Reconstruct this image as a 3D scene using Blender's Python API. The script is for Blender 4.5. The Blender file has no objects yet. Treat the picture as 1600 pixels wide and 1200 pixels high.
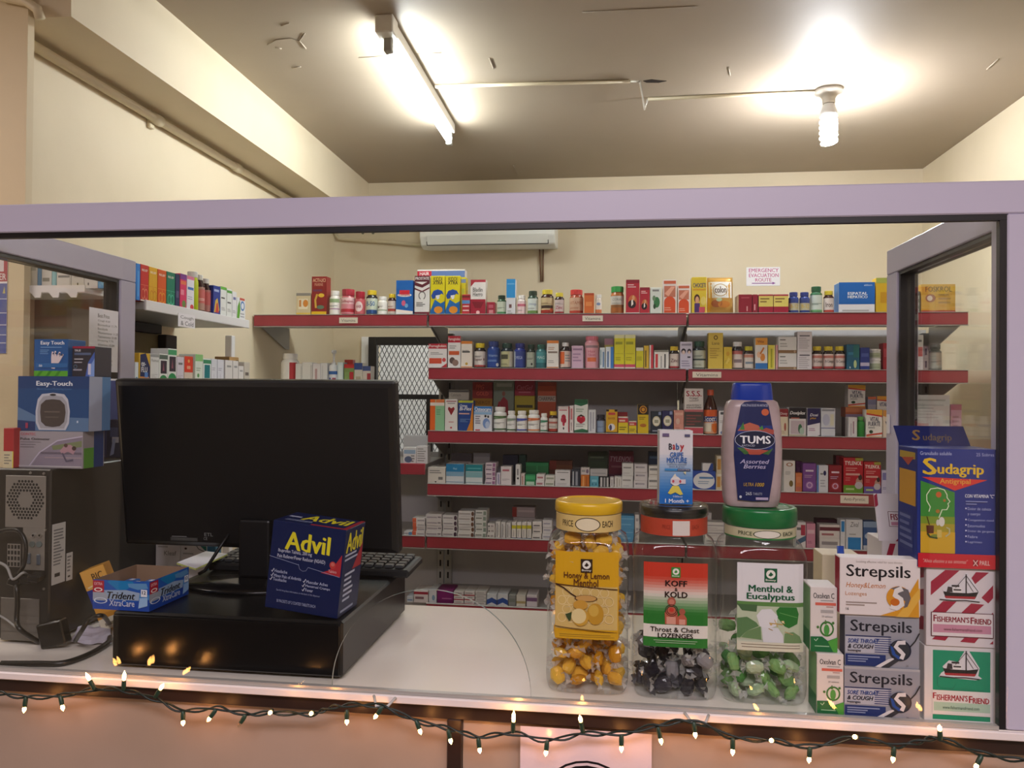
import bpy, bmesh, math, random
from mathutils import Vector, Matrix
random.seed(7)
SC = bpy.context.scene
COL = SC.collection
PI = math.pi

# ------------------------------------------------------------------ camera
def _basis(yaw, pit, rol):
    yaw, pit, rol = map(math.radians, (yaw, pit, rol))
    f = Vector((-math.sin(yaw)*math.cos(pit), math.cos(yaw)*math.cos(pit), math.sin(pit)))
    r = Vector((math.cos(yaw), math.sin(yaw), 0)); u = r.cross(f)
    return math.cos(rol)*r+math.sin(rol)*u, -math.sin(rol)*r+math.cos(rol)*u, f
CR, CU, CF = _basis(7.31, .59, .5)
FOC = 1215.0
EYE = Vector((0, 0, 1.45))
cd = bpy.data.cameras.new('camera'); cam = bpy.data.objects.new('camera', cd); COL.objects.link(cam)
cd.sensor_width = 36; cd.lens = 36*FOC/1600; cd.clip_start = .02
cam.matrix_world = Matrix(((CR.x, CU.x, -CF.x, EYE.x), (CR.y, CU.y, -CF.y, EYE.y), (CR.z, CU.z, -CF.z, EYE.z), (0, 0, 0, 1)))
SC.camera = cam
def ray(x, y): return CF + CR*((x-800)/FOC) - CU*((y-600)/FOC)
def atY(x, y, Y): d = ray(x, y); return EYE + d*(Y/d.y)          # where a measured sight line meets a wall, shelf or counter plane
def atZ(x, y, Z): d = ray(x, y); return EYE + d*((Z-EYE.z)/d.z)
def atX(x, y, X): d = ray(x, y); return EYE + d*(X/d.x)

# ------------------------------------------------------------------ world, light of the customers' side, exposure
w = bpy.data.worlds.new('world'); SC.world = w; w.use_nodes = True
w.node_tree.nodes['Background'].inputs[0].default_value = (.9, .85, .95, 1)
w.node_tree.nodes['Background'].inputs[1].default_value = .02
def area(name, loc, size, power, color, rot=(0, 0, 0)):
    l = bpy.data.lights.new(name, 'AREA'); l.shape = 'RECTANGLE'; l.size, l.size_y = size; l.energy = power; l.color = color
    o = bpy.data.objects.new(name, l); COL.objects.link(o); o.location = loc; o.rotation_euler = rot; return o
area('customer_side_ceiling_light', (.1, -.75, 2.44), (1.4, .5), 37, (1, .88, .95))
area('added_stub_fill', (-1.95, .75, 2.44), (.6, .3), 9, (1, .86, .8))  # added fill lamp, brightens the wall stub more than the frame
TUBE_L, CFL_L, BULB_L = 70, 290, 56
vs = SC.view_settings
vs.view_transform = 'Standard'; vs.look = 'None'; vs.gamma = 1; vs.use_curve_mapping = False; vs.exposure = 0.5
try:
    SC.cycles.transparent_max_bounces = 40; SC.cycles.max_bounces = 10; SC.cycles.diffuse_bounces = 5; SC.cycles.sample_clamp_indirect = 6
except Exception: pass

# ------------------------------------------------------------------ materials
def lin(h):
    if len(h) == 3: h = ''.join(c*2 for c in h)
    v = [int(h[i:i+2], 16)/255 for i in (0, 2, 4)]
    return tuple(c/12.92 if c <= .04045 else ((c+.055)/1.055)**2.4 for c in v)+(1,)
MATS = {}
def P_(name, hexcol, rough=.45, metal=0, spec=.5, emit=None, noise=None, bump=None, coat=0):
    if name in MATS: return MATS[name]
    m = bpy.data.materials.new(name); m.use_nodes = True; nt = m.node_tree; b = nt.nodes['Principled BSDF']
    b.inputs['Base Color'].default_value = lin(hexcol); b.inputs['Roughness'].default_value = rough
    b.inputs['Metallic'].default_value = metal; b.inputs['Specular IOR Level'].default_value = spec
    b.inputs['Coat Weight'].default_value = coat
    if noise or bump:
        tc = nt.nodes.new('ShaderNodeTexCoord')
    if noise:                                            # (scale, amount): blotches in the paint
        n = nt.nodes.new('ShaderNodeTexNoise'); n.inputs['Scale'].default_value = noise[0]; n.inputs['Detail'].default_value = 6
        nt.links.new(tc.outputs['Object'], n.inputs['Vector'])
        mx = nt.nodes.new('ShaderNodeMix'); mx.data_type = 'RGBA'
        c = lin(hexcol); k = 1-noise[1]
        mx.inputs['A'].default_value = c; mx.inputs['B'].default_value = (c[0]*k, c[1]*k, c[2]*k*.96, 1)
        rp = nt.nodes.new('ShaderNodeValToRGB'); rp.color_ramp.elements[0].position = .42; rp.color_ramp.elements[1].position = .7
        nt.links.new(n.outputs['Fac'], rp.inputs['Fac']); nt.links.new(rp.outputs['Color'], mx.inputs['Factor'])
        nt.links.new(mx.outputs['Result'], b.inputs['Base Color'])
    if bump:
        n2 = nt.nodes.new('ShaderNodeTexNoise'); n2.inputs['Scale'].default_value = bump[0]; n2.inputs['Detail'].default_value = 8
        nt.links.new(tc.outputs['Object'], n2.inputs['Vector'])
        bp = nt.nodes.new('ShaderNodeBump'); bp.inputs['Strength'].default_value = bump[1]; bp.inputs['Distance'].default_value = .01
        nt.links.new(n2.outputs['Fac'], bp.inputs['Height']); nt.links.new(bp.outputs['Normal'], b.inputs['Normal'])
    MATS[name] = m; return m
def ink(h): return P_('print_'+h, h, .42, spec=.35)               # printed card and paper
def plastic(h, r=.3): return P_('plastic_%s_%g' % (h, r), h, r)
def emis(name, col, s):
    if name in MATS: return MATS[name]
    m = bpy.data.materials.new(name); m.use_nodes = True; nt = m.node_tree; nt.nodes.clear()
    e = nt.nodes.new('ShaderNodeEmission'); o = nt.nodes.new('ShaderNodeOutputMaterial')
    e.inputs[0].default_value = (*col, 1); e.inputs[1].default_value = s; nt.links.new(e.outputs[0], o.inputs[0]); MATS[name] = m; return m
def clear(name, tint=(1, 1, 1), ior=1.45, rough=.02, haze=0, hazecol=(.9, .9, .9)):
    """thin clear sheet: straight-through transmission plus a Fresnel reflection, optionally a little milky"""
    if name in MATS: return MATS[name]
    m = bpy.data.materials.new(name); m.use_nodes = True; nt = m.node_tree; nt.nodes.clear()
    N = nt.nodes.new; o = N('ShaderNodeOutputMaterial'); t = N('ShaderNodeBsdfTransparent'); g = N('ShaderNodeBsdfGlossy'); fr = N('ShaderNodeFresnel'); mx = N('ShaderNodeMixShader')
    t.inputs[0].default_value = (*tint, 1); g.inputs['Roughness'].default_value = rough;     gm = N('ShaderNodeNewGeometry'); mi = N('ShaderNodeMix'); mi.inputs['A'].default_value = ior; mi.inputs['B'].default_value = 1/ior      # the same reflection from both sides of the sheet
    nt.links.new(gm.outputs['Backfacing'], mi.inputs['Factor']); nt.links.new(mi.outputs['Result'], fr.inputs[0])
    nt.links.new(fr.outputs[0], mx.inputs[0]); nt.links.new(g.outputs[0], mx.inputs[2])
    src = t.outputs[0]
    if haze:
        d = N('ShaderNodeBsdfDiffuse'); d.inputs[0].default_value = (*hazecol, 1); tr = N('ShaderNodeBsdfTranslucent'); tr.inputs[0].default_value = (*hazecol, 1)
        ad = N('ShaderNodeMixShader'); ad.inputs[0].default_value = .5; nt.links.new(d.outputs[0], ad.inputs[1]); nt.links.new(tr.outputs[0], ad.inputs[2])
        m2 = N('ShaderNodeMixShader'); m2.inputs[0].default_value = haze
        nt.links.new(t.outputs[0], m2.inputs[1]); nt.links.new(ad.outputs[0], m2.inputs[2]); src = m2.outputs[0]
    nt.links.new(src, mx.inputs[1]); nt.links.new(mx.outputs[0], o.inputs[0]); MATS[name] = m; return m

WALL = P_('cream_wall_paint', 'e2d4b9', .6, noise=(1.7, .1), bump=(9, .25))
CEIL = P_('ceiling_paint', 'a99b89', .6, noise=(1.3, .1), bump=(3.2, .3))
CUSTW = P_('beige_wall_paint', 'd8c8a8', .6, noise=(1.5, .06), bump=(10, .2))
DARKW = P_('brown_shop_wall', '4a4038', .7, noise=(1.5, .1))
FLOORM = P_('floor_tile', '8f8678', .4, noise=(3, .2))
ALU = P_('white_powder_coated_aluminium', 'bdb9cd', .38)
GASK = P_('black_rubber_gasket', '0d0d14', .4)
RED = P_('red_enamelled_steel', 'a23844', .3, noise=(14, .12))
STEEL = P_('grey_enamelled_steel', 'b4b2b0', .42, noise=(5, .1))
STEELD = P_('grey_steel_back_panel', 'c6c5c9', .5, noise=(3, .1))
SHELFW = P_('white_enamelled_shelf', 'e4e2e4', .35)
BLACKM = P_('black_painted_steel', '141416', .4)
BLACKP = P_('black_gloss_plastic', '0c0c0e', .22)
BLACKS = P_('black_satin_plastic', '0b0b0d', .45)
LAM = P_('white_laminate_worktop', 'f0e9df', .16, noise=(4, .04))
LEDGE = P_('white_worktop_edging', 'e8e0de', .3)
BROWN = P_('dark_brown_steel_tube', '2c1c17', .4)
PANEL = P_('cream_acrylic_panel', 'b09a8a', .35, noise=(6, .1), bump=(5, .12))
CARD = P_('brown_cardboard', '8f735c', .7, noise=(20, .1))
PAPER = P_('white_paper', 'eceaf0', .6)
PVC = P_('cream_painted_pvc', 'd9ccae', .4)
GLASS = clear('window_glass', (.985, .995, .99), 1.42)
GLASSE = P_('polished_glass_edge', '8f9c98', .1, spec=.9)
CHROME = P_('brushed_metal', 'b9b6ae', .3, metal=.9)

# ------------------------------------------------------------------ mesh building
class MB:
    def __init__(s): s.v = []; s.f = []; s.fm = []; s.fs = []; s.mats = []
    def mi(s, m):
        if m not in s.mats: s.mats.append(m)
        return s.mats.index(m)
    def add(s, vs, fs, m, smooth=False, M=None):
        o = len(s.v); i = s.mi(m)
        s.v += [tuple(M @ Vector(v)) if M else tuple(v) for v in vs]
        for f in fs: s.f.append([o+k for k in f]); s.fm.append(i); s.fs.append(smooth)
        return s
    def box(s, x0, y0, z0, x1, y1, z1, m, bev=0, M=None):
        c = [(x, y, z) for x in (x0, x1) for y in (y0, y1) for z in (z0, z1)]
        q = [(0, 1, 3, 2), (4, 6, 7, 5), (0, 4, 5, 1), (2, 3, 7, 6), (0, 2, 6, 4), (1, 5, 7, 3)]
        if bev:
            bm = bmesh.new(); vv = [bm.verts.new(k) for k in c]
            for f in q: bm.faces.new([vv[k] for k in f])
            bmesh.ops.bevel(bm, geom=bm.edges[:], offset=bev, segments=2 if bev > .003 else 1, affect='EDGES', profile=.5)
            bm.verts.index_update()
            c = [tuple(k.co) for k in bm.verts]; q = [[k.index for k in f.verts] for f in bm.faces]; bm.free()
        return s.add(c, q, m, False, M)
    def lathe(s, prof, n, m, M=None, rf=None, caps=(True, True), smooth=True):
        vs = []; fs = []; k = len(prof)
        for r, z in prof:
            for i in range(n):
                a = 2*PI*i/n; rr = r*(rf(i, a, z) if rf else 1); vs.append((rr*math.cos(a), rr*math.sin(a), z))
        for j in range(k-1):
            for i in range(n):
                i2 = (i+1) % n; fs.append((j*n+i, j*n+i2, (j+1)*n+i2, (j+1)*n+i))
        s.add(vs, fs, m, smooth, M)
        if caps[0]: s.add([vs[i] for i in range(n)], [list(range(n))[::-1]], m, False, M)
        if caps[1]: s.add([vs[(k-1)*n+i] for i in range(n)], [list(range(n))], m, False, M)
        return s
    def tube(s, pts, r, m, n=8, M=None, closed=False):
        pts = [Vector(p) for p in pts]; vs = []; fs = []; up = None
        for i, p in enumerate(pts):
            a = pts[max(i-1, 0)]; b = pts[min(i+1, len(pts)-1)]; t = (b-a).normalized()
            if up is None:
                up = Vector((0, 0, 1)) if abs(t.z) < .9 else Vector((1, 0, 0))
            x = t.cross(up).normalized(); up = x.cross(t).normalized()
            rr = r[i] if isinstance(r, (list, tuple)) else r
            for k in range(n):
                an = 2*PI*k/n; vs.append(p+x*(rr*math.cos(an))+up*(rr*math.sin(an)))
        for i in range(len(pts)-1):
            for k in range(n):
                k2 = (k+1) % n; fs.append((i*n+k, i*n+k2, (i+1)*n+k2, (i+1)*n+k))
        fs.append(list(range(n))[::-1]); fs.append([(len(pts)-1)*n+k for k in range(n)])
        return s.add(vs, fs, m, True, M)
    def prism(s, poly, axis, a, b, m, bev=0):
        """polygon in the two other axes, extruded along axis from a to b"""
        def q(p, t): return {'x': (t, p[0], p[1]), 'y': (p[0], t, p[1]), 'z': (p[0], p[1], t)}[axis]
        n = len(poly); vs = [q(p, a) for p in poly]+[q(p, b) for p in poly]
        fs = [list(range(n)), list(range(n, 2*n))[::-1]]+[(i, i+n, (i+1) % n+n, (i+1) % n) for i in range(n)]
        bm = bmesh.new(); vv = [bm.verts.new(k) for k in vs]
        for f in fs: bm.faces.new([vv[k] for k in f])
        bmesh.ops.recalc_face_normals(bm, faces=bm.faces[:])
        if bev: bmesh.ops.bevel(bm, geom=bm.edges[:], offset=bev, segments=2, affect='EDGES', profile=.5)
        bm.verts.index_update()
        c = [tuple(k.co) for k in bm.verts]; f2 = [[k.index for k in f.verts] for f in bm.faces]; bm.free()
        return s.add(c, f2, m)
    def mesh(s, name):
        me = bpy.data.meshes.new(name); me.from_pydata(s.v, [], s.f)
        for m in s.mats: me.materials.append(m)
        me.polygons.foreach_set('material_index', s.fm); me.polygons.foreach_set('use_smooth', s.fs); me.update(); return me
    def build(s, name, parent=None, loc=(0, 0, 0), rot=(0, 0, 0)):
        o = bpy.data.objects.new(name, s.mesh(name)); COL.objects.link(o)
        o.location = loc; o.rotation_euler = rot
        if parent: o.parent = parent
        return o
def tag(o, label, cat, group=None):
    o['label'] = label; o['category'] = cat
    if group: o['group'] = group
    return o
def struct(o): o['kind'] = 'structure'; return o
def thing(name, label, cat, loc=(0, 0, 0), rot=(0, 0, 0), group=None):
    o = bpy.data.objects.new(name, None); COL.objects.link(o); o.location = loc; o.rotation_euler = rot; o.empty_display_size = .02
    return tag(o, label, cat, group)

# ------------------------------------------------------------------ printed art (laid on a face as thin printed layers)
def R(*a): return ('r',)+a          # x0 y0 x1 y1 colour
def El(*a): return ('e',)+a         # cx cy rx ry colour
def Ri(*a): return ('g',)+a         # cx cy rx ry inner colour
def Po(*a): return ('p',)+a         # points colour
def T(*a): return ('t',)+a          # text x0 y0 x1 y1 colour [b/i]
def Nn(*a): return ('n',)+a         # x0 y0 x1 y1 rows colour: lines of small print
def L(*a): return ('l',)+a          # points width colour
TXT = {}
def textmesh(s, fl=''):
    k = (s, fl)
    if k in TXT: return TXT[k]
    cu = bpy.data.curves.new('t', 'FONT'); cu.body = s; cu.resolution_u = 2; cu.fill_mode = 'FRONT'
    if 'i' in fl: cu.shear = .28
    ob = bpy.data.objects.new('t', cu); COL.objects.link(ob)
    me = bpy.data.meshes.new_from_object(ob.evaluated_get(bpy.context.evaluated_depsgraph_get()))
    vs = [(v.co.x, v.co.y) for v in me.vertices]; fs = [list(p.vertices) for p in me.polygons]
    bpy.data.objects.remove(ob); bpy.data.curves.remove(cu); bpy.data.meshes.remove(me)
    if 'b' in fl or 'B' in fl:                           # heavier strokes: the same glyphs laid again a little to each side
        d = .030 if 'B' in fl else .016; n = len(vs)
        fs = fs+[[i+n*k for i in f] for k in (1, 2) for f in fs]; vs = vs+[(a-d, b+d*.3) for a, b in vs]+[(a+d, b-d*.3) for a, b in vs]
    x0 = min(v[0] for v in vs); x1 = max(v[0] for v in vs); y0 = min(v[1] for v in vs); y1 = max(v[1] for v in vs)
    TXT[k] = ([((a-x0)/(x1-x0), (b-y0)/(y1-y0)) for a, b in vs], fs); return TXT[k]
def plane_map(O, U, V, N):
    O, U, V, N = map(Vector, (O, U, V, N))
    f = lambda u, v, h: tuple(O+U*u+V*v+N*h); f.asp = U.length/max(V.length, 1e-6); f.curved = False; return f
def cyl_map(r, z0, z1, span=150, ry=None):
    ry = ry or r
    def f(u, v, h):
        a = math.radians((u-.5)*span-90); return ((r+h)*math.cos(a), (ry+h)*math.sin(a), z0+(z1-z0)*v)
    f.asp = r*math.radians(span)/(z1-z0); f.curved = True; return f
def clip(poly, ax, t, sgn):
    out = []
    for i, p in enumerate(poly):
        q = poly[i-1]; dp = (p[ax]-t)*sgn; dq = (q[ax]-t)*sgn
        if (dp >= 0) != (dq >= 0):
            k = dq/(dq-dp); out.append((q[0]+(p[0]-q[0])*k, q[1]+(p[1]-q[1])*k))
        if dp >= 0: out.append(p)
    return out
def cut(poly, ax, n):
    lo = min(p[ax] for p in poly); hi = max(p[ax] for p in poly); a = math.floor(lo*n+1e-6); b = math.ceil(hi*n-1e-6)
    for i in range(a, max(b, a+1)):
        q = poly
        if i > a: q = clip(q, ax, i/n, 1)
        if q and i+1 < b: q = clip(q, ax, (i+1)/n, -1)
        if len(q) > 2: yield q
def art(mb, ops, mp, px=None, h0=.00012, step=.00006):
    """px=(x0,y0,x1,y1): the ops are written in picture coordinates of that rectangle (y down)"""
    if px: X = lambda x: (x-px[0])/(px[2]-px[0]); Y = lambda y: 1-(y-px[1])/(px[3]-px[1])
    else: X = Y = lambda t: t
    h = h0
    def put(poly, c):
        if mp.curved:
            nu, nv = getattr(mp, 'grid', (14, 1))
            for a in cut(poly, 0, nu):
                for b in cut(a, 1, nv): mb.add([mp(u, v, h) for u, v in b], [list(range(len(b)))], ink(c))
        else: mb.add([mp(u, v, h) for u, v in poly], [list(range(len(poly)))], ink(c))
    def rect(x0, y0, x1, y1, c):
        put([(x0, y0), (x1, y0), (x1, y1), (x0, y1)], c)
    for o in ops:
        k = o[0]
        if k == 'r': rect(X(o[1]), Y(o[2]), X(o[3]), Y(o[4]), o[5])
        elif k == 'e':
            cx, cy, rx, ry = X(o[1]), Y(o[2]), abs(X(o[1]+o[3])-X(o[1])), abs(Y(o[2]+o[4])-Y(o[2]))
            put([(cx+rx*math.cos(2*PI*i/24), cy+ry*math.sin(2*PI*i/24)) for i in range(24)], o[5])
        elif k == 'g':
            cx, cy, rx, ry = X(o[1]), Y(o[2]), abs(X(o[1]+o[3])-X(o[1])), abs(Y(o[2]+o[4])-Y(o[2]))
            n = 28; vs = []
            for q in (1, o[5]): vs += [mp(cx+q*rx*math.cos(2*PI*i/n), cy+q*ry*math.sin(2*PI*i/n), h) for i in range(n)]
            mb.add(vs, [(i, (i+1) % n, n+(i+1) % n, n+i) for i in range(n)], ink(o[6]))
        elif k == 'p': put([(X(a), Y(b)) for a, b in o[1]], o[2])
        elif k == 'l':
            pts = [Vector((X(a)*mp.asp, Y(b))) for a, b in o[1]]; wd = o[2]*(1/(px[3]-px[1]) if px else 1)/2; Ls = []; Rs = []
            for i, p in enumerate(pts):
                t = (pts[min(i+1, len(pts)-1)]-pts[max(i-1, 0)]).normalized(); n = Vector((-t.y, t.x))*wd; Ls.append(p+n); Rs.append(p-n)
            for i in range(len(pts)-1): put([(q.x/mp.asp, q.y) for q in (Rs[i], Rs[i+1], Ls[i+1], Ls[i])], o[3])
        elif k == 'n':
            x0, x1, ya, yb = X(o[1]), X(o[3]), Y(o[2]), Y(o[4])
            if ya > yb: ya, yb = yb, ya
            st = (yb-ya)/o[5]; rs = random.getstate(); random.seed(int((x0+ya)*999)+o[5])
            for i in range(o[5]):
                e = x0+(x1-x0)*random.uniform(.55, 1); rect(x0, ya+st*(i+.3), e, ya+st*(i+.75), o[6])
            random.setstate(rs)
        elif k == 't':
            if not o[1].strip(): continue
            vs, fs = textmesh(o[1], o[7] if len(o) > 7 else '')
            x0, y0, x1, y1 = X(o[2]), Y(o[3]), X(o[4]), Y(o[5])
            if y0 > y1: y0, y1 = y1, y0
            tp = [(x0+(x1-x0)*a, y0+(y1-y0)*b) for a, b in vs]
            nl = 3 if len(o) > 7 and ('b' in o[7] or 'B' in o[7]) else 1; m_ = len(fs)//nl
            for k_ in range(nl):
                part = fs[m_*k_:m_*(k_+1)]
                if mp.curved:
                    for f in part: put([tp[i] for i in f], o[6])
                else:
                    q = len(tp)//nl; mb.add([mp(a, b, h) for a, b in tp[q*k_:q*(k_+1)]], [[i-q*k_ for i in f] for f in part], ink(o[6]))
                if k_ < nl-1: h += .00004
        h += step

def faces(w, d, h):
    return {'front': plane_map((-w/2, 0, 0), (w, 0, 0), (0, 0, h), (0, -1, 0)), 'left': plane_map((-w/2, d, 0), (0, -d, 0), (0, 0, h), (-1, 0, 0)),
            'right': plane_map((w/2, 0, 0), (0, d, 0), (0, 0, h), (1, 0, 0)), 'top': plane_map((-w/2, 0, h), (w, 0, 0), (0, d, 0), (0, 0, 1))}
def carton(name, label, cat, w, d, h, base, loc, rot=(0, 0, 0), group=None, px=None, side=None, **fa):
    """a folded card box; origin at the middle of its front bottom edge; fa: art of front, left, right and top"""
    mb = MB(); b = min(.0007, w*.03, h*.03)
    mb.box(-w/2, 0, 0, w/2, d, h, ink(base), b)
    fm = faces(w, d, h); e = .02
    if side:
        for k in ('left', 'right'): art(mb, [R(e, 0, 1-e, 1, side)], fm[k], h0=.00005)
    for k, ops in fa.items(): art(mb, ops, fm[k], px if k == 'front' else None)
    o = mb.build(name, None, loc, rot); return tag(o, label, cat, group)
# ------------------------------------------------------------------ the room
XL, XR, YB, ZC = -1.405, 1.42, 3.80, 2.50
ST = atY(50, 300, 1.62).x                                            # edge of the wall stub between shop floor and pharmacy
def wall(name, x0, y0, z0, x1, y1, z1, m): return struct(MB().box(x0, y0, z0, x1, y1, z1, m).build(name))
wall('floor', -2.6, -1.9, -.08, XR+.1, YB+.1, 0, FLOORM)
wall('ceiling', -2.6, -1.9, ZC, XR+.1, YB+.1, ZC+.1, CEIL)
gx0, gx1 = atY(577, 560, 3.72).x, 0.0                                # doorway behind the security gate
wb = MB()
for a, b, c, d in ((XL-.1, 0, gx0, ZC), (gx1, 0, XR+.1, ZC), (gx0, 1.72, gx1, ZC)): wb.box(a, YB, b, c, YB+.1, d, WALL)
struct(wb.build('wall_back'))
WW = P_('white_lightbox_paint', 'e6e6e8', .6)  # added white box behind the opening, makes the gate backing bright
for nm, q in (('wall_lightbox_rear', (gx0-.3, 4.7, 0, gx1+.3, 4.75, 2.3)), ('wall_lightbox_left', (gx0-.35, YB+.1, 0, gx0-.3, 4.75, 2.3)), ('wall_lightbox_right', (gx1+.3, YB+.1, 0, gx1+.35, 4.75, 2.3)), ('ceiling_lightbox', (gx0-.35, YB+.1, 2.3, gx1+.35, 4.75, 2.35)), ('floor_lightbox', (gx0-.35, YB+.1, -.08, gx1+.35, 4.75, 0))): wall(nm, *q, WW)
area('added_gate_backlight', ((gx0+gx1)/2, 4.25, 2.28), (.5, .2), 6, (1, 1, .98))  # added lamp inside that box, lights what shows through the mesh
wall('wall_left', XL-.1, 1.62, 0, XL, YB, ZC, WALL)
wall('wall_right', XR, -1.8, 0, XR+.1, YB, ZC, WALL)
wall('wall_stub', -2.6, 1.6, 0, ST, 1.62, ZC, CUSTW)
wall('wall_shop_left', -2.6, -1.8, 0, -2.5, 1.6, ZC, CUSTW)
wall('wall_front', -2.6, -1.9, 0, XR+.1, -1.8, ZC, DARKW)
wall('trim_1', XL, 1.62, 2.297, -1.228, YB, ZC, WALL)               # the beam along the top of the left wall
dx0 = atY(572, 560, 3.78).x
dj = MB(); dj.box(dx0-.02, 3.765, 0, dx0+.012, 3.80, 1.72, P_('white_door_paint', 'fafafa', .5)); struct(dj.build('trim_2'))

cl = bpy.data.objects['ceiling']
pf = MB()
for pts in ([(418, 70), (432, 62), (455, 60), (468, 64), (476, 52)], [(468, 64), (478, 76)], [(440, 40), (452, 36)], [(430, 74), (440, 76)], [(765, 91), (771, 107)], [(1542, 108), (1560, 92)], [(1138, 105), (1141, 118)], [(456, 106), (470, 104)], [(802, 258), (808, 272)], [(560, 90), (620, 86), (690, 82)], [(910, 19), (1000, 14), (1090, 10)]):
    pf.tube([atZ(x, y, ZC-.0006) for x, y in pts], .0022 if len(pts) != 3 else .0012, CEIL, 6)
struct(pf.build('paint_cracks', cl))
# expanded-metal security gate before the door
gt = thing('security_gate', 'black framed expanded metal gate before the added white lit space behind the shelves', 'gate', ((gx0+gx1)/2, 3.72, 0))
hw = (gx1-gx0)/2
fm = MB()
for a, b in ((-hw, -hw+.042), (hw-.042, hw)): fm.box(a, -.018, .03, b, .018, 1.715, BLACKM, .002)
for z in (.03, 1.675): fm.box(-hw+.042, -.018, z, hw-.042, .018, z+.04, BLACKM, .002)
zb = atY(640, 620, 3.72).z
fm.box(-hw+.042, -.02, zb-.012, hw-.042, .014, zb+.012, BLACKM, .002)
xm = atY(672, 660, 3.72).x-gt.location.x
fm.box(xm-.016, -.02, .07, xm+.016, .014, zb-.012, BLACKM, .002)
fm.build('gate_frame', gt)
ms = MB(); cw, ch, sw = .0235, .047, .0026
zz0, zz1 = .5, 1.68
nc = int((hw*2-.08)/cw); nr = int((zz1-zz0)/ch)
GW = P_('grey_expanded_metal', '5c5d60', .45)
for i in range(nc):
    for j in range(nr):
        x = -hw+.042+i*cw; z = zz0+j*ch
        for sx in (0, 1):
            for sz in (0, 1):
                a = (x+cw*(.5 if sz == 0 else (0 if sx == 0 else 1)), z+(0 if sz == 0 else ch/2)); b = (x+cw*((0 if sx == 0 else 1) if sz == 0 else .5), z+(ch/2 if sz == 0 else ch))
                d = Vector((b[0]-a[0], b[1]-a[1])).normalized(); n = Vector((-d.y, d.x))*sw/2
                ms.add([(a[0]+n.x, -.003, a[1]+n.y), (a[0]-n.x, .002, a[1]-n.y), (b[0]-n.x, .002, b[1]-n.y), (b[0]+n.x, -.003, b[1]+n.y)], [(0, 1, 2, 3)], GW)
ms.build('mesh_lattice', gt)

# ------------------------------------------------------------------ lamps and what runs along the ceiling
def tube_lamp():
    t = thing('fluorescent_lamp', 'bare fluorescent tube batten glowing white on the ceiling', 'lamp', (-.637, 2.565, ZC))
    MB().box(-.02, -.44, -.038, .02, .42, 0, P_('white_enamel_batten', 'e9e6dc', .4), .003).build('batten', t)
    MB().box(-.026, -.475, -.05, .026, -.42, 0, P_('white_enamel_batten', 'e9e6dc', .4), .003).build('end_box', t)
    for y in (-.425, .405):
        MB().box(-.012, y-.012, -.088, .012, y+.012, -.04, P_('grey_lamp_holder', 'a9a69c', .5), .003).build('lamp_holder', t)
    tb = MB(); M = Matrix.Translation((0, -.41, -.066)) @ Matrix.Rotation(-PI/2, 4, 'X')
    tb.lathe([(.013, 0), (.0132, .01), (.0132, .79), (.013, .80)], 20, emis('fluorescent_glow', (.92, .98, .97), TUBE_L), M); tb.build('tube', t)
tube_lamp()
def cfl():
    t = thing('spiral_bulb', 'glowing compact spiral bulb hanging from a ceiling rose', 'lamp', (.733, 2.78, ZC))
    W = P_('white_bakelite', 'cfc8bd', .4)
    MB().lathe([(.046, -.001), (.046, -.012), (.03, -.02), (.022, -.032), (.021, -.05)], 28, W, caps=(True, True)).build('ceiling_rose', t)
    MB().lathe([(.014, -.048), (.02, -.055), (.027, -.075), (.029, -.095), (.024, -.100)], 24, P_('white_cfl_base', 'dcdcde', .35)).build('bulb_base', t)
    pts = []; n = 150
    for i in range(n+1):
        q = i/n; a = q*2*PI*4.6; r = .023*(1-.25*max(0, (q-.9)/.1)); pts.append((r*math.cos(a), r*math.sin(a), -.104-.084*q))
    MB().tube(pts, .0068, emis('spiral_glow', (.93, .95, .98), CFL_L), 8).build('spiral_tube', t)
cfl()
def duct(name, label, pts, r, mat, cat='pipe', n=10): return tag(MB().tube(pts, r, mat, n).build(name), label, cat)
zc = ZC-.006
a = atZ(680, 135, zc); b = atZ(985, 127, zc); c = atZ(1012, 155, zc); d = atZ(1282, 143, zc)
duct('cable_trunking', 'thin cream cable trunking running from the tube batten across the ceiling', [a, b], .006, PVC, 'cable', 6)
duct('cable_trunking', 'thin cream cable trunking running from the ceiling hole to the spiral bulb', [c, d], .006, PVC, 'cable', 6)
h0 = atZ(1018, 128, ZC-.001)
hp = [(-.035, -.006), (.0, -.012), (.03, -.006), (.062, -.001), (.03, .006), (.0, .004), (-.02, .003)]
MBh = MB(); MBh.prism([(x*.8, y*1.6) for x, y in hp], 'z', -.0015, .0, P_('dark_ceiling_hole', '2a1e16', .9))
tag(MBh.build('ceiling_crack', None, (h0.x+.0, h0.y, ZC)), 'dark jagged crack in the ceiling between the two lamps', 'crack')
e = MB(); e.tube([b, (b.x+.03, b.y-.03, ZC-.02), (c.x-.01, c.y+.02, ZC-.035), (c.x, c.y, ZC-.008)], .0035, P_('white_cable', 'e5e0d4', .5), 6)
tag(e.build('loose_cable'), 'loose white cable looping out of the ceiling crack', 'cable')
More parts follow.
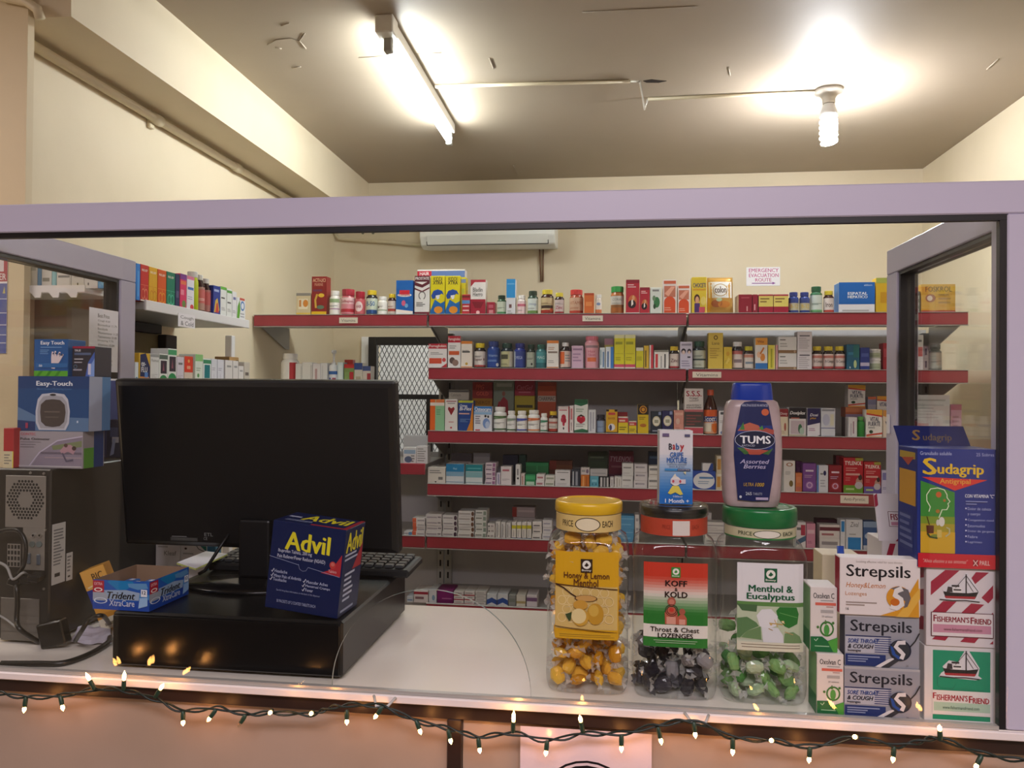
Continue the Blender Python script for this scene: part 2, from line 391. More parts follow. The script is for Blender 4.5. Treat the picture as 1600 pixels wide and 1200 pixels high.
# painted pipe along the beam, with couplings, then on to the air conditioner
pz = 2.273; pp = thing('conduit_pipe', 'cream painted conduit pipe running under the beam on the long side wall', 'pipe', (XL+.02, 1.62, pz))
MB().tube([(0, 0, 0), (0, YB-1.64, 0)], .0125, PVC, 12).build('pipe', pp)
for y in (2.21, 2.72): MB().tube([(0, y-1.62-.02, 0), (0, y-1.62+.02, 0)], .0165, PVC, 12).build('coupling', pp)
for y in (2.2,): MB().box(-.02, y-1.632, -.03, -.008, y-1.608, .03, PVC, .002).build('pipe_clip', pp)
a = atY(521, 362, YB-.02); b = atY(530, 373, YB-.02); c = atY(600, 378, YB-.02); d = atY(662, 383, YB-.02)
duct('drain_pipe', 'cream drain pipe on the back wall leading to the air conditioner', [(a.x, a.y, a.z), (b.x, b.y, b.z), c, d], .008, PVC)
a0 = atY(0, -6, 1.585); a1 = atY(40, 2, 1.585); a2 = atY(58, 14, 1.585)
duct('elbow_pipe', 'short cream pipe elbow high on the wall stub corner', [a0, a1, (a2.x, a2.y, a2.z), (a2.x+.004, 1.59, a2.z-.02)], .011, PVC)
for px in (567, 583):
    q = atY(px, 364, YB-.001); m_ = MB(); m_.lathe([(.007, 0), (.007, .004)], 12, P_('grey_plug', '77705f', .6), Matrix.Rotation(PI/2, 4, 'X'))
    tag(m_.build('wall_plug', None, (q.x, YB, q.z)), 'small grey wall plug beside the air conditioner pipe', 'plug', 'wall plugs beside the air conditioner')

# ------------------------------------------------------------------ air conditioner
def aircon():
    p0 = atY(655, 385, 3.59); p1 = atY(867, 385, 3.59); cx = (p0.x+p1.x)/2; wd = (p1.x-p0.x)
    t = thing('air_conditioner', 'white split air conditioner on the back wall above the shelves', 'air conditioner', (cx, YB, p0.z-.004))
    W = P_('white_ac_plastic', 'e6e6e0', .35)
    prof = [(0, .02), (-.14, 0), (-.185, .012), (-.21, .05), (-.215, .10), (-.208, .19), (-.19, .212), (0, .212)]
    MB().prism(prof, 'x', -wd/2, wd/2, W, .006).build('body', t)
    z0, z1 = .016, .062
    MB().prism([(-.187, z0), (-.2085, z0+.038), (-.2125, z0+.038), (-.191, z0-.002)], 'x', -wd/2+.035, wd/2-.035, W, .001).build('louver', t)
    MB().prism([(-.1845, z0-.004), (-.2075, z0+.041), (-.2105, z0+.041), (-.187, z0-.005)], 'x', -wd/2+.031, wd/2-.031, P_('ac_slot', '3d3d3a', .6)).build('louver_gap', t)
    MB().box(wd/2-.155, -.2165, .085, wd/2-.08, -.212, .105, P_('ac_display', '2b3540', .2), .001).build('display', t)
    MB().box(wd/2-.205, -.2163, .083, wd/2-.16, -.212, .103, P_('ac_sticker', 'f0f0f0', .2), .001).build('sticker', t)
aircon()
for px, lab in ((843, 'thinner'), (849, 'thicker')):
    a = atY(px, 386, YB-.008); b = atY(px+(2 if px == 843 else -1), 440, YB-.008)
    duct('drip_cable', 'brown cable hanging down the wall below the air conditioner', [a, b], .004, P_('brown_cable', '7d5a3e', .5), 'cable', 6)['group'] = 'cables hanging below the air conditioner'
# notice on the back wall
p0 = atY(1166, 447, YB-.002); p1 = atY(1219, 417, YB-.002)
s = carton('wall_sign', 'white emergency evacuation route sign with pink lettering on the back wall', 'sign', p1.x-p0.x, .002, p1.z-p0.z, 'f0edf2', ((p0.x+p1.x)/2, YB-.0025, p0.z), px=(134, 88, 413, 248),
    front=[T('EMERGENCY', 155, 100, 400, 132, 'c0508a', 'b'), T('EVACUATION', 155, 142, 400, 174, 'c0508a', 'b'), T('ROUTE', 208, 182, 342, 212, 'c0508a', 'b'), R(180, 222, 355, 229, '8a4a9a'), Po([(350, 214), (376, 225), (350, 237)], '8a4a9a')])

# ------------------------------------------------------------------ red-edged shelving
ZS = {1: 1.741, 2: 1.537, 3: 1.297, 4: 1.096, 5: .895, 6: .640}
YF = 2.90
def bay(name, label, x0, x1, shelves, back, uprights):
    t = thing(name, label, 'shelving', ((x0+x1)/2, YF, 0)); h = (x1-x0)/2-.003
    if back: MB().box(-h, .372, .05, h, .380, ZS[1]-.03, STEELD).build('back_panel', t)
    for s_ in uprights:
        u = MB(); ux = s_*(h-.012); u.box(ux-.014, .340, .0, ux+.014, .371, ZS[1]-.045, STEEL, .002)
        for k in range(34):
            z = .06+k*.05
            if z < ZS[1]-.1: u.box(ux-.0035, .3385, z, ux+.0035, .3402, z+.026, BLACKM)
        u.build('upright', t)
    for si in shelves:
        z = ZS[si]; b = MB(); b.box(-h, .014, z-.022, h, .335, z, STEEL, .002); o = b.build('shelf', t)
        r = MB(); r.box(-h, 0, z-.041, h, .013, z+.002, RED, .0025); r.build('price_rail', o)
        r = MB(); r.box(-h, -.0012, z-.044, h, .012, z-.0415, STEEL); r.box(-h, -.0012, z+.0022, h, .012, z+.0042, STEEL); r.build('rail_trim', o)
        for s_ in (-1, 1):
            k = MB(); k.prism([(.02, z-.024), (.338, z-.024), (.338, z-.115), (.30, z-.115)], 'x', s_*(h-.001)-.0015, s_*(h-.001)+.0015, STEEL); k.build('bracket', o)
    return t
bayL = bay('shelving_unit', 'red edged shelving bay in the back corner beyond the monitor', XL+.004, -.700, (1, 5), False, (1,))
bayM = bay('shelving_unit', 'red edged grey shelving bay under the air conditioner', -.697, .272, (1, 2, 3, 4, 5, 6), True, (-1,))
bayR = bay('shelving_unit', 'red edged grey shelving bay under the evacuation sign', .275, 1.24, (1, 2, 3, 4, 5, 6), True, (-1, 1))
MB().box(-.345, .372, .05, .349, .380, 1.19, STEELD).build('back_panel', bayL)
# a lower board of the corner bay
o = MB().box(-.06, .014, -.022, .346, .335, 0, STEEL, .002).build('shelf', bayL, (-.0, 0, 1.172)); 
r = MB(); r.box(-.06, 0, -.041, .346, .013, .002, RED, .0025); r.build('price_rail', o)
def rail_label(bayo, si, x0, x1, y0, y1, text):
    z = ZS[si]; a = atY(x0, y1, YF-.002); b = atY(x1, y0, YF-.002)
    m = MB(); w_, h_ = b.x-a.x, b.z-a.z; m.box(0, 0, 0, w_, .001, h_, ink('e9dfcf'))
    art(m, [T(text, .12, .22, .88, .75, '6a6460')], plane_map((0, 0, 0), (w_, 0, 0), (0, 0, h_), (0, -1, 0)))
    par = [c for c in bayo.children if c.name.startswith('shelf')][{1: 0, 2: 1, 3: 2, 4: 3}[si]]
    m.build('paper_label', par, (a.x-bayo.location.x, -.003, a.z))['label'] = 'small cream paper label with grey lettering'
rail_label(bayL, 1, 530, 559, 496, 505, 'Vitamins')
rail_label(bayM, 1, 910, 942, 493, 502, 'Vitamins')
rail_label(bayR, 2, 1082, 1127, 581, 590, 'Vitamins')
rail_label(bayR, 4, 1313, 1357, 775, 786, 'Anti-Pyretic')

# ------------------------------------------------------------------ shelves on the long side wall
XS = -1.15
zs = atX(215, 468, XS).z; ys0, ys1 = 1.80, atX(390, 503, XS).y
t = thing('side_shelf', 'white lipped wall shelf with cold remedies along the side wall', 'shelf', (XL, ys0, zs))
MB().box(0, 0, -.02, XS-XL-.006, ys1-ys0, -.001, STEEL, .001).build('board', t)
lip = MB().box(XS-XL-.006, 0, -.022, XS-XL, ys1-ys0, .004, SHELFW, .0015).build('front_lip', t)
MB().box(.01, 0, -.05, .03, ys1-ys0-.12, -.021, BLACKM, .002).build('underside_shade_strip', t)  # black strip standing in for the shade under the shelf
p = atX(266, 540, -1.36).y
zl = atX(215, 606, XS).z
MB().box(.022, p-ys0-.03, zl-zs+.001, .05, p-ys0+.03, -.051, BLACKM, .002).build('post', t)
a = atX(277, 500, XS-.0); b = atX(305, 500, XS); q0 = atX(279, 486, XS+.002); q1 = atX(305, 498, XS+.002)
lm = MB(); wl = q1.y-q0.y; lm.box(0, 0, -.062, .001, wl, -.026, ink('eeeaf0'))
art(lm, [T('Cough', .12, .55, .9, .85, '555'), T('& Cold', .15, .12, .9, .45, '334')], plane_map((.001, 0, -.062), (0, wl, 0), (0, 0, .036), (1, 0, 0)))
lm.build('paper_label', lip, (XS-XL+.0005, q0.y-ys0, .012))
# lower wall shelf, hidden edge behind the monitor
t = thing('side_shelf', 'lower wall shelf of creams behind the black monitor', 'shelf', (XL, ys0, zl))
MB().box(0, 0, -.02, XS-XL, ys1-ys0+.05, 0, STEEL, .001).build('board', t)
MB().box(XS-XL-.001, 0, -.034, XS-XL+.005, ys1-ys0+.05, .003, SHELFW, .0015).build('front_lip', t)
MB().box(0.0, 0, -.03, .02, ys1-ys0-.08, zs-zl-.052, P_('khaki_wall_shade', '85785a', .6, noise=(3, .1))).build('shaded_wall_board', t)  # darker khaki stands in for the wall shaded by the shelf above
q = atY(364, 520, 2.42)
pt = MB(); pt.box(-.012, -.012, 0, .012, .012, 1.63, SHELFW, .002)
tag(pt.build('shelf_post', None, (q.x-.03, 2.46, 0)), 'white upright post at the far end of the side shelves', 'post')
# white board with boxes of white bottles, corner behind the monitor
zw = 1.452
t = thing('corner_shelf', 'grey corner shelf of white bottles behind the monitor', 'shelf', (XL, 2.93, zw))
cx1 = atY(582, 600, 2.95).x-XL
MB().box(0.005, .02, -.02, cx1, .24, 0, STEEL, .001).build('board', t)
MB().box(0.005, .0, -.03, cx1, .019, .002, SHELFW, .001).build('front_lip', t)
# notched end shelf with the grey panel
pA = atY(40, 600, 1.74); pB = atY(187, 600, 1.74)
t = thing('end_shelf', 'grey panelled end shelf with notched white lip beyond the glass', 'shelf', ((pA.x+pB.x)/2, 1.74, 0)); hw = (pB.x-pA.x)/2
GP = P_('taupe_end_panel', '8d816e', .5, noise=(3, .1))
MB().box(-hw, 0, .6, hw, .02, 1.675, GP).build('end_panel', t)
zn = atY(100, 450, 1.62).z
MB().box(-hw+.02, -.12, zn-.012, hw-.005, -.001, zn, SHELFW, .001).build('board', t)
nl = MB(); x = -hw+.02; pts = [(-hw+.02, zn+.006), (hw-.005, zn+.006)]
k = 5; st = (2*hw-.025)/k; low = []
for i in range(k):
    xb = -hw+.02+i*st; low += [(xb, zn-.010), (xb+st*.25, zn-.022), (xb+st*.55, zn-.022), (xb+st*.6, zn-.010)]
poly = [(-hw+.02, zn+.006)]+low+[(hw-.005, zn-.010), (hw-.005, zn+.006)]
nl.prism(poly[::-1], 'y', -.123, -.1205, SHELFW); nl.build('notched_lip', t)
NOTCH = (zn, t.location.x, hw)
# ------------------------------------------------------------------ counter
ZT = 1.070; YC = .951
t = thing('service_counter', 'white topped service counter with cream front panels and dark brown frame', 'counter', (0, YC, 0))
MB().box(-1.215, .002, ZT-.009, .62, .402, ZT, LAM, .001).build('worktop', t)
MB().box(-1.215, -.004, ZT-.0095, .62, .0015, ZT-.0002, LEDGE, .001).build('front_edging', t)
MB().box(-1.215, .006, ZT-.029, .62, .03, ZT-.0095, BROWN, .001).build('front_rail', t)
xs = [-1.2, atY(708, 1150, YC).x, .60]
for x in xs: MB().box(x-.009, .006, 0, x+.009, .03, ZT-.0292, BROWN, .001).build('frame_post', t)
MB().box(-1.2, .3, .3, .6, .32, ZT-.01, PANEL).build('rear_panel', t)
for a, b in ((xs[0]+.0095, xs[1]-.0095), (xs[1]+.0095, xs[2]-.0095)): MB().box(a, .016, .02, b, .022, ZT-.0295, PANEL).build('front_panel', t)
# shiny sheet taped to the panel
pa = atY(812, 1200, YC); pb = atY(1019, 1126, YC)
m = MB(); wd, hh = pb.x-pa.x, .30; m.box(0, 0, -hh, wd, .0008, 0, P_('glossy_poster_sheet', 'dccbd4', .18, bump=(7, .5)))
c0 = atY(917, 1267, YC+.005); c0 = Vector((c0.x-pa.x, c0.z-(ZT-.031)));  r1 = 78*.951/1215
art(m, [Ri(.5, .5, .5, .5, .955, '120c10'), El(.5, .5, .452, .452, '120c10')], plane_map((c0.x-r1, 0, c0.y-r1), (2*r1, 0, 0), (0, 0, 2*r1), (0, -1, 0)))
tag(m.build('poster_sheet', None, (pa.x, YC+.0045, ZT-.031)), 'shiny pale sheet with a black ring emblem taped below the counter edge', 'poster')

# ------------------------------------------------------------------ glass screen on the counter
xa, xb = -.916, .4475
t = thing('glass_screen', 'white framed glass screen around the counter with an arched pass-through', 'glass screen', (0, YC, 0))
z0, z1, zt = ZT+.001, 1.659, 1.697
MB().box(xa-.04, 0, z1, xb+.07, .04, zt, ALU, .0015).build('top_rail', t)
MB().box(xb, 0, z0, xb+.07, .04, z1-.0003, ALU, .0015).build('corner_post', t)
MB().box(xa-.04, 0, z0, xa, .04, z1-.0003, ALU, .0015).build('corner_post', t)
g = MB(); g.box(xa, .002, z1-.007, xb, .0105, z1-.0004, GASK); g.box(xb-.0075, .002, z0, xb-.0002, .0105, z1-.0072, GASK); g.build('gasket_frame', t)
sl = MB(); sl.box(xa, .001, z0-.0008, xb-.0077, .0085, z0+.0035, P_('silver_glass_track', 'b5b3ae', .3, metal=.3)); sl.build('glass_track', t)
cx = atY(672, 1080, .957).x; rr = .127; zz = z0+.004
arc = [(cx-rr*math.cos(PI*i/40), zz+rr*math.sin(PI*i/40)) for i in range(41)]
pane = MB(); poly = [(xa, zz)]+arc+[(xb-.0078, zz), (xb-.0078, z1-.0074), (xa, z1-.0074)]
n = len(poly); ya, yb = .0028, .0068
pane.add([(x, ya, z) for x, z in poly], [list(range(n))], GLASS); pane.add([(x, yb, z) for x, z in poly], [list(range(n))[::-1]], GLASS)
pane.build('front_pane', t)
ed = MB(); vs = [(x, ya, z) for x, z in arc]+[(x, yb, z) for x, z in arc]; k = len(arc)
ed.add(vs, [(i, i+1, k+i+1, k+i) for i in range(k-1)], GLASSE); ed.build('arched_glass_edge', t)
for s_, x, nm in ((-1, xa, 'l'), (1, xb+.018, 'r')):                 # side frames
    xi = x; xo = x+s_*.035; a, b = sorted((xi, xo)); yd = .449
    MB().box(a, .0403, z1-.004, b, yd, zt, ALU, .0015).build('side_rail', t)
    zb = z0 if s_ > 0 else .98
    MB().box(a, yd-.046, zb if yd-.046 > .402 else zb, b, yd, z1-.0043, ALU, .0015).build('side_post', t)
    g = MB(); g.box(a+.004, .0405, z1-.010, b-.004, yd-.0465, z1-.0043, GASK); g.box(a+.004, yd-.0525, z0, b-.004, yd-.0463, z1-.0102, GASK); g.build('gasket_frame', t)
    p = MB(); xm = (a+b)/2
    if s_ < 0: p.box(xm-.0025, .0412, z0, xm+.0025, yd-.0527, z1-.0102, GLASS)
    else: p.box(xm-.0025, .0412, z0, xm+.0025, yd-.0527, z1-.0102, GLASS)
    p.build('side_pane', t)
    if s_ > 0:
        la = MB(); la.box(xi-.004, yd-.022, 1.385, xi-.0003, yd-.012, 1.418, SHELFW, .001); la.build('latch', t)
xL = xa-.0
# price lists on the left frame
def sheet(x0, y0, x1, y1, rows, label, head):
    a = atX(x0, y1, xa+.0025); b = atX(x1, y0, xa+.0025); wd, hh = b.y-a.y, b.z-a.z
    m = MB(); m.box(0, 0, 0, .0006, wd, hh, PAPER)
    ops = [T(head, .28, .86, .68, .92, '555')]
    for i, r_ in enumerate(rows): ops.append(T(r_, .28, .79-.063*i, .28+.042*len(r_), .825-.063*i, '888'))
    art(m, ops, plane_map((.0006, 0, 0), (0, wd, 0), (0, 0, hh), (1, 0, 0)))
    return tag(m.build('price_list', None, (xa+.0013, a.y, a.z)), label, 'paper')
sheet(139, 487, 185.5, 580, ['Cough 8.50', 'Biomedical 11.75', 'Bandaids', 'Thermometer 11.25', 'Termometer 21.00', 'Dressing 7.75', 'Vitamins 15.00', 'Soap 1.25', 'Cotton 3.75', 'Dove 3.75', 'Bottle 26.00', 'Pencils 2.00'], 'white price list with rows of small print taped to the glass screen post', 'Best Price')
sheet(152, 592, 184, 668, ['', '$1.00', '$3.00', '$.75', '$1.00'], 'white sheet with prices below the longer list, beside the monitor', 'Our Store')

# ------------------------------------------------------------------ string of lights along the counter edge
YW = .930
B = [((40.6,1089),(37,1114)),((94,1087),(99,1111)),((148,1078),(134,1051)),((193,1079),(194.5,1048)),((242,1090),(256,1068)),((286,1111),(286,1131)),((337.5,1109),(327,1123)),((384,1117),(375,1131)),((425,1110),(421,1115)),((489,1112),(485,1116)),((542,1109),(542,1129)),((598,1104),(588,1118)),((650,1125),(658,1147)),((700,1139),(705,1162)),((747,1153),(750,1176)),((801.5,1145),(803,1110)),((855,1157),(853,1176)),((911,1145),(905.6,1117)),((971,1148),(971,1176)),((1028,1136),(1034,1164)),((1084,1128),(1086,1145)),((1145,1153),(1144.7,1181)),((1208,1157),(1204,1157)),((1265.6,1167),(1264,1190)),((1339,1152),(1334,1151)),((1397,1166),(1395,1190)),((1469,1156),(1468,1135)),((1534,1180),(1525,1198))]
wp = [(-30,1086),(0,1083),(40,1088),(94,1087),(148,1078),(193,1079),(242,1091),(286,1110),(337,1107),(384,1116),(430,1113),(486,1115),(510,1108),(542,1103),(598,1104),(650,1125),(700,1138),(747,1152),(801,1146),(855,1156),(911,1146),(971,1147),(1028,1134),(1084,1127),(1145,1151),(1205,1157),(1265,1168),(1335,1153),(1397,1164),(1440,1158),(1469,1156),(1534,1178),(1600,1188),(1640,1192)]
sp = [atY(x, y, YW) for x, y in wp]
t = thing('string_light', 'green wired string of glowing mini bulbs draped along the counter edge', 'string lights', (0, YW, 1.03))
GW_ = P_('dark_green_wire', '10201a', .4); GS = P_('dark_green_socket', '1c3a2c', .4); GL = emis('warm_bulb_glow', (1, .40, .10), BULB_L); UN = clear('unlit_bulb_glass', (.9, .9, .85))
def cat(P, n=8):
    out = []
    for i in range(len(P)-1):
        p0, p1, p2, p3 = P[max(i-1, 0)], P[i], P[i+1], P[min(i+2, len(P)-1)]
        for k in range(n):
            q = k/n; out.append(.5*((2*p1)+(-p0+p2)*q+(2*p0-5*p1+4*p2-p3)*q*q+(-p0+3*p1-3*p2+p3)*q**3))
    return out+[P[-1]]
base = cat(sp)
off = t.location
for ph in (0, PI):
    pts = []
    for i, p in enumerate(base):
        am = .0022+.0012*math.sin(i*.37+ph); an = i*.55+ph; pts.append(p+Vector((0, am*math.cos(an)-.0, am*math.sin(an)))-off)
    MB().tube(pts, .0013, GW_, 6).build('wire', t)
for i, (b, tp) in enumerate(B):
    facing = abs(b[1]-tp[1]) < 6 and abs(b[0]-tp[0]) < 6
    p0 = atY(*b, YW-.002); p1 = atY(*tp, YW-.004)
    if facing: p1 = atY(tp[0], tp[1], YW-.026)
    d = p1-p0; ln = d.length; d.normalize(); ln = max(ln, .018)
    rot = d.to_track_quat('Z', 'Y').to_euler()
    s0 = min(.014, ln*.62)
    so = MB().lathe([(.0017, 0), (.0027, .002), (.0029, s0*.6), (.0026, s0)], 10, GS).build('bulb_socket', t, p0-off, rot)
    rest = ln-s0
    MB().lathe([(.0017, s0+.0002), (.0023, s0+rest*.3), (.0021, s0+rest*.6), (.0008, s0+rest*.85), (.0002, s0+rest)], 10, UN if i == 7 else GL).build('bulb', so)
# twist ties that hold the wire
for x, y in ((598, 1094), (1086, 1121)):
    p = atY(x, y, YC-.008); m = MB(); m.tube([(-.012, .002, .004), (-.004, -.014, -.002), (.004, -.004, -.006), (.010, -.012, -.002), (.016, .002, .003)], .0018, P_('clear_tape', 'b9b7b4', .2), 6)
    tag(m.build('twist_tie', None, p), 'twisted clear tape tying the string light to the counter edge', 'tie', 'tape ties on the light string')
# ------------------------------------------------------------------ goods on the red shelves
SP = {1: 'on the top red shelf', 2: 'on the second red shelf', 3: 'on the third red shelf', 4: 'on the fourth red shelf', 5: 'on the fifth red shelf', 6: 'on the lowest shelf'}
Y0 = YF+.018
def spot(si, x0, x1, yt, yo, yb=None, z=None):
    Y = Y0+yo; z0 = ZS[si]+.0003 if z is None else z
    ym = (yt+590)/2 if yb is None else yb
    if yb is not None: z0 = atY((x0+x1)/2, yb, Y).z
    a = atY(x0+.35, ym, Y).x; b = atY(x1-.35, ym, Y).x; h = atY((x0+x1)/2, yt, Y).z-z0
    return (a+b)/2, Y, z0, b-a, h
def C(si, x0, x1, yt, base, ops, desc, d=.045, yo=0, yb=None, side=None, z=None, grp=None, name='medicine_box', px=None, **k):
    x, Y, z0, w_, h = spot(si, x0, x1, yt, yo, yb, z)
    return carton(name, desc+' '+SP[si] if SP[si] not in desc else desc, 'box', w_, d, h, base, (x, Y, z0), group=grp, side=side, front=ops, px=px, **k)
def bottle(name, label, w_, h, body, cap, lab, ops, loc, capr=.8, caph=.2, shoulder=.1, lz=(.08, .68), cat_='bottle', ribs=True, clearb=False, rz=0):
    r = w_/2; hb = h*(1-caph)
    bm_ = clear('clear_'+body, tuple(c*1.15 if c*1.15 < 1 else 1 for c in lin(body)[:3]), 1.45, .05, .35, lin(body)[:3]) if clearb else plastic(body, .25)
    pr = [(r*.93, 0), (r, h*.02), (r, hb-h*shoulder-.0), (r*.96, hb-h*shoulder*.55), (r*capr*.92, hb-h*.01), (r*capr*.9, hb+.002)]
    o = MB().lathe(pr, 22, bm_).build(name, None, (loc[0], loc[1]+r, loc[2]), (0, 0, rz)); tag(o, label, cat_)
    n = 36
    rf = (lambda i, a, z: 1 if (i % 2 or not ribs) else .965)
    cr = r*capr
    MB().lathe([(cr, hb+.0022), (cr, h-.0015), (cr*.95, h)], n, plastic(cap, .35), rf=rf, smooth=False).build('cap', o)
    if lab:
        l0, l1 = h*lz[0], h*lz[1]
        m = MB(); m.lathe([(r+.0002, l0), (r+.00025, l1)], 24, ink(lab), caps=(False, False)); art(m, ops, cyl_map(r+.00025, l0, l1)); m.build('label', o)
    return o
def Bt(si, x0, x1, yt, body, cap, lab, ops, desc, yo=0, z=None, yb=None, name='pill_bottle', **k):
    x, Y, z0, w_, h = spot(si, x0, x1, yt, yo, yb, z)
    return bottle(name, desc+' '+SP[si], w_, h, body, cap, lab, ops, (x, Y, z0), **k)
ORD = ['topmost', 'second', 'third', 'fourth', 'fifth', 'sixth']
def St(si, x0, x1, yt, n, base, ops, desc, d=.06, yo=0, **k):
    """a stack of n like boxes"""
    x, Y, z0, w_, h = spot(si, x0, x1, yt, yo); hh = h/n
    for i in range(n):
        q = n-1-i; o_ = 'topmost' if q == 0 else 'lowest' if i == 0 else ORD[q]+' from top'
        carton('medicine_box', '%s, stack of %s, %s' % (o_, desc, SP[si][7:]), 'box', w_*(1-.03*((i*7) % 3)/2), d, hh-.0004, base, (x+((i*5) % 3-1)*.0008, Y+((i*3) % 2)*.002, z0+hh*i), front=ops, **k)
W, K = 'ecebea', '2a2626'
tx = lambda y, c='888', n=2, x0=.12, x1=.85, h=.12: Nn(x0, y, x1, y+h, n, c)
# --- top shelf
C(1, 462, 485, 458, 'd9c9a4', [R(0, .88, 1, 1, '8f8a84'), R(.15, .3, .8, .75, 'efe6cf'), El(.65, .55, .18, .16, 'd98b3a'), R(0, 0, 1, .14, 'e5c65a'), R(.2, .4, .35, .7, 'c88a4a')], 'small beige box with golden picture')
C(1, 486, 510, 432, '8c2a28', [R(0, 0, 1, .11, 'e8c12a'), T('ACTI-LICI', .08, .86, .92, .95, 'e9c9a8', 'b'), T('MARINE', .2, .76, .75, .83, 'd9a890'), El(.65, .52, .2, .05, 'e9c440'), L([(.3, .2), (.25, .4), (.38, .55)], .05, 'd9b04a'), El(.6, .22, .25, .05, '5f7a66'), R(.1, .62, .7, .67, '6f3a5a')], 'tall maroon box with yellow bottom band', name='medicine_box')
Bt(1, 511.5, 528.5, 454, 'e9e7e2', 'f1efec', 'f3f1ec', [R(0, .75, 1, 1, '9bb48a'), R(0, .3, 1, .36, 'a878a0'), tx(.45)], 'white pill bottle with green label band')
Bt(1, 529, 551, 451, 'c06068', 'a82a3c', 'd98f9a', [R(0, .6, 1, 1, 'e6c3c6'), T('Collagen', .1, .65, .9, .85, 'a8304a', 'b'), R(0, .1, 1, .3, 'b8323e')], 'wide red capped gummy jar with pink label', caph=.26, capr=.9)
Bt(1, 551.5, 568, 455, 'b53a44', 'ad2338', 'd46a72', [El(.5, .5, .3, .35, 'f0dada'), T('HAIR', .3, .4, .7, .6, 'a8304a', 'b')], 'red gummy jar with white starburst label', caph=.28, capr=.9, yo=.002)
Bt(1, 569, 587, 453, '2a2426', 'e3c52e', 'cdd6c6', [T('B-50', .2, .5, .8, .8, '2a5a9a', 'b'), R(0, 0, 1, .25, '2d4f86')], 'dark yellow capped pill bottle beside the red gummy jars')
Bt(1, 587.5, 603, 463, 'efedea', 'f4f2f0', 'f3f1ee', [R(0, .3, 1, .4, '99a88c'), El(.25, .6, .08, .1, '3a3a3a'), tx(.6)], 'short white pill bottle with white cap')
Bt(1, 603.5, 617, 459, '40201e', 'e0bf30', 'd9ccc4', [R(0, .2, 1, .4, 'b04a40'), tx(.5, '8a4a48')], 'small dark bottle with yellow cap beside the blue box')
C(1, 618, 645, 438, '1f63b4', [R(0, 0, 1, .1, 'e8e6ea'), Po([(0, .1), (1, .04), (1, .12), (0, .18)], 'f0e6e0'), El(.5, .58, .42, .05, 'f0ece8'), R(.2, .6, .8, .72, 'd03040'), T('Complex', .15, .54, .85, .62, 'c03040', 'b'), El(.45, .35, .12, .08, 'd06080'), El(.62, .28, .1, .06, '7ab0e0')], 'blue box with red lettering and white foot', side='16509a')
C(1, 647, 671, 431, 'e3e0e0', [R(0, .85, 1, 1, '5c2430'), Po([(0, .85), (.5, .78), (1, .88), (1, .8), (.5, .7), (0, .76)], '5c2430'), Po([(0, .7), (.5, .62), (1, .72), (1, .68), (.5, .58), (0, .66)], '6b2f3a'), R(0, 0, 1, .09, '6b2230'), Ri(.5, .5, .24, .11, .75, '6a6668'), R(.4, .37, .6, .43, 'e3e0e0'), T('PROSTATE', .05, .9, .95, .97, 'eee', 'b'), tx(.22, '555', 3)], 'white box with maroon waves and grey ring')
for i, (a, b) in enumerate(((672, 695), (695.2, 718.5))):
    C(1, a, b, 431, 'd9c91f', [T('KIDDI', .2, .87, .8, .97, '3a3a28', 'b'), T('XTRA', .15, .78, .85, .87, '3a3a28', 'B'), Po([(.04, .5), (.2, .62), (.5, .66), (.8, .62), (.92, .52), (.75, .55), (.62, .5), (.4, .5), (.3, .42), (.12, .42)], '234a9c'), Po([(.35, .5), (.65, .52), (.6, .42), (.45, .4)], 'e6e6ea'), Po([(0, .12), (.3, .4), (.7, .3), (1, .36), (1, 0), (0, 0)], '1f63a8'), El(.55, .14, .3, .09, 'd98a2a'), R(0, 0, 1, .05, '184a8c')], ['tall yellow sea picture box beside the maroon waved box', 'tall yellow sea picture box, second of the pair'][i], d=.06)
C(1, 719, 727.5, 433, 'd6c928', [R(0, .85, 1, .95, '7f8fb0'), R(.2, .1, .8, .7, 'b8c040')], 'narrow yellow box set back beside the sea picture boxes', yo=.02)
C(1, 651, 726, 421, 'e8e4e4', [R(0, .5, .3, .97, 'b8283c'), R(.3, .5, 1, .97, '5f78b8'), T('HAIR', .05, .88, .25, .95, 'eee', 'b')], 'wide white red and blue box behind the sea pictures', yo=.075, d=.05)
C(1, 721, 734, 460, 'b8323c', [R(0, .55, 1, .72, '5a8ac0'), R(0, .84, 1, .95, '7a2a2a'), R(.1, .2, .9, .26, 'e6c6c6'), R(.1, .4, .9, .46, 'e6c6c6')], 'small red box with pale stripes', yo=-.003)
C(1, 734.5, 758.5, 437, 'e8e2e0', [R(0, .93, 1, 1, 'a83040'), Po([(0, 1), (.4, 1), (0, .8)], 'a02a38'), T('Bladin', .15, .66, .8, .78, '555', 'b'), T('Hierro', .15, .53, .8, .65, '555', 'b'), R(0, 0, 1, .45, 'a02438'), Po([(.1, .38), (.9, .38), (.7, .2), (.3, .2)], '7c1a28'), El(.5, .08, .12, .05, 'f0c0c0')], 'white over crimson box with grey lettering', side='e8e4dc')
C(1, 760, 773, 472, '9c2438', [R(.2, .55, .8, .8, 'c06070'), R(.25, .15, .8, .4, 'd08a90')], 'small crimson box beside the white over crimson box', z=None)
Bt(1, 775, 790, 461, '31543a', '1f3a2a', 'c9d2c0', [R(0, 0, 1, .15, '4a8a5a'), tx(.4, '5a6a5a')], 'green pill bottle with dark cap beside the sky blue box')
C(1, 790.5, 805, 436, 'd8d8de', [R(0, .48, 1, 1, '2f8fd0'), R(.1, .85, .9, .88, '70b0e0'), R(.3, .2, .6, .3, '6a4a4a'), tx(.02, '999')], 'tall sky blue over white box')
Bt(1, 807, 821, 461, 'e2d6d4', 'e9e4e0', 'e6c9cc', [R(0, .6, 1, .8, 'c86a80'), tx(.2)], 'white pill bottle with pink label')
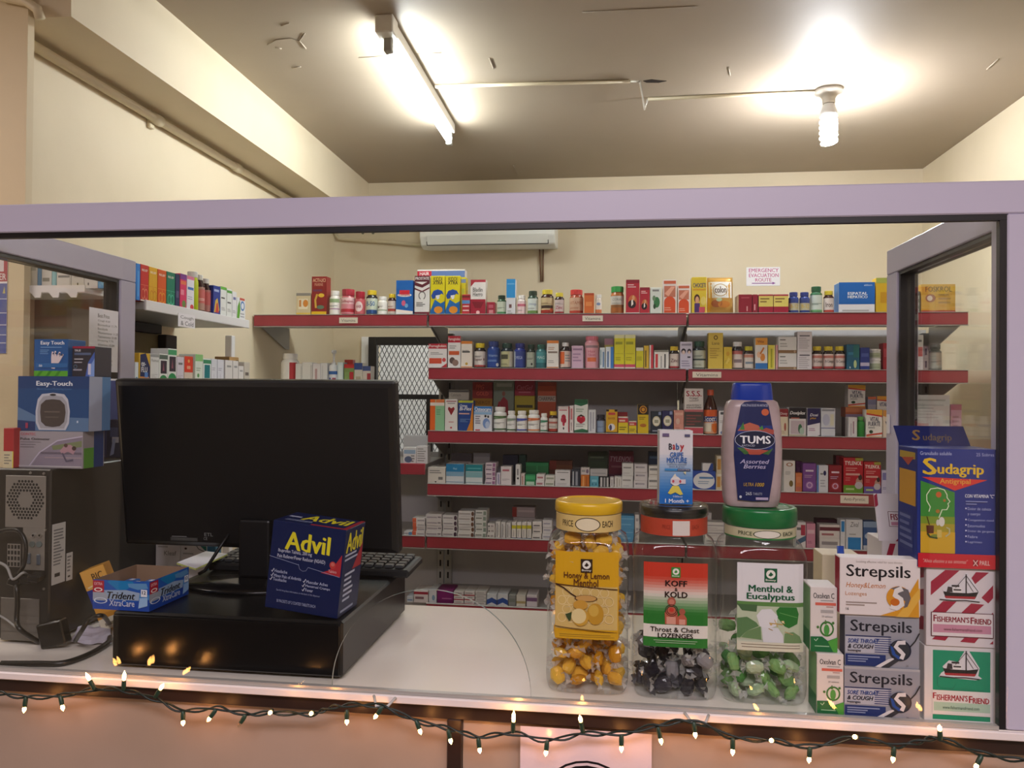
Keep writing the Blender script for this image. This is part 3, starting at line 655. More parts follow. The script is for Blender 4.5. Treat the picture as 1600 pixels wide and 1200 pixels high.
Bt(1, 823, 840, 454, '2a4436', '1c3426', 'cfd8d4', [T('Omega', .2, .5, .8, .7, '4a6a9a'), R(0, 0, 1, .18, '6a8a4a'), tx(.25)], 'dark green pill bottle with blue green label')
Bt(1, 843.5, 864.5, 452, '3a1c18', 'd8c33c', 'c9b48c', [R(0, 0, 1, .2, '9a2a20'), R(.1, .3, .9, .5, '3a2a20'), tx(.55, '6a4a30'), El(.8, .2, .12, .12, 'd05a30')], 'large brown pill bottle with yellow cap')
Bt(1, 865.5, 881, 457, '331c1a', 'd8c840', 'ccbab8', [R(0, 0, 1, .12, '9a2a30'), T('Zinc', .2, .3, .8, .55, '9a3048', 'b'), tx(.65)], 'smaller brown pill bottle with yellow cap beside the large one')
Bt(1, 888.5, 911, 452, 'a85038', 'c83a38', 'c8a48c', [T('VITAMIN', .1, .55, .9, .75, '9a5a3a'), R(0, 0, 1, .15, 'b03a2a'), tx(.25, 'a86a4a')], 'amber gummy jar with red cap', caph=.22, capr=.88, shoulder=.16)
C(1, 912, 928, 458, 'd06a30', [R(0, .9, 1, 1, 'b04a28'), R(0, 0, 1, .08, '4a2a20'), R(.15, .4, .8, .6, 'e08a4a')], 'small orange box beside the amber gummy jar')
Bt(1, 929.5, 940, 460, 'd9cfc4', 'e0dcd8', 'dcd4cc', [El(.5, .75, .25, .12, '7a8ab0'), R(0, 0, 1, .3, 'd07a50')], 'slim white and orange tube bottle', capr=.95, shoulder=.03, name='tube_bottle')
Bt(1, 953.5, 975, 447, 'b06a38', '2f9a48', 'c9c4bc', [T('CORAL', .2, .6, .8, .8, '6a6a60'), R(0, 0, 1, .25, '8a5a30'), tx(.3, '8a8a80')], 'amber jar with bright green cap', caph=.22, capr=.95, lz=(.25, .66))
for i, (a, b, y) in enumerate(((977.5, 999, 437), (999.3, 1015, 449))):
    C(1, a, b, y, 'b52a38', [R(0, .9, 1, 1, '8c2030'), R(0, 0, 1, .06, 'e6d8d8'), El(.5, .38, .32, .18, 'c86a3a'), El(.45, .3, .3, .12, '2a1a1c'), Po([(.4, .4), (.5, .45), (.55, .3), (.4, .24)], 'eee6e0'), tx(.76, 'e8c0c0'), El(.55, .48, .1, .07, 'd8a070')], ['tall red box with oval figure picture', 'shorter red box with oval figure picture'][i], side='96202e')
C(1, 1015.3, 1033, 449, 'dbe0da', [El(.6, .45, .28, .2, '3a7a4a'), El(.35, .6, .15, .1, '6a8a6a'), El(.4, .3, .12, .1, '2a4a30'), R(.2, .85, .8, .92, '888')], 'white box with green leaf picture')
for i, (a, b, y) in enumerate(((1035.5, 1057, 437), (1058.5, 1078, 445))):
    C(1, a, b, y, 'e6d9d4', [R(.05, .88, .95, .97, 'd06a4a'), R(.08, .5, .92, .82, 'c87a60'), Po([(.1, .6), (.6, .8), (.9, .8), (.4, .52)], 'e8a890'), El(.5, .36, .42, .16, 'd8522a'), R(.08, .05, .92, .36, 'd8522a'), tx(.1, 'e8a088')], ['taller orange and white box with arched front', 'shorter orange and white box with arched front'][i])
C(1, 1080.5, 1104, 433, 'e0c43a', [T('CHOCETI', .06, .72, .94, .84, '2a3a6a', 'B'), R(.05, .64, .95, .69, 'd8a030'), El(.35, .42, .2, .12, '4a2a20'), El(.36, .38, .13, .1, 'e0a880'), R(.18, .05, .55, .3, '4a2f6a'), El(.78, .36, .18, .12, 'e6d070'), R(.5, .06, .9, .2, 'c04a58'), R(.3, 0, .85, .06, 'c04a70')], 'yellow box with dark blue lettering and small picture')
# foil pouch
def pouch():
    x, Y, z0, w_, h = spot(1, 1105, 1147, 432, .012)
    m = MB(); n = 8; g = 12; vs = []; fs = []
    F_ = P_('gold_foil', 'c79a4e', .28, metal=.25)
    for s_ in (-1, 1):
        o0 = len(vs)
        for j in range(g+1):
            for i in range(n+1):
                u, v = i/n, j/g; th = .016*math.sin(PI*min(1, max(0, v*1.0)))**.6*(math.sin(PI*u)**.5 if 0 < u < 1 else 0)+.001
                vs.append(((u-.5)*w_*(1-.03*v+.02*math.sin(v*9)*abs(u-.5)), .02+s_*th+.012*v, v*h))
        for j in range(g):
            for i in range(n):
                a = o0+j*(n+1)+i; f = (a, a+1, a+n+2, a+n+1); fs.append(f if s_ < 0 else f[::-1])
    k = (n+1)*(g+1)
    for j in range(g):
        for i in (0, n):
            a = j*(n+1)+i; fs.append((a, a+n+1, a+k+n+1, a+k))
    for j in (0, g):
        for i in range(n):
            a = j*(n+1)+i; fs.append((a, a+1, a+k+1, a+k))
    m.add(vs, fs, F_, True)
    mp = lambda u, v, hh: ((u-.5)*w_*.94, .02-.016*math.sin(PI*min(.999, max(.001, v)))**.6*max(.02, math.sin(PI*min(.98, max(.02, u))))**.5-.0012+.012*v-hh, v*h)
    mp.asp = w_/h; mp.curved = True; mp.grid = (10, 10)
    art(m, [R(.03, .45, .97, .88, 'dcdcd8'), El(.5, .66, .3, .17, 'a8894a'), El(.5, .66, .27, .15, 'e6e4e0'), T('colon', .27, .58, .75, .76, '5a4a38', 'B'), El(.35, .3, .22, .1, 'a8623a'), El(.65, .28, .25, .09, 'c8803a'), El(.45, .4, .12, .05, 'b8c8a0')], mp)
    tag(m.build('foil_pouch', None, (x, Y, z0)), 'gold foil pouch with a white panel and oval emblem on the top red shelf', 'pouch')
pouch()
C(1, 1153.5, 1175, 460, '8c2030', [R(.6, .15, .68, .4, 'd8a0a0'), R(.2, .8, .8, .86, 'a84a54')], 'dark red box with beige end beside the foil pouch', left=[R(.02, 0, .98, 1, 'c8a888')], d=.09)
C(1, 1175.3, 1184, 460, '8c2233', [R(.3, .2, .55, .5, 'd8a0a0')], 'narrow dark red box between the dark red and maroon boxes')
for i, (a, b) in enumerate(((1185, 1208), (1208.3, 1232))):
    C(1, a, b, 460, '9c1f38', [R(0, .38, 1, .92, 'd9c86a'), R(0, .92, 1, 1, 'a83048'), tx(.55, '8a6a3a', 2, .1, .9, .3)], ['yellow over maroon box beside the narrow red box', 'yellow over maroon box beside the blue bottles'][i])
for i, (a, b) in enumerate(((1233, 1249.5), (1250, 1267))):
    Bt(1, a, b, 456, '2a3f86', '2a3a86', 'b8b49c', [R(0, .7, 1, 1, '3a4a8a'), T('B-12', .2, .3, .8, .6, 'c8a848', 'b'), R(0, 0, 1, .15, '2a3f80')], ['blue pill bottle with tan label beside the maroon boxes', 'blue pill bottle with tan label beside the green bottle'][i])
Bt(1, 1267.5, 1287, 447, '35694a', '1f5a38', 'ccd6d0', [tx(.4, '5a7a6a'), R(0, 0, 1, .12, '6aa870')], 'large green pill bottle with green cap')
Bt(1, 1288, 1305, 454, '3a1a16', 'd6c038', 'd8ccc8', [T('Iron', .2, .35, .7, .7, '4a3a3a', 'b'), R(0, 0, 1, .15, 'b03a30')], 'brown pill bottle with yellow cap beside the wide blue box')
C(1, 1310, 1367, 441, 'dcdce2', [R(0, .3, 1, 1, '1f62b0'), T('ESPATAL', .25, .6, .8, .69, 'e6ecf6', 'B'), T('HEPATICO', .25, .49, .8, .58, 'e6ecf6', 'B'), T('abbot', .7, .88, .93, .94, 'c8d8f0'), tx(.05, 'aaa', 1, .1, .9, .1)], 'wide blue over white box with white lettering', left=[R(.02, 0, .98, .98, '3a7ac0')], d=.06)
C(1, 1368.5, 1402, 434, 'c9a42a', [R(0, .85, 1, 1, '9aa04a'), R(.2, .3, .7, .6, 'b88a20')], 'tall mustard yellow box partly behind the glass screen post')
C(1, 1419, 1438, 455, '6f7a70', [R(.1, .65, .9, .8, 'b8bcb8'), R(.1, .35, .9, .5, 'b8bcb8'), R(.1, .08, .9, .22, 'b8bcb8')], 'grey green striped box seen through the side pane')
C(1, 1439, 1493, 444, 'cfa238', [R(0, 0, 1, .1, 'b8383c'), T('FOSKROL', .12, .74, .9, .92, '5a4a28', 'b'), El(.27, .52, .15, .14, '9a5a4a'), El(.25, .52, .08, .09, 'e6d8d0'), tx(.3, 'a8843a', 3, .5, .95, .4)], 'yellow box with red foot seen through the side pane', d=.06)
C(1, 1424, 1440, 449, 'd0a030', [R(.2, .6, .8, .9, 'b88a28')], 'small yellow box behind the grey green striped box', yo=.06, d=.03)
# --- second shelf
fer = lambda: [R(0, .8, 1, 1, 'b8283a'), T('Feroglobin', .04, .83, .96, .96, 'f2e6e6', 'b'), R(.05, .2, .72, .42, 'd0523a'), tx(.55, '999', 2), El(.85, .35, .1, .08, 'c84a50'), Po([(.6, 0), (1, .22), (1, 0)], 'b8303c')]
C(2, 669, 698.5, 537, 'e8e4e6', fer(), 'wide white box with red top at the shelf end', side='d8d4d6')
C(2, 699.5, 719.8, 525, 'e6e2e4', [R(0, .8, 1, 1, 'b8283a'), T('Feroglobin', .03, .84, .97, .95, 'f2e6e6', 'b'), R(.08, .42, .9, .54, 'd0603a'), El(.35, .25, .22, .1, '5a4a48'), El(.6, .18, .25, .1, '8a7068'), tx(.6, '999', 2)], 'tall white box with red top and group picture')
C(2, 720, 738, 533, 'e6ddd4', [R(0, .9, 1, 1, 'd8843a'), R(.1, .58, .8, .64, '555'), T('PALMER', .12, .62, .7, .68, '444', 'b'), R(0, 0, 1, .08, 'd88a50'), El(.5, .18, .12, .05, 'c8a040')], 'white box with orange top and dark lettering')
Bt(2, 739.5, 758, 536, '2a2220', 'd8c22e', 'd4ccc8', [tx(.6, '555'), T('Super B', .1, .35, .9, .55, '6a3a3a', 'b'), R(0, 0, 1, .12, 'b04a48')], 'dark pill bottle with yellow cap beside the blue bottle')
Bt(2, 759.5, 780, 533, '24428c', '2a3f80', '284a96', [T('Vitamin', .2, .6, .8, .75, 'a8c0e6'), tx(.3, '88a8d8'), El(.8, .12, .1, .1, 'd8dce0')], 'all blue pill bottle beside the dark bottle')
Bt(2, 781, 801, 536, '22303a', '22443c', 'b8b48c', [R(.1, .5, .6, .8, '4a4a3a'), tx(.1, '6a6a50'), R(.7, 0, 1, 1, 'c8c4b8')], 'dark teal pill bottle with tan label')
Bt(2, 802, 821, 536, '28388a', '2a3580', '34468c', [T('OMEGA', .15, .5, .7, .7, 'b8c4e6'), R(0, 0, .2, 1, 'b8c0cc')], 'blue pill bottle between two dark bottles')
Bt(2, 822, 836, 538, '26302c', '203a30', 'a8aea0', [tx(.5, '555'), El(.6, .2, .08, .08, '2a2a2a')], 'small dark bottle with grey label')
Bt(2, 836.5, 853.5, 538, '3a7a80', '2a5c50', '4f949a', [T('MAG', .2, .55, .8, .75, 'cfe0e0'), R(0, 0, 1, .3, '2f6a74')], 'teal pill bottle with dark green cap')
C(2, 854, 873, 532, 'e8e4e0', [R(0, .9, 1, 1, 'd8803a'), R(.1, .56, .9, .62, '8a7a70'), R(0, 0, 1, .08, 'd08a5a'), tx(.66, 'c89a80', 2), tx(.2, 'aaa', 2)], 'tall white box with orange top and foot bands')
Bt(2, 874, 892, 535, '2a1f22', 'e6e4e6', 'dcc8be', [R(0, .2, .45, .95, 'd8683a'), tx(.3, '999', 3, .5, .95, .5)], 'dark syrup bottle with white cap', name='syrup_bottle', caph=.16, capr=.6, shoulder=.16)
C(2, 893, 911.5, 540, 'd4b4cc', [R(.1, .8, .9, .88, '9a7a98'), tx(.3, 'a888a8', 3, .1, .9, .4)], 'lilac box beside the pink bottle')
Bt(2, 913, 936, 525, 'dc9aa8', 'd8788c', 'e0a4b0', [R(.1, .82, .9, .92, '9a8088'), T('Hair', .3, .62, .7, .72, 'b84a68'), T('Skin', .3, .48, .7, .58, 'b84a68'), R(.25, .25, .75, .42, 'd8704a')], 'large pink gummy bottle', capr=.9, caph=.14, shoulder=.06, lz=(.05, .78))
C(2, 936.8, 945.5, 543, 'd8e0e6', [R(.55, .1, .85, .8, '6a8ab0'), R(.1, .2, .3, .9, '8aa8b0')], 'narrow white box beside the large pink bottle')
C(2, 946, 959, 542, 'dce4ee', [R(.62, 0, 1, 1, '3f7fc8'), R(.2, .1, .4, .8, '5a7aa8')], 'narrow white and blue box beside the yellow boxes')
C(2, 944, 958.5, 529, 'd6c86a', [R(0, .8, 1, 1, 'c898b0')], 'yellow and pink box behind the narrow white boxes', yo=.05, d=.03)
for i, (a, b) in enumerate(((959.5, 975.8), (976, 993))):
    C(2, a, b, 523, 'd8d02a', [R(0, .9, 1, 1, 'e6e4b0'), R(0, 0, 1, .1, 'e8d8d0'), R(0, .07, 1, .15, 'c84a68'), R(.1, .72, .8, .8, '9a9a20'), R(.1, .45, .9, .46, 'a8a020'), tx(.25, 'b0a820', 2)], ['lime yellow box beside the white and blue box', 'lime yellow box with dark logo beside the short yellow box'][i])
C(2, 993.5, 1005.5, 543, 'd4cc2a', [R(0, .85, 1, 1, 'e0e0d0'), R(0, 0, 1, .1, 'd08a80'), R(.1, .4, .8, .6, 'b8b020')], 'short yellow box with pale top')
C(2, 1006, 1014, 540, 'd8b43a', [R(.2, .1, .5, .8, '6a5a20')], 'thin yellow box standing on end')
C(2, 1014.3, 1021, 539, 'e8dcd8', [R(.4, 0, 1, 1, 'c83a48')], 'thin white and red box standing on end')
C(2, 1022, 1045, 547, 'e8e6e2', [R(0, .9, 1, 1, '98968c'), R(.08, .1, .25, .8, 'c83a40'), R(.7, .1, .8, .8, '555'), R(.45, .1, .52, .7, '999')], 'short wide white box with red stripe')
Bt(2, 1045.8, 1062, 541, '2c1f1c', 'd6b62a', 'd8ccc4', [T('Zinc', .2, .4, .8, .65, '6a3a48', 'b'), R(0, 0, 1, .12, 'b04048')], 'dark bottle with yellow cap beside the lilac faces box')
C(2, 1062.5, 1082, 534, 'cfc9dc', [El(.27, .66, .2, .1, '3a3440'), El(.27, .62, .13, .07, 'e0c8c0'), El(.75, .66, .17, .09, '3a3440'), El(.75, .62, .11, .06, 'e0c8c0'), R(.6, .42, .85, .48, '4a4a5a'), tx(.1, '9a94b0', 3, .1, .9, .25), R(.1, .86, .9, .93, '9a94a8')], 'lilac grey box with two small faces')
Bt(2, 1083, 1104, 533, '27363a', '1f4a3a', 'b8bcae', [R(0, .42, 1, .52, '3a4a4a'), tx(.6, '5a6a60', 2), tx(.1, '8a8a70', 2)], 'large dark green bottle with wide label')
C(2, 1106.5, 1130, 520, 'd8bc50', [Ri(.5, .87, .14, .06, .6, '5a4a20'), T('Lana', .25, .68, .75, .76, '6a5428'), tx(.3, 'b0923a', 5, .1, .9, .3), R(.1, .5, .9, .51, 'a8883a')], 'tall yellow box with round emblem')
C(2, 1130.5, 1144, 542, 'd4b63e', [El(.5, .7, .2, .1, 'c89a30'), tx(.3, 'a8882a', 3), Po([(.2, .3), (.6, .55), (.8, .45), (.4, .25)], 'e0c860')], 'short yellow box beside the tall emblem box')
Bt(2, 1144.5, 1162, 534, '26222a', 'e0dee2', 'd8ccc8', [R(0, .8, 1, 1, 'b86a68'), R(.2, .3, .8, .5, '8a7a80')], 'dark bottle with white cap beside the short yellow box', caph=.18)
Bt(2, 1162.5, 1179, 541, '302220', 'c8c030', 'd4ccc6', [R(0, .75, 1, .95, 'c88a78'), R(.2, .3, .9, .45, '7a8a9a')], 'dark bottle with yellow cap beside the child picture box')
C(2, 1180, 1199.5, 528, 'e0dcd8', [R(0, .78, 1, 1, 'e09a3a'), T('Vita', .15, .85, .7, .93, '8a3a20', 'b'), El(.6, .4, .2, .12, 'd88a40'), El(.3, .48, .18, .1, 'e8c0a0'), R(0, 0, 1, .22, '2f72b8'), L([(.4, .5), (.7, .7)], .05, 'c87830')], 'orange white and blue box with child drawing')
C(2, 1200, 1211.5, 539, 'd8cc50', [R(.35, .1, .6, .85, '9a9a30'), R(.85, 0, 1, 1, 'e0d8a0')], 'narrow yellow box with vertical lettering')
C(2, 1212, 1215.6, 539, 'd89aa0', [R(.2, .1, .8, .9, 'e0b0b0')], 'very thin pink box standing on end')
x, Y, z0, w_, h = spot(2, 1216, 1245, 526, 0)
for i in range(2):
    carton('medicine_box', ['lower', 'upper'][i]+' of two stacked white boxes with brown band on the second red shelf', 'box', w_, .05, h/2-.0004, 'dad8d8', (x, Y, z0+h/2*i), front=[R(0, .02, 1, .2, '8a6a4a'), tx(.75, '555', 1, .08, .6, .12), tx(.35, 'aaa', 2, .08, .5, .3), Ri(.9, .12, .05, .06, .5, 'e0c0a0')])
x, Y, z0, w_, h = spot(2, 1245.5, 1269, 518, 0)
for i in range(2):
    carton('medicine_box', ['lower', 'upper'][i]+' of two stacked plain white boxes with small grey print on the second red shelf', 'box', w_, .05, h/2-.0004, 'd9d4da', (x, Y, z0+h/2*i), front=[R(.15, .75, .85, .82, '6a6870'), tx(.1, 'b0acb4', 6, .1, .9, .6)])
for i, (a, b) in enumerate(((1270, 1287), (1287.5, 1304.8), (1305.2, 1322.5))):
    Bt(2, a, b, 541, '2a1d1c', 'd4be34', 'd8c8c4', [R(0, .72, 1, .9, 'c07a70'), T('B-Complex', .2, .35, .95, .6, '4a4448', 'b'), R(0, 0, 1, .15, 'a84448')], ['brown yellow capped bottle next to the white stacked boxes', 'brown yellow capped bottle in the middle of its trio', 'brown yellow capped bottle next to the teal box'][i])
C(2, 1323, 1343.5, 538, '245c78', [R(.5, .5, .95, .98, '2a6a6a'), El(.65, .25, .12, .15, 'b8c890'), El(.25, .12, .05, .04, 'd8e0e6'), R(.1, .6, .5, .7, '3a7a9a')], 'dark teal box with glowing picture')
C(2, 1344, 1359, 543, '2a3a80', [R(0, .2, 1, .35, 'b0a8c0'), R(.1, .6, .9, .75, '4a5a9a')], 'royal blue box with pale stripe')
for i, (y, zz_) in enumerate(((560, None), (535, 1))):
    x, Y, z0, w_, h = spot(2, 1360, 1379, 560, .006)
    bottle('cream_tub', ['lower', 'upper'][i]+' of two stacked white tubs on the second red shelf', w_, .033 if i else h, 'd8dad6', 'eceae8', 'aab49a', [tx(.3, '6a7a5a')], (x, Y, z0+(h+.0004)*i), capr=1.02, caph=.22, shoulder=.04, cat_='tub', lz=(.1, .6))
C(2, 1379.5, 1392, 536, 'a02a38', [R(.1, .5, .9, .8, 'b84a58')], 'red box beside the glass screen post', yo=.02)
C(2, 1418, 1443, 523, 'dcdad8', [R(.1, .8, .9, .86, '777'), R(.05, .52, .3, .66, '3a8a9a'), R(.3, .45, .65, .66, 'd8a040'), R(.6, .4, .95, .66, 'c85a48'), tx(.1, 'aaa', 3)], 'white box with coloured squares seen through the side pane')
Bt(2, 1455, 1475, 538, '4a5450', '3a4440', '9aa098', [tx(.4, '555'), R(0, 0, 1, .1, '7a807a')], 'grey green pill bottle alone at the shelf end')
# --- third shelf
C(3, 672, 695, 624, '8fc49a', [R(0, 0, .36, 1, 'e0682a'), R(.4, .9, 1, 1, 'd87a48'), R(0, .8, 1, .9, 'e6dcd4'), tx(.5, '6aa07a', 3, .45, .9, .2)], 'green and orange box at the shelf end')
C(3, 695.3, 715.5, 624, 'e6e2e0', [Po([(.5, .5), (.22, .7), (.3, .77), (.5, .72), (.7, .77), (.78, .7)], '8c1f28'), R(.1, .92, .9, .96, 'a87a80'), R(.2, .86, .8, .89, '999'), R(.3, .28, .7, .31, 'c08a8a'), El(.5, .12, .08, .03, 'c04a50')], 'white box with dark red heart')
C(3, 716, 740, 626, '22458c', [R(0, .93, 1, 1, 'b0b83a'), T('Osteo', .1, .8, .6, .88, 'e6ecf4', 'bi'), T('Bi-Flex', .08, .68, .9, .8, 'f0f2f6', 'bi'), Po([(.95, .9), (1, .9), (1, 0), (.55, 0), (.8, .3)], 'd8862a'), R(.05, .56, .75, .6, 'd8a8a0'), tx(.3, '6a8ac0', 3)], 'blue box with orange curved edge')
C(3, 740.5, 769, 635, 'e2e4ee', [R(0, .8, 1, 1, '3a7cc4'), T('Osteocare', .04, .81, .96, .97, 'f2f6fa', 'B'), El(.7, .34, .2, .2, '7a98d0'), El(.76, .28, .12, .14, 'b8c8e6'), El(.65, .62, .06, .05, '222'), El(.8, .6, .05, .05, '222'), R(0, .68, 1, .78, '90b8e0'), tx(.3, '889', 4, .08, .45, .35), R(.08, .05, .35, .1, 'c84a50')], 'white box with blue heading and knee picture')
for i, (a, b, y, c1, c2, dd) in enumerate(((770, 791, 636, '5a7a50', '4a6a48', 'large white pill bottle with green label line'), (791.5, 806, 642, '8a9a8a', '3a5a3a', 'white pill bottle with thin green wave'), (806.5, 823.5, 642, '4a58b0', '3a4aa0', 'white pill bottle with blue label bands'), (824, 843.5, 641, 'd8784a', 'd88a5a', 'white pill bottle with orange label bands'), (844, 856, 646, '3a8a6a', '2f7a5a', 'smaller white pill bottle with teal label line'))):
    Bt(3, a, b, y, 'e8e8e6', 'f0f0ee', 'ecebe8', [R(0, .82, 1, .95, c1), R(0, .02, 1, .12, c2), tx(.4, '777', 2), Po([(0, .7), (1, .82), (1, .86), (0, .78)], c1)], dd, caph=.18)
Bt(3, 857, 871.5, 643, '3a1d1a', 'd8b42a', 'd8ccc4', [R(0, .6, 1, .75, 'b86a60'), R(0, 0, 1, .2, 'a83a30'), tx(.3, '888')], 'dark bottle with yellow cap beside the red berry box')
C(3, 872, 890, 635, 'ece6e4', [R(0, .9, 1, 1, 'd8cac8'), R(.1, .84, .8, .88, 'c87078'), El(.5, .6, .2, .1, 'b0283c'), El(.4, .5, .15, .1, 'c03a50'), El(.6, .48, .15, .1, 'a82038'), El(.5, .36, .1, .1, 'b83048'), El(.5, .18, .06, .05, '3a3038'), R(.92, 0, 1, 1, 'b84a58')], 'white box with red grape cluster')
C(3, 890.3, 896.8, 634, 'e6dcdc', [R(.2, .5, .7, .9, 'c87a80'), R(.3, .1, .6, .4, 'b0a0a0')], 'narrow white box edge beside the grape cluster box')
C(3, 897.5, 919, 624, 'e8ebe6', [R(0, .87, 1, 1, '1f5a3a'), R(0, 0, 1, .09, '1f5a3a'), Po([(0, .85), (.5, .8), (1, .87), (1, .89), (0, .89)], '2a6a48'), Po([(0, .09), (.6, .14), (1, .1), (1, .06), (0, .06)], '2a6a48'), El(.35, .42, .17, .09, 'c8203a'), El(.65, .42, .17, .09, 'd02840'), El(.5, .38, .18, .09, 'b81a34'), Po([(.2, .5), (.5, .56), (.8, .5), (.5, .5)], '3a2a20'), tx(.62, '9ab0a0', 2), tx(.18, 'aaa', 2)], 'tall white box with green bands and red fruit')
C(3, 919.5, 931.5, 640, 'd8dade', [R(.2, .1, .4, .9, 'a8aab8'), R(.6, .2, .75, .9, 'a8aab8')], 'grey white box with vertical print')
Bt(3, 932.3, 946.5, 648, '2a2a3a', '2a2a38', '8a9cb8', [tx(.4, '5a6a88')], 'short dark bottle with grey blue label', capr=.9)
C(3, 947, 965.3, 640, 'd8a82a', [R(0, .92, .25, 1, '2a2018'), R(.75, .92, 1, 1, '2a2018'), R(.2, .78, .8, .88, 'c84a48'), El(.5, .28, .3, .14, 'e6e4e6'), El(.4, .26, .12, .12, '4a4a70'), R(0, 0, 1, .08, '2a2018'), T('BAYER', .2, .6, .8, .68, 'a05a20', 'b')], 'yellow box with black corners and white picture')
for i, (a, b, y, dd) in enumerate(((966, 982, 651, 'red over yellow box beside the black cornered box'), (982.5, 995, 658, 'smaller red over yellow box'))):
    C(3, a, b, y, 'dcc62a', [R(0, .66, 1, 1, 'c03a40'), R(.1, .72, .7, .82, 'e6c0b0'), tx(.2, '7a6a20', 2, .1, .9, .25), R(0, .92, 1, 1, 'dcd0cc')], dd)
C(3, 964, 981, 644, '9c2a34', [R(.1, .5, .9, .9, 'a83a40')], 'dark red box behind the red over yellow boxes', yo=.055, d=.03)
C(3, 996.5, 1014, 632, 'd8ba22', [R(0, .66, 1, 1, '2a2018'), El(.5, .83, .34, .13, 'd89a2a'), Ri(.5, .83, .26, .1, .6, '6a3a18'), tx(.48, '8a7a20', 2), El(.5, .3, .3, .06, 'b8702a')], 'yellow box with black top and sun emblem')
for i, (a, b, y) in enumerate(((1017.5, 1034.3, 643), (1034.6, 1052, 642))):
    C(3, a, b, y, ['26303c', '2a2a5a'][i], [El(.5, .58, .38, .22, 'd8d0b0'), El(.5, .58, .3, .17, 'ece8d8'), R(.3, .5, .7, .64, 'a8a890'), R(.7, .85, .95, .98, '8a9ac0'), tx(.1, '8a90a0', 1)], ['dark grey box with cream oval emblem', 'dark violet box with cream oval emblem'][i])
C(3, 1053, 1069, 641, 'd8988a', [El(.4, .55, .2, .12, 'e6c0b0'), tx(.2, 'b87a70', 2), R(.1, .8, .9, .9, 'e6b8a8')], 'salmon pink box beside the tall tonic box')
C(3, 1069.5, 1099.3, 607, 'e2dcda', [T('S.S.S.', .08, .83, .92, .95, 'a8283c', 'B'), T('TONIC', .24, .76, .76, .81, '4a3a40', 'b'), L([(.25, .73), (.75, .74)], .01, '4a3a40'), T('HIGH POTENCY', .1, .62, .9, .66, '555', 'b'), T('IRON & B VITAMIN', .1, .57, .9, .61, '555', 'b'), R(0, .5, 1, .55, 'c06a70'), R(0, .18, 1, .5, '4a4440'), tx(.2, '8a4a4a', 4, .1, .9, .25), R(0, .04, 1, .16, 'c04a58')], 'tall white box with red initials')
def scott():
    x, Y, z0, w_, h = spot(3, 1100.5, 1122.5, 609, 0); r = w_/2
    o = MB().lathe([(r*.93, 0), (r, .004), (r, h*.58), (r*.8, h*.70), (r*.42, h*.84), (r*.38, h*.88)], 24, plastic('3f1c14', .15)).build('syrup_bottle', None, (x, Y+r, z0)); tag(o, 'brown glass syrup bottle with orange cap on the third red shelf', 'bottle')
    MB().lathe([(r*.5, h*.88), (r*.5, h*.985), (r*.45, h)], 30, plastic('c8502a'), rf=lambda i, a, z: 1 if i % 2 else .96).build('cap', o)
    m = MB(); l0, l1 = h*.04, h*.56; m.lathe([(r+.0002, l0), (r+.0002, l1)], 24, ink('dca888'), caps=(False, False))
    art(m, [R(0, .72, 1, 1, 'd8602f'), R(0, .5, 1, .72, '2a4a90'), T("Scott's", .1, .52, .9, .74, 'f0ecea', 'bi'), R(.05, .08, .5, .42, 'e6dcc8'), El(.72, .28, .18, .25, 'd8702a'), Po([(0, .42), (1, .5), (1, .46), (0, .38)], 'e6d8d0')], cyl_map(r+.0002, l0, l1, 165)); m.build('label', o)
scott()
C(3, 1123.3, 1135, 642, 'e0e0e4', [R(.2, .85, .8, .95, '555a60'), tx(.5, 'aaa', 2), El(.4, .12, .2, .06, '7a8ab8')], 'white box between the syrup bottle and the tall antacid bottle')
C(3, 1218, 1232, 639, 'd9ccb4', [R(0, .72, 1, 1, '8c2a30'), T('Doxy', .1, .76, .9, .88, 'e6d0d0', 'b'), El(.65, .35, .12, .15, 'a85a4a'), tx(.1, 'b0a088', 2)], 'cream box with dark red top')
C(3, 1233, 1260, 637, 'd8d4d6', [R(0, .62, 1, 1, '1c1a22'), T('Doxiplex', .04, .73, .96, .88, 'e6e4e8', 'Bi'), R(.1, .62, .6, .66, 'a85a4a'), R(.1, .1, .9, .55, 'c0b0b8'), El(.65, .28, .12, .16, '3a6a4a'), El(.75, .2, .14, .12, 'a8c0b0'), R(0, 0, 1, .07, 'b8b090')], 'white box with black top and slanted lettering')
C(3, 1261.5, 1282, 638, 'e4e0e8', [Po([(0, .4), (1, .5), (1, 1), (0, 1)], '2a2458'), T('Doxi', .2, .72, .85, .82, 'e6e4ee', 'bi'), T('plex', .2, .6, .7, .7, 'd8a030', 'bi'), tx(.2, 'b890b0', 2), Po([(.6, 0), (1, .08), (1, 0)], '2a2458')], 'dark violet over white box with slanted edge')
C(3, 1283, 1305.5, 638, 'cfd2dc', [R(.05, .9, .95, .97, '8a8c98'), R(0, .3, 1, .33, '6a72a0'), El(.35, .6, .25, .2, 'b8bcd4'), R(.65, .4, .9, .8, 'd8d4c0'), R(0, 0, 1, .05, '8a94b0')], 'pale grey box with blue rule')
C(3, 1326, 1339.7, 652, 'd8d4d6', [R(.5, .2, .65, .8, '9a7a88'), R(.2, .1, .35, .7, 'b8b0b8')], 'small pale box lying on end beside the green bottle')
Bt(3, 1340.2, 1353, 651, '2f8a3a', '5aa04a', None, [], 'bright green soap bottle', capr=.7, clearb=False, name='soap_bottle')
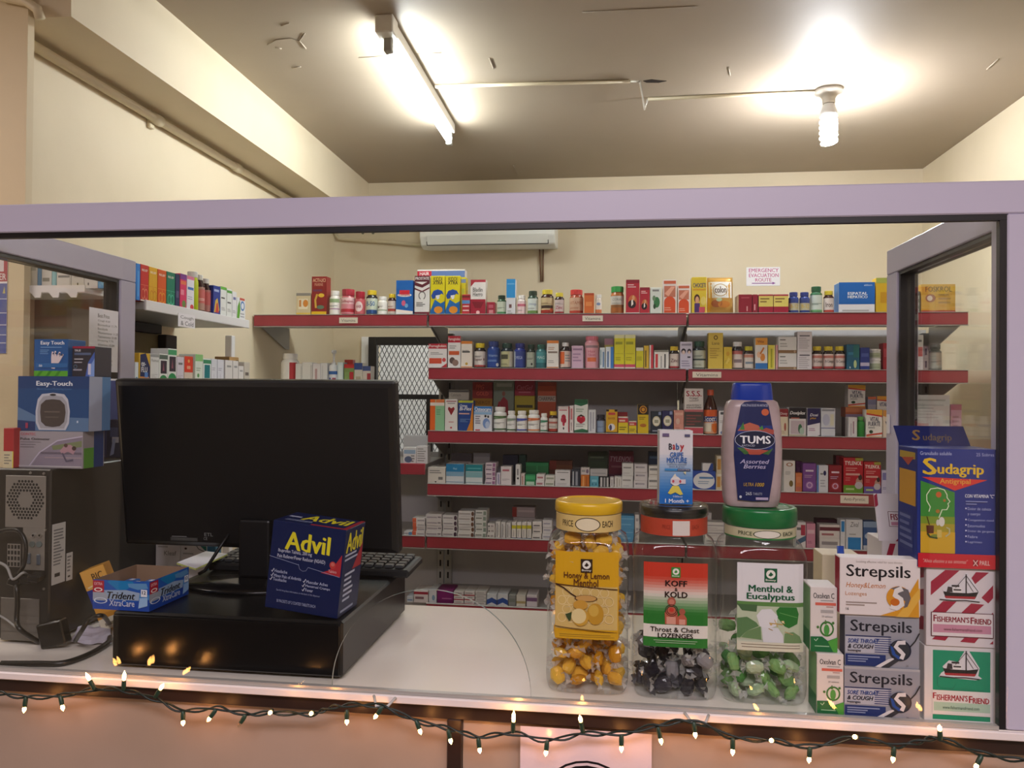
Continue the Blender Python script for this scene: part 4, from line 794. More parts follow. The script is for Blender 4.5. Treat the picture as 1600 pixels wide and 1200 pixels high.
vf = lambda: [Po([(0, .86), (1, .78), (1, 1), (0, 1)], 'e0a83a'), Po([(0, .82), (1, .74), (1, .79), (0, .88)], 'c83a38'), T('VITAL', .22, .58, .82, .74, '3a3f58', 'B'), T('FUERTE', .12, .42, .88, .57, '3a3f58', 'B'), El(.3, .22, .12, .06, '2a4a30'), Po([(0, .12), (1, .2), (1, .14), (0, .06)], 'c84a3a'), R(0, 0, 1, .06, 'e0a050'), tx(.3, 'aaa', 1)]
C(3, 1353.5, 1379, 640, 'e8e4e0', vf(), 'white and orange box with dark lettering, frontmost', yo=-.004)
C(3, 1379.4, 1392, 641, 'e6d8c8', [Po([(0, .8), (1, .7), (1, 1), (0, 1)], 'e0a050'), T('VI', .3, .4, .9, .6, '3a3f58', 'B')], 'white and orange box half behind the glass screen post')
x, Y, z0, w_, h = spot(3, 1322, 1352, 652, .052)
C(3, 1322, 1352, 652, '6a5a58', [R(0, .4, 1, .8, '8a7a78')], 'brown box carrying two smaller boxes behind the green bottle', yo=.052, d=.06)
C(3, 1321, 1353, 636.4, 'a85a3a', [R(0, .5, 1, 1, 'b87048'), R(0, 0, 1, .3, '8a7a98')], 'rust box lying under the upper lettered box', yo=.052, d=.06, z=z0+h+.0004)
x, Y, z0, w_, h2 = spot(3, 1322, 1352, 636.4, .052)
C(3, 1325, 1352.5, 601.5, 'd8d6d4', vf(), 'white box with dark lettering topmost behind the green bottle', yo=.055, z=z0+h2+.0006)
C(3, 1354, 1392, 640.6, '8a8478', [R(0, .1, 1, .9, '9a9488')], 'grey box hidden behind the orange lettered boxes', yo=.052, d=.05)
x, Y, z0, w_, h3 = spot(3, 1354, 1392, 640.6, .052)
C(3, 1356, 1369.6, 620, '9a98a8', [R(0, .4, 1, .9, '7a7a98'), R(0, .8, 1, 1, 'c86a48')], 'grey violet box beside the half hidden upper box', yo=.055, z=z0+h3+.0004, d=.04)
C(3, 1370.2, 1394, 619, 'e0dcd8', [R(0, .7, 1, 1, 'dc9a38'), Po([(0, .66), (1, .6), (1, .7), (0, .75)], 'c84a40'), T('VITAL', .15, .25, .7, .55, '3a3f70', 'B')], 'white and orange box on top behind, cut by the post', yo=.055, z=z0+h3+.0004, d=.04)
C(3, 1418, 1484.5, 617, 'd0d0d4', [R(.05, .86, .9, .9, 'aaa'), R(.1, .2, .5, .35, 'c8a0a4'), tx(.45, 'b4b4ba', 5, .1, .9, .35)], 'wide white box seen through the side pane', d=.06)
C(3, 1485.5, 1503, 632, 'c898b0', [R(0, .84, 1, 1, 'b0607e'), tx(.2, 'a87a94', 4, .15, .85, .5)], 'pink box seen through the side pane')
# behind
def C2(si, x0, x1, yt, base, ops, desc, yb=None, yo=.13, **k): return C(si, x0, x1, yt, base, ops, desc, yo=yo, yb=yb, **k)
bk = C2(3, 701, 734, 625, 'a8a49c', [R(.1, .3, .9, .7, '98948c')], 'grey box carrying the pale box in the rear row')
x, Y, z0, w_, h = spot(3, 701, 734, 625, .13)
C2(3, 701, 733, 609, 'd0ccc2', [R(0, .75, 1, .95, '6a6864'), T('Calcium', .1, .35, .6, .65, '8a8680')], 'pale box with grey top in the rear row', z=z0+h+.0004)
C2(3, 738, 770, 597, '8c2420', [R(0, 0, 1, .66, 'a87a20'), T('PPG', .15, .84, .6, .95, 'c8503a', 'Bi'), T('GOLD', .2, .72, .8, .8, 'c8503a', 'B'), T('ENERGY', .1, .54, .9, .61, '7a5010', 'b'), R(.05, .45, .9, .48, 'b86a4a')], 'dark red and gold box in the rear row')
C2(3, 771, 803.5, 595, '7f8a7c', [Po([(.3, .1), (.35, .6), (.5, .68), (.7, .6), (.8, .1)], '9c2a34'), El(.5, .74, .08, .05, '8a5a4a'), R(.15, .88, .9, .95, 'a8aca0'), L([(.32, .58), (.12, .3)], .05, '9c2a34')], 'grey green box with red figure in the rear row')
x, Y, z0, w_, h = spot(3, 804, 836, 618.5, .13)
C2(3, 804, 836, 618.5, 'b0a02a', [R(.1, .66, .9, .74, '4a4420'), T('HIGH IRON', .1, .45, .9, .55, '3a3418', 'B'), T('FOR MEN', .1, .28, .9, .38, '3a3418', 'B')], 'olive yellow box in the rear row')
C2(3, 804, 836, 590, '9c2038', [T('CatGel', .1, .32, .9, .58, 'c86a80', 'bi'), R(.2, .16, .8, .22, 'c06a78'), R(0, .85, 1, 1, '7a1828')], 'crimson box stacked on the olive box', z=z0+h+.0004)
C2(3, 840, 869, 597, 'b8502a', [R(0, .92, 1, 1, '9a3a20'), R(0, .6, 1, .72, 'b8a89a'), T('CHARMAC', .05, .62, .95, .7, '5a4a40', 'b')], 'orange box with pale band in the rear row')
# --- fourth shelf
C(4, 669, 697, 730, 'dcd8d0', [tx(.6, '888', 2, .1, .85, .25), R(.6, .25, .85, .42, '7a7a7a'), El(.45, .12, .05, .04, '333')], 'white box with grey print at the shelf end', d=.07)
C(4, 697.5, 726, 725, 'd4dae0', [R(0, .62, 1, 1, '2a84b8'), R(0, .4, 1, .62, '88b0cc'), R(0, .1, 1, .13, '7a98b0'), T('Med', .4, .72, .6, .82, 'b8dcf0')], 'blue topped white box', d=.07)
C(4, 728, 755, 726, 'd6dee0', [R(0, .66, 1, 1, '1f8490'), R(0, .36, 1, .64, '88b8c0'), R(0, .1, 1, .13, '7aa0a8'), R(.1, .78, .9, .84, '5ab0b8')], 'teal topped white box', d=.07)
St(4, 758.5, 775.5, 723, 5, 'dccfd8', [R(.7, .1, .95, .9, '9a6a90'), R(.08, .35, .6, .6, '7a6a80')], 'pink white boxes', d=.07)
C(4, 776, 782.7, 739, 'd0ccda', [R(.4, .1, .7, .9, '8a88a8')], 'small lavender box standing on end')
C(4, 783, 800, 729, 'e0dadd', [R(.15, .75, .8, .85, 'b86a78'), tx(.25, 'b0a8b0', 3)], 'white box with pink heading', d=.06)
C(4, 806, 814, 726, 'dcdcdc', [R(.3, .5, .6, .8, '888'), El(.5, .35, .2, .05, '333')], 'thin tall white box')
C(4, 814.4, 820.8, 740, 'd8ccc8', [R(.3, .1, .6, .8, 'a87a70')], 'thin short beige box')
C(4, 821.3, 837.5, 742, '2f8f5a', [R(0, .6, 1, .9, '48a870'), R(.1, .1, .9, .4, 'c0dcc8')], 'small green box in front')
C(4, 822, 858, 723, '2a7a4a', [R(.48, 0, .52, 1, '3a9a60'), R(0, .85, 1, 1, '2f8a55'), R(0, 0, 1, .6, '257044')], 'wide green box behind the small green box', yo=.06, d=.05)
St(4, 838, 851.7, 741, 2, 'e0dadb', [R(.1, .3, .8, .6, 'b07a80')], 'small white boxes with rose print')
St(4, 852, 867.3, 743, 2, 'dcdad4', [R(.1, .3, .9, .65, '9aa090')], 'small white boxes with olive print')
C(4, 867.7, 892, 735, 'dcdadc', [R(.12, .85, .88, .9, '888'), R(.35, .4, .65, .48, '555'), tx(.12, 'b8b8bc', 2)], 'plain white box with short grey heading')
C(4, 893, 907, 734, '3a3f4a', [R(.15, .1, .3, .9, 'b8bcc0'), R(.5, .1, .75, .9, '9a9ea8')], 'dark slate box with vertical white print')
C(4, 908, 921.7, 742, 'c8702a', [R(.2, .1, .4, .9, 'e0a060'), R(.6, .1, .75, .9, 'a85a20')], 'small orange box')
x, Y, z0, w_, h = spot(4, 908, 921.7, 742, 0)
C(4, 907.8, 922, 731, 'cfc6c4', [El(.75, .5, .15, .3, '7a6a80'), R(.1, .4, .5, .7, '999')], 'white box lying on the small orange box', z=z0+h+.0004)
C(4, 922.2, 936.3, 744, '5fa6bc', [El(.3, .3, .08, .1, '3a7a90'), R(.2, .5, .8, .7, '8ac8d8'), El(.7, .3, .08, .1, '3a7a90')], 'small light blue box')
x, Y, z0, w_, h = spot(4, 922.2, 936.3, 744, 0)
C(4, 922.4, 950, 733, 'b8b6b8', [R(.1, .3, .9, .5, 'a0a0a4')], 'grey box lying across the light blue and black boxes', z=z0+h+.0004, d=.04)
C(4, 936.7, 953.3, 744.2, '26282c', [R(.1, .1, .3, .9, 'c8c8c8'), R(.42, .1, .6, .9, 'a8a8a8'), R(.72, .1, .9, .9, 'c0c0c0')], 'small black box with white marks')
C(4, 953.7, 960, 746, 'd4d0d0', [R(.3, .2, .6, .8, 'a8a4a8')], 'thin white box beside the black marked box')
C(4, 960.4, 971.7, 745, 'dad8d6', [R(.3, .1, .45, .9, 'a8a498'), R(.65, .2, .8, .8, 'b8b4a8')], 'narrow white box with beige vertical print')
St(4, 972, 990.5, 724, 2, 'dadad8', [R(.1, .6, .8, .72, '999'), tx(.15, 'b8b8b8', 2)], 'white boxes with grey heading')
St(4, 991, 1012.6, 725, 3, 'd8d4d6', [R(.1, .5, .8, .7, 'a8a4ac'), El(.2, .6, .04, .1, '777')], 'white boxes with a wavy line')
St(4, 1013.5, 1029.5, 728, 2, 'dedcd8', [R(.1, .6, .9, .8, '888'), R(.1, .2, .9, .3, 'b8b4ac')], 'white boxes beside the gripe carton')
C(4, 1082, 1119, 736, '2f4fa8', [El(.5, .5, .46, .42, 'e6eaf0'), R(.3, .6, .9, .7, '5a8ac0'), tx(.3, '9ab0c8', 2, .25, .8, .2), Po([(0, .1), (.4, 0), (0, 0)], 'e6eaf0')], 'royal blue box with white oval')
x, Y, z0, w_, h = spot(4, 1082, 1119, 736, 0)
C(4, 1098, 1115, 724, 'e2e2e6', [Po([(.5, 0), (.8, 1), (1, 1), (1, 0)], '2a4a9a')], 'small white and blue box lying on the oval box', z=z0+h+.0004, d=.035)
St(4, 1119.5, 1133.5, 712, 2, 'd8ccb0', [R(.1, .2, .5, .8, 'c8944a'), R(.6, .3, .9, .6, 'b07a58'), R(.2, .85, .9, .95, 'e6e0d4')], 'beige pictured boxes')
C(4, 1225, 1243, 720, 'e0ddda', [Ri(.5, .88, .3, .06, .6, 'a87a60'), tx(.55, 'aaa', 3), El(.65, .28, .18, .1, '7a6a3a')], 'white box with little brown picture')
C(4, 1243.5, 1254, 739, 'd0784a', [R(.1, .1, .9, .3, 'c06a58'), R(.2, .5, .8, .8, 'd88a60')], 'small orange box beside the purple box')
C(4, 1243.8, 1254, 721, '5a2a58', [R(.2, .2, .8, .8, '6a3a68')], 'dark plum box behind the small orange box', yo=.05, d=.04)
ear = lambda c: [R(.2, .72, .8, .78, 'e0d0e0'), El(.5, .26, .3, .13, c), Ri(.5, .26, .22, .1, .7, 'd8b8d8'), R(0, 0, 1, .05, '3a2030'), tx(.5, 'b898b8', 2)]
C(4, 1254.7, 1276, 724, '7a4a94', ear('9a70b0'), 'purple box with pale outline picture')
C(4, 1276.5, 1294.7, 727, 'dcdee6', [R(0, 0, .17, 1, '5a80c0'), El(.7, .72, .13, .09, '2a2a5a'), R(.3, .66, .55, .72, '888'), tx(.2, 'b0b4c0', 3, .3, .9, .3)], 'white box with blue edge and dark dot')
C(4, 1295.2, 1316, 727, '8c1f2c', ear('b04a58'), 'dark red box with pale outline picture')
def tyl(foot): return [R(0, .92, .6, 1, 'b82a34'), R(.6, .92, 1, 1, '9a9a3a'), T('TYLENOL', .06, .8, .94, .91, 'f0e6e0', 'B'), R(0, 0, 1, .24, foot), El(.8, .34, .17, .12, 'b89080'), El(.85, .46, .1, .08, '3a2420'), El(.78, .24, .2, .1, 'c0b8c0'), tx(.62, 'd88a88', 2), tx(.48, 'e0a8a0', 1), tx(.35, 'c86a68', 2, .1, .5), tx(.07, 'b8d08a', 1)]
C(4, 1318, 1349.3, 715.5, 'b81f2e', tyl('6a9a2f'), 'tall red box with green foot and child picture', d=.05)
C(4, 1306.5, 1319, 712, '6a1a28', [R(0, .8, 1, 1, '7a2430')], 'maroon box behind the tall red box', yo=.06, d=.04)
C(4, 1350, 1377, 722, 'b4202e', tyl('6a5aa0'), 'red box with violet foot and child picture', d=.05)
C(4, 1377.5, 1393, 735, 'c8c4dc', [R(.1, .6, .9, .9, '7a78b0'), tx(.2, '8a88b0', 2)], 'lavender box beside the glass screen post')
C2(4, 705, 737.5, 708, 'a89a96', [R(0, .7, 1, 1, '4a4448'), T('Pregabalin', .05, .4, .8, .62, '7a4a50', 'bi'), R(0, 0, 1, .1, 'b87a78')], 'grey box with dark top in the rear row')
C2(4, 740, 766.5, 707, 'a29e9e', [R(0, .85, 1, 1, '8a8688'), R(.2, .45, .8, .55, '6a686a')], 'plain grey box in the rear row')
C2(4, 786, 810, 711, '1f2438', [T('Ibu', .2, .35, .5, .6, 'b8bcc8', 'b')], 'navy box in the rear row')
C2(4, 811, 822.5, 711, '1f4034', [R(.1, .3, .8, .6, '2a5040')], 'dark green narrow box in the rear row')
C2(4, 859, 895, 720, '6a3a24', [R(0, .6, .3, 1, '8a3a28'), R(.3, .3, 1, .8, '7a4a2a'), El(.15, .3, .05, .1, 'c84a30')], 'brown red box in the rear row')
C2(4, 919, 950.5, 706, '2f3f2a', [R(.1, .8, .8, .85, '5a6a50'), R(.05, .3, .9, .7, '34482e')], 'dark moss green box in the rear row')
C2(4, 951.5, 991, 705, '6f2034', [T('TYLENOL', .06, .68, .9, .84, 'a88a90', 'i'), R(.1, .5, .8, .56, '8a5058'), R(0, 0, 1, .3, '5a2a40')], 'wine red box with slanted lettering in the rear row')
C2(4, 1013.5, 1031, 706, '1f3550', [R(.1, .8, .9, .88, '4a6a88'), R(.1, .2, .9, .6, '2a4a6a')], 'dark blue box in the rear row beside the gripe carton')
# --- fifth shelf
C(5, 632.5, 645, 830, 'd8d8dc', [El(.8, .45, .25, .4, '6a9ac8'), R(.1, .3, .5, .6, 'b0b0b8')], 'white box with blue dot beside the monitor edge')
St(5, 645.4, 665.5, 809.5, 4, 'dcd8d8', [R(0, 0, .3, 1, 'd86a4a'), R(.4, .3, .95, .6, 'a8a4a8')], 'white boxes with orange ends', d=.07)
St(5, 666.2, 691.7, 803.5, 4, 'd8d4d4', [R(.06, .3, .7, .55, 'a8a0a8'), R(.75, .35, .95, .6, '8a868a')], 'plain white boxes at the bay corner', d=.07)
St(5, 692.3, 715.8, 805, 4, 'dad8d8', [El(.88, .5, .1, .42, '4a3444'), R(.06, .35, .7, .6, 'a09ca0')], 'white boxes with purple dots', d=.07)
St(5, 716.4, 742.3, 798.5, 5, 'dcdad8', [El(.9, .5, .09, .42, '6a4a38'), R(.06, .35, .75, .6, 'a8a4a0')], 'white boxes with brown dots', d=.07)
St(5, 743, 761.7, 797, 5, 'd8dad6', [R(.7, .1, .95, .8, '8a9a8c'), R(.08, .4, .6, .65, '8a8e88')], 'white boxes with sage ends', d=.07)
St(5, 762.3, 774.8, 818, 3, 'dad6d4', [R(.1, .3, .3, .6, '555'), R(.45, .3, .8, .65, 'a8a0a0')], 'small white boxes with dark tick')
for i in range(3):
    C(5, 775.2+8.2*i, 783+8.2*i, 815+i, 'dcdad8', [R(.25, .1, .45, .9, '8a8a8a'), R(.6, .2, .75, .8, 'b8b4b0')], ['thin white box on end next to the tick stack', 'thin white box on end in the middle of its trio', 'thin white box on end next to the yellow capped packs'][i], d=.06)
for i in range(4):
    C(5, 800.2+8*i, 807.7+8*i, 816, 'e0ddd8', [R(0, .62, 1, .82, 'c8c030'), R(0, 0, 1, .08, '2a4f8a'), R(.3, .15, .5, .55, 'b8b4b0')], ['white pack with yellow band next to the thin white boxes', 'second white pack with yellow band from the thin boxes', 'third white pack with yellow band from the thin boxes', 'white pack with yellow band next to the plain stacks'][i], d=.06)
St(5, 832.6, 847.8, 815, 3, 'dedad6', [R(.1, .25, .8, .45, '6a686a')], 'white boxes with dark underline')
St(5, 848.3, 864, 813, 3, 'd8d6d8', [R(.1, .4, .8, .6, 'a0a0b0')], 'white boxes with lilac print')
C(5, 803, 838, 808.5, 'b0a8a4', [R(0, .2, 1, .8, '98908c')], 'grey brown box carrying the red ended box in the rear', yo=.10, d=.08)
x, Y, z0, w_, h = spot(5, 803, 838, 808.5, .10)
C(5, 801, 837, 792.5, 'a89a98', [R(0, 0, .2, 1, '8c3028'), R(.25, .5, .95, .7, 'c0b0ae')], 'grey box with red end in the rear', yo=.105, d=.06, z=z0+h+.0004)
St(5, 967, 992, 806, 2, '5a9cc8', [R(.05, .75, .95, .8, '8ac0e0'), R(.1, .3, .8, .4, '7ab4d8')], 'light blue boxes seen between the jars')
St(5, 992.5, 1000, 804, 3, 'dcdad8', [R(.2, .3, .8, .6, 'a8a4a8')], 'white boxes seen between the jars')
St(5, 1102, 1135, 816, 3, 'd8d6d4', [R(.08, .5, .9, .66, 'a8a6a8'), R(.1, .2, .6, .3, 'c0bcbc')], 'white boxes seen beside the green lid')
C(5, 1101, 1113, 801, 'd4d2d0', [R(.1, .4, .9, .6, 'b0aeb0')], 'white box standing behind the stack beside the green lid', yo=.07, d=.03)
C(5, 1244, 1260, 816, 'e0dcde', [R(.5, .5, .95, .9, 'b03a50'), Po([(0, .3), (1, .5), (1, .3), (0, .1)], '4a6a8a'), R(.1, .7, .5, .8, '777')], 'white box with red square')
C(5, 1260.5, 1275, 818, 'd090a8', [R(.1, .6, .9, .75, 'e6c0cc'), tx(.2, 'a86a80', 2)], 'pink box beside the red square box')
x, Y, z0, w_, h = spot(5, 1281, 1313, 841, 0)
C(5, 1281, 1313, 841, 'dcd8d6', [R(.1, .4, .9, .7, '9a9498')], 'low white box under the white and red box')
C(5, 1281, 1313, 820, 'e0dad8', [R(0, .55, 1, 1, '6a2a38'), R(0, .82, 1, 1, 'dcd4d2'), R(.1, .2, .7, .35, 'a86a70')], 'white and wine red box on a low white box', z=z0+h+.0004)
C(5, 1277, 1310, 812, '4a2434', [R(.1, .4, .9, .8, '5a3444')], 'dark plum box behind the white and wine red box', yo=.08, d=.05)
C(5, 1313.6, 1321.5, 812, 'dde0e6', [R(.15, .6, .85, .95, '2f86c8')], 'narrow white box with blue square')
C(5, 1322, 1348.6, 812, 'dcdee4', [T('Zival', .25, .76, .78, .92, '555a60', 'i'), R(.12, .02, .9, .42, '2f86cc'), R(.2, .5, .6, .54, 'aaa')], 'white box with script lettering and blue square')
C(5, 1349.2, 1371, 815, '3f5f94', [El(.5, .5, .4, .12, 'b8c8dc'), R(0, .8, 1, 1, '8aa0c0'), R(0, 0, 1, .18, 'c0c8d4')], 'slate blue box with pale oval')
# corner bay board
for i, (a, b, y, c1, dd) in enumerate(((630, 650, 699, '9ab4d0', 'white box with blue picture'), (650.5, 668, 697, 'd4d4d6', 'white box of stacked print'))):
    A = atY(a, 720, Y0); Bq = atY(b, 720, Y0); zt_ = atY(a, y, Y0).z; z_ = 1.1723
    carton('medicine_box', dd+' on the short shelf beyond the monitor edge', 'box', Bq.x-A.x, .05, zt_-z_, 'dcdce0', ((A.x+Bq.x)/2, Y0, z_), front=[R(.05, .6, .95, .85, c1), El(.4, .25, .3, .2, '5a6a8a'), tx(.05, '888', 3, .6, .95, .5)] if i == 0 else [tx(.1, '999', 6, .1, .9, .8)])
A = atY(630, 720, Y0+.1); Bq = atY(668, 720, Y0+.1)
carton('medicine_box', 'pale grey box behind the two white boxes on the short shelf', 'box', Bq.x-A.x, .05, atY(650, 681, Y0+.1).z-1.1723, 'c4c4c8', ((A.x+Bq.x)/2, Y0+.1, 1.1723), front=[R(.1, .3, .9, .6, 'b4b4ba')])
# --- lowest shelf
for a, b, y, c1, ops, dd in ((637, 647.5, 932, 'c8d0d8', [R(.1, .3, .9, .5, '6a80a8')], 'small white and blue box half behind the cash drawer'), (648, 671, 923, 'dcd6d6', [R(0, .7, 1, .9, 'a02a3c'), R(.1, .3, .7, .5, '8a6a70')], 'white box with red stripe'),
        (671.5, 684, 921, 'd4d8de', [El(.6, .4, .2, .2, '7a9ab8')], 'pale box beside the magenta box'), (684.5, 710, 922, '7c2468', [R(0, 0, 1, .3, '6a1c58'), R(.3, .35, .9, .42, 'b070a0')], 'magenta box'),
        (762, 778, 928, 'd4d8de', [Po([(0, .1), (.5, .3), (1, .1), (1, .5), (.5, .7), (0, .5)], '2f4f98')], 'white box with blue wave beside the white stack'), (778.5, 795.5, 928, 'd4d8de', [Po([(0, .1), (.5, .3), (1, .1), (1, .5), (.5, .7), (0, .5)], '2f4f98')], 'white box with blue wave beside the grey box'),
        (796, 807.5, 930, '8f9290', [R(.1, .4, .9, .7, '7a807c')], 'grey box'), (808, 823, 930, 'dad6cc', [R(0, .3, 1, .5, 'b0a070')], 'white box with straw band'), (824, 841, 930, 'd8d2d8', [R(0, .5, 1, .8, '7a5a80')], 'white box with violet band')):
    C(6, a, b, y, c1, ops, dd if len(dd.split()) > 1 else 'squat '+dd, d=.09)
for a, b, n, dd in ((710.5, 726.5, 3, 'white boxes with red foot beside the magenta box'), (727, 743.5, 3, 'white boxes with red foot beside the white stack'), (744, 761.5, 4, 'white boxes beside the blue wave boxes')):
    x, Y, z0, w_, h = spot(6, a, b, 924, 0)
    for i in range(n):
        q = n-1-i
        carton('medicine_box', '%s, stack of %s, lowest shelf' % ('topmost' if q == 0 else 'lowest' if i == 0 else ORD[q]+' from top', dd), 'box', w_, .09, h/n-.0004, 'd8d4d2', (x, Y, z0+h/n*i), front=[R(0, 0, 1, .25, 'a03040' if n == 3 else 'a8a8a8'), R(.1, .5, .8, .7, '9a9498')])
# --- white goods in the corner behind the monitor
def Q(x0, x1, yt, Y, base, ops, desc, d=.05, **k):
    z_ = zw+.0004; a = atY(x0, 592, Y); b = atY(x1, 592, Y)
    return carton('medicine_box', desc, 'box', b.x-a.x, d, atY(x0, yt, Y).z-z_, base, ((a.x+b.x)/2, Y, z_), front=ops, **k)
def QB(x0, x1, yt, Y, body, cap, lab, ops, desc, **k):
    z_ = zw+.0004; a = atY(x0, 592, Y); b = atY(x1, 592, Y)
    return bottle(k.pop('name', 'white_bottle'), desc, b.x-a.x, atY(x0, yt, Y).z-z_, body, cap, lab, ops, ((a.x+b.x)/2, Y, z_), **k)
QB(434, 461, 552, 2.97, 'efeeea', 'f2f0ec', 'f0eeea', [R(.62, .1, .95, 1, 'b83a40')], 'large white bottle with red label strip behind the monitor', lz=(.05, .75), caph=.16, ribs=False)
for i, (a, b) in enumerate(((461.5, 471.5), (472, 488))): Q(a, b, [568, 566][i], 2.975, 'e4e3e0', [R(.8, .1, .95, .9, 'c8c6c4')], ['narrow white carton beside the large white bottle', 'white carton in the middle of the corner shelf'][i])
Q(488.5, 500, 568, 2.97, 'e6e2e2', [R(.3, .2, .6, .8, 'c8a8a8')], 'white carton with rose print on the corner shelf')
Q(500.5, 511, 567, 2.975, 'e2e2e2', [R(.2, .1, .4, .9, 'd4d4d4')], 'white carton beside the pump bottle')
QB(511.5, 526, 566, 2.975, 'e6e9ec', 'f0f2f4', 'e4e8ee', [R(0, .8, 1, 1, '3a6ab0'), R(.5, .1, .8, .6, 'b05a70'), R(.2, .2, .4, .6, '5a6ab8')], 'white pump bottle with blue collar on the corner shelf', name='pump_bottle', caph=.06, capr=.5)
p0 = atY(516, 560, 2.99)
pb = bpy.data.objects[[o.name for o in bpy.data.objects if o.name.startswith('pump_bottle')][0]]
hp_ = atY(518, 566, 2.975).z-zw; ht_ = atY(518, 547, 2.975).z-zw
MB().lathe([(.004, hp_), (.004, ht_-.014), (.009, ht_-.013), (.009, ht_)], 14, plastic('eef0f2')).build('pump_head', pb)
MB().box(.0, -.028, ht_-.010, .006, -.006, ht_-.003, plastic('eef0f2')).build('pump_spout', pb)
Q(527, 536, 566, 2.975, 'cfe0e4', [R(.2, .1, .8, .9, 'dfecee')], 'pale aqua carton beside the pump bottle')
Q(537.5, 553, 569, 2.97, '7f9a5a', [R(0, .85, 1, 1, 'c83a3a'), R(.55, .1, .95, .7, 'b03038'), R(.1, .1, .5, .7, '8aa868')], 'green and red box on the corner shelf')
Q(538, 551, 562, 3.03, 'c8403c', [R(.4, 0, .9, .5, 'e8e0dc')], 'red box behind the green and red box', d=.03)
Q(553.5, 566, 567, 2.97, 'd0ccc0', [R(0, .75, 1, 1, '3a4f8c'), R(.2, .1, .8, .5, 'b0a890')], 'cream box with dark blue top on the corner shelf')
Q(566.5, 579, 572, 2.97, 'cfc6bc', [R(0, .8, 1, 1, '4a5a8c'), R(.55, 0, 1, .7, 'a83a44')], 'cream and red box at the end of the corner shelf')
# ------------------------------------------------------------------ goods on the long side wall
def SS(x0, x1, yt, z, base, ops, desc, d=.05, X=-1.158, ym=450, **k):
    a = atX(x0+.2, ym, X).y; b = atX(x1-.2, ym, X).y; h = atX((x0+x1)/2, yt, X).z-z
    return carton(k.pop('name', 'medicine_box'), desc, 'box', b-a, d, h, base, (X, (a+b)/2, z+.0003), (0, 0, PI/2), front=ops, **k)
U_ = ' on the upper side shelf'
lung = lambda c: [T('RELIEF', .15, .82, .85, .88, 'f0e6d8', 'b'), R(0, .44, 1, .45, c), Ri(.32, .2, .2, .15, .8, c), Ri(.68, .2, .2, .15, .8, c), L([(.5, .42), (.5, .2)], .015, c), R(0, 0, 1, .04, 'e6e0d8')]
SS(213, 219, 412, zs, '3a86d8', [R(.3, .1, .7, .8, '5aa0e6')], 'sky blue box edge beside the screen post'+U_)
for a, b, y, c, c2, n in ((219.3, 232.3, 414, 'c8342f', 'e68a6a', 'red'), (232.6, 246, 418, 'dca92a', 'c88420', 'golden yellow'), (246.3, 260, 422, 'd45a28', 'e6a03a', 'orange'), (260.3, 273.7, 425.5, '1f7a60', '5ac0a0', 'green')):
    SS(a, b, y, zs, c, lung(c2), '%s box with lung outline, in the row of four%s' % (n, U_))
SS(274, 281, 428.5, zs, '2a3358', [R(.2, .3, .8, .5, '5a5a80')], 'narrow navy box beside the green lung box'+U_)
SS(281.3, 291.7, 428.5, zs, 'd83a68', [R(0, .84, 1, 1, '7a3a8c'), R(.1, .7, .9, .8, 'e07a50'), El(.6, .15, .3, .1, '6a8a4a'), R(.1, .4, .6, .55, 'e68aa0')], 'pink and purple box'+U_)
SS(292, 303.7, 432, zs, 'e4e2ea', [R(0, .9, 1, 1, 'd87a98'), R(.1, .6, .9, .68, '4a7ac0'), El(.7, .1, .25, .08, 'c83a40'), tx(.3, 'aab')], 'white and blue box with red fruit'+U_)
def SB(x0, x1, yt, z, body, cap, lab, ops, desc, **k):
    X = -1.165; a = atX(x0, 450, X).y; b = atX(x1, 450, X).y; h = atX((x0+x1)/2, yt, X).z-z; w_ = b-a
    o = bottle('syrup_bottle', desc, w_, h, body, cap, lab, ops, (0, 0, 0), ribs=True, **k); o.location = (X-w_/2, (a+b)/2, z+.0003); o.rotation_euler.z = PI/2; return o
SB(304.2, 313.5, 425, zs, 'b8c81f', 'dcd8d4', None, [], 'lime green syrup bottle with white cap'+U_, capr=.9, caph=.16, shoulder=.12)
SB(314, 323.5, 430, zs, '3a1f1c', 'd8d4d0', 'b08a80', [R(0, .3, 1, .9, 'c86a68'), tx(.4, 'e6c8c0')], 'brown syrup bottle beside the lime green one'+U_, capr=.7, caph=.15, shoulder=.2)
SB(324, 333, 436, zs, '321c1a', 'd0ccc8', 'a8706a', [R(0, .3, 1, .9, 'b85a58')], 'brown syrup bottle beside the rainbow box'+U_, capr=.7, caph=.15, shoulder=.2)
SS(333.4, 344.5, 447, zs, '2a3f94', [Po([(.1, .1), (.3, .5), (.6, .6), (.9, .2), (.7, .1)], 'd8b84a'), Po([(.3, .1), (.45, .4), (.65, .45), (.8, .1)], 'c8483a'), R(.1, .8, .8, .88, 'a8b8e0')], 'blue box with rainbow picture'+U_)
SS(344.8, 354.3, 448.5, zs, 'e2e4e2', [R(0, .9, 1, 1, '6ab04a'), R(.1, .6, .7, .65, '555'), tx(.2, '999', 3)], 'white box with green top beside the rainbow box'+U_)
SS(354.6, 362.8, 452, zs, 'e2e4e2', [R(0, .86, 1, .95, '5a9a4a'), R(.1, .5, .8, .55, '555'), tx(.2, '999', 3)], 'white box with green top, farther one'+U_)
SS(363.1, 370.2, 456, zs, 'e4e2e6', [R(.2, .7, .8, .8, '6a6a9a'), tx(.2, '999', 3)], 'plain white box beside the leaf box'+U_)
SS(370.5, 384, 466, zs, 'e6e6ea', [Po([(0, 0), (.25, 0), (.4, .45), (.3, .9), (.08, .6)], '5a9a2f'), El(.65, .65, .25, .22, '4a7ab8'), El(.65, .65, .16, .14, 'e6eaf0'), R(.3, .9, .9, 1, 'c85a48'), tx(.1, 'a8a8b0', 2, .4, .95, .25)], 'white box with green leaf and blue ring'+U_)
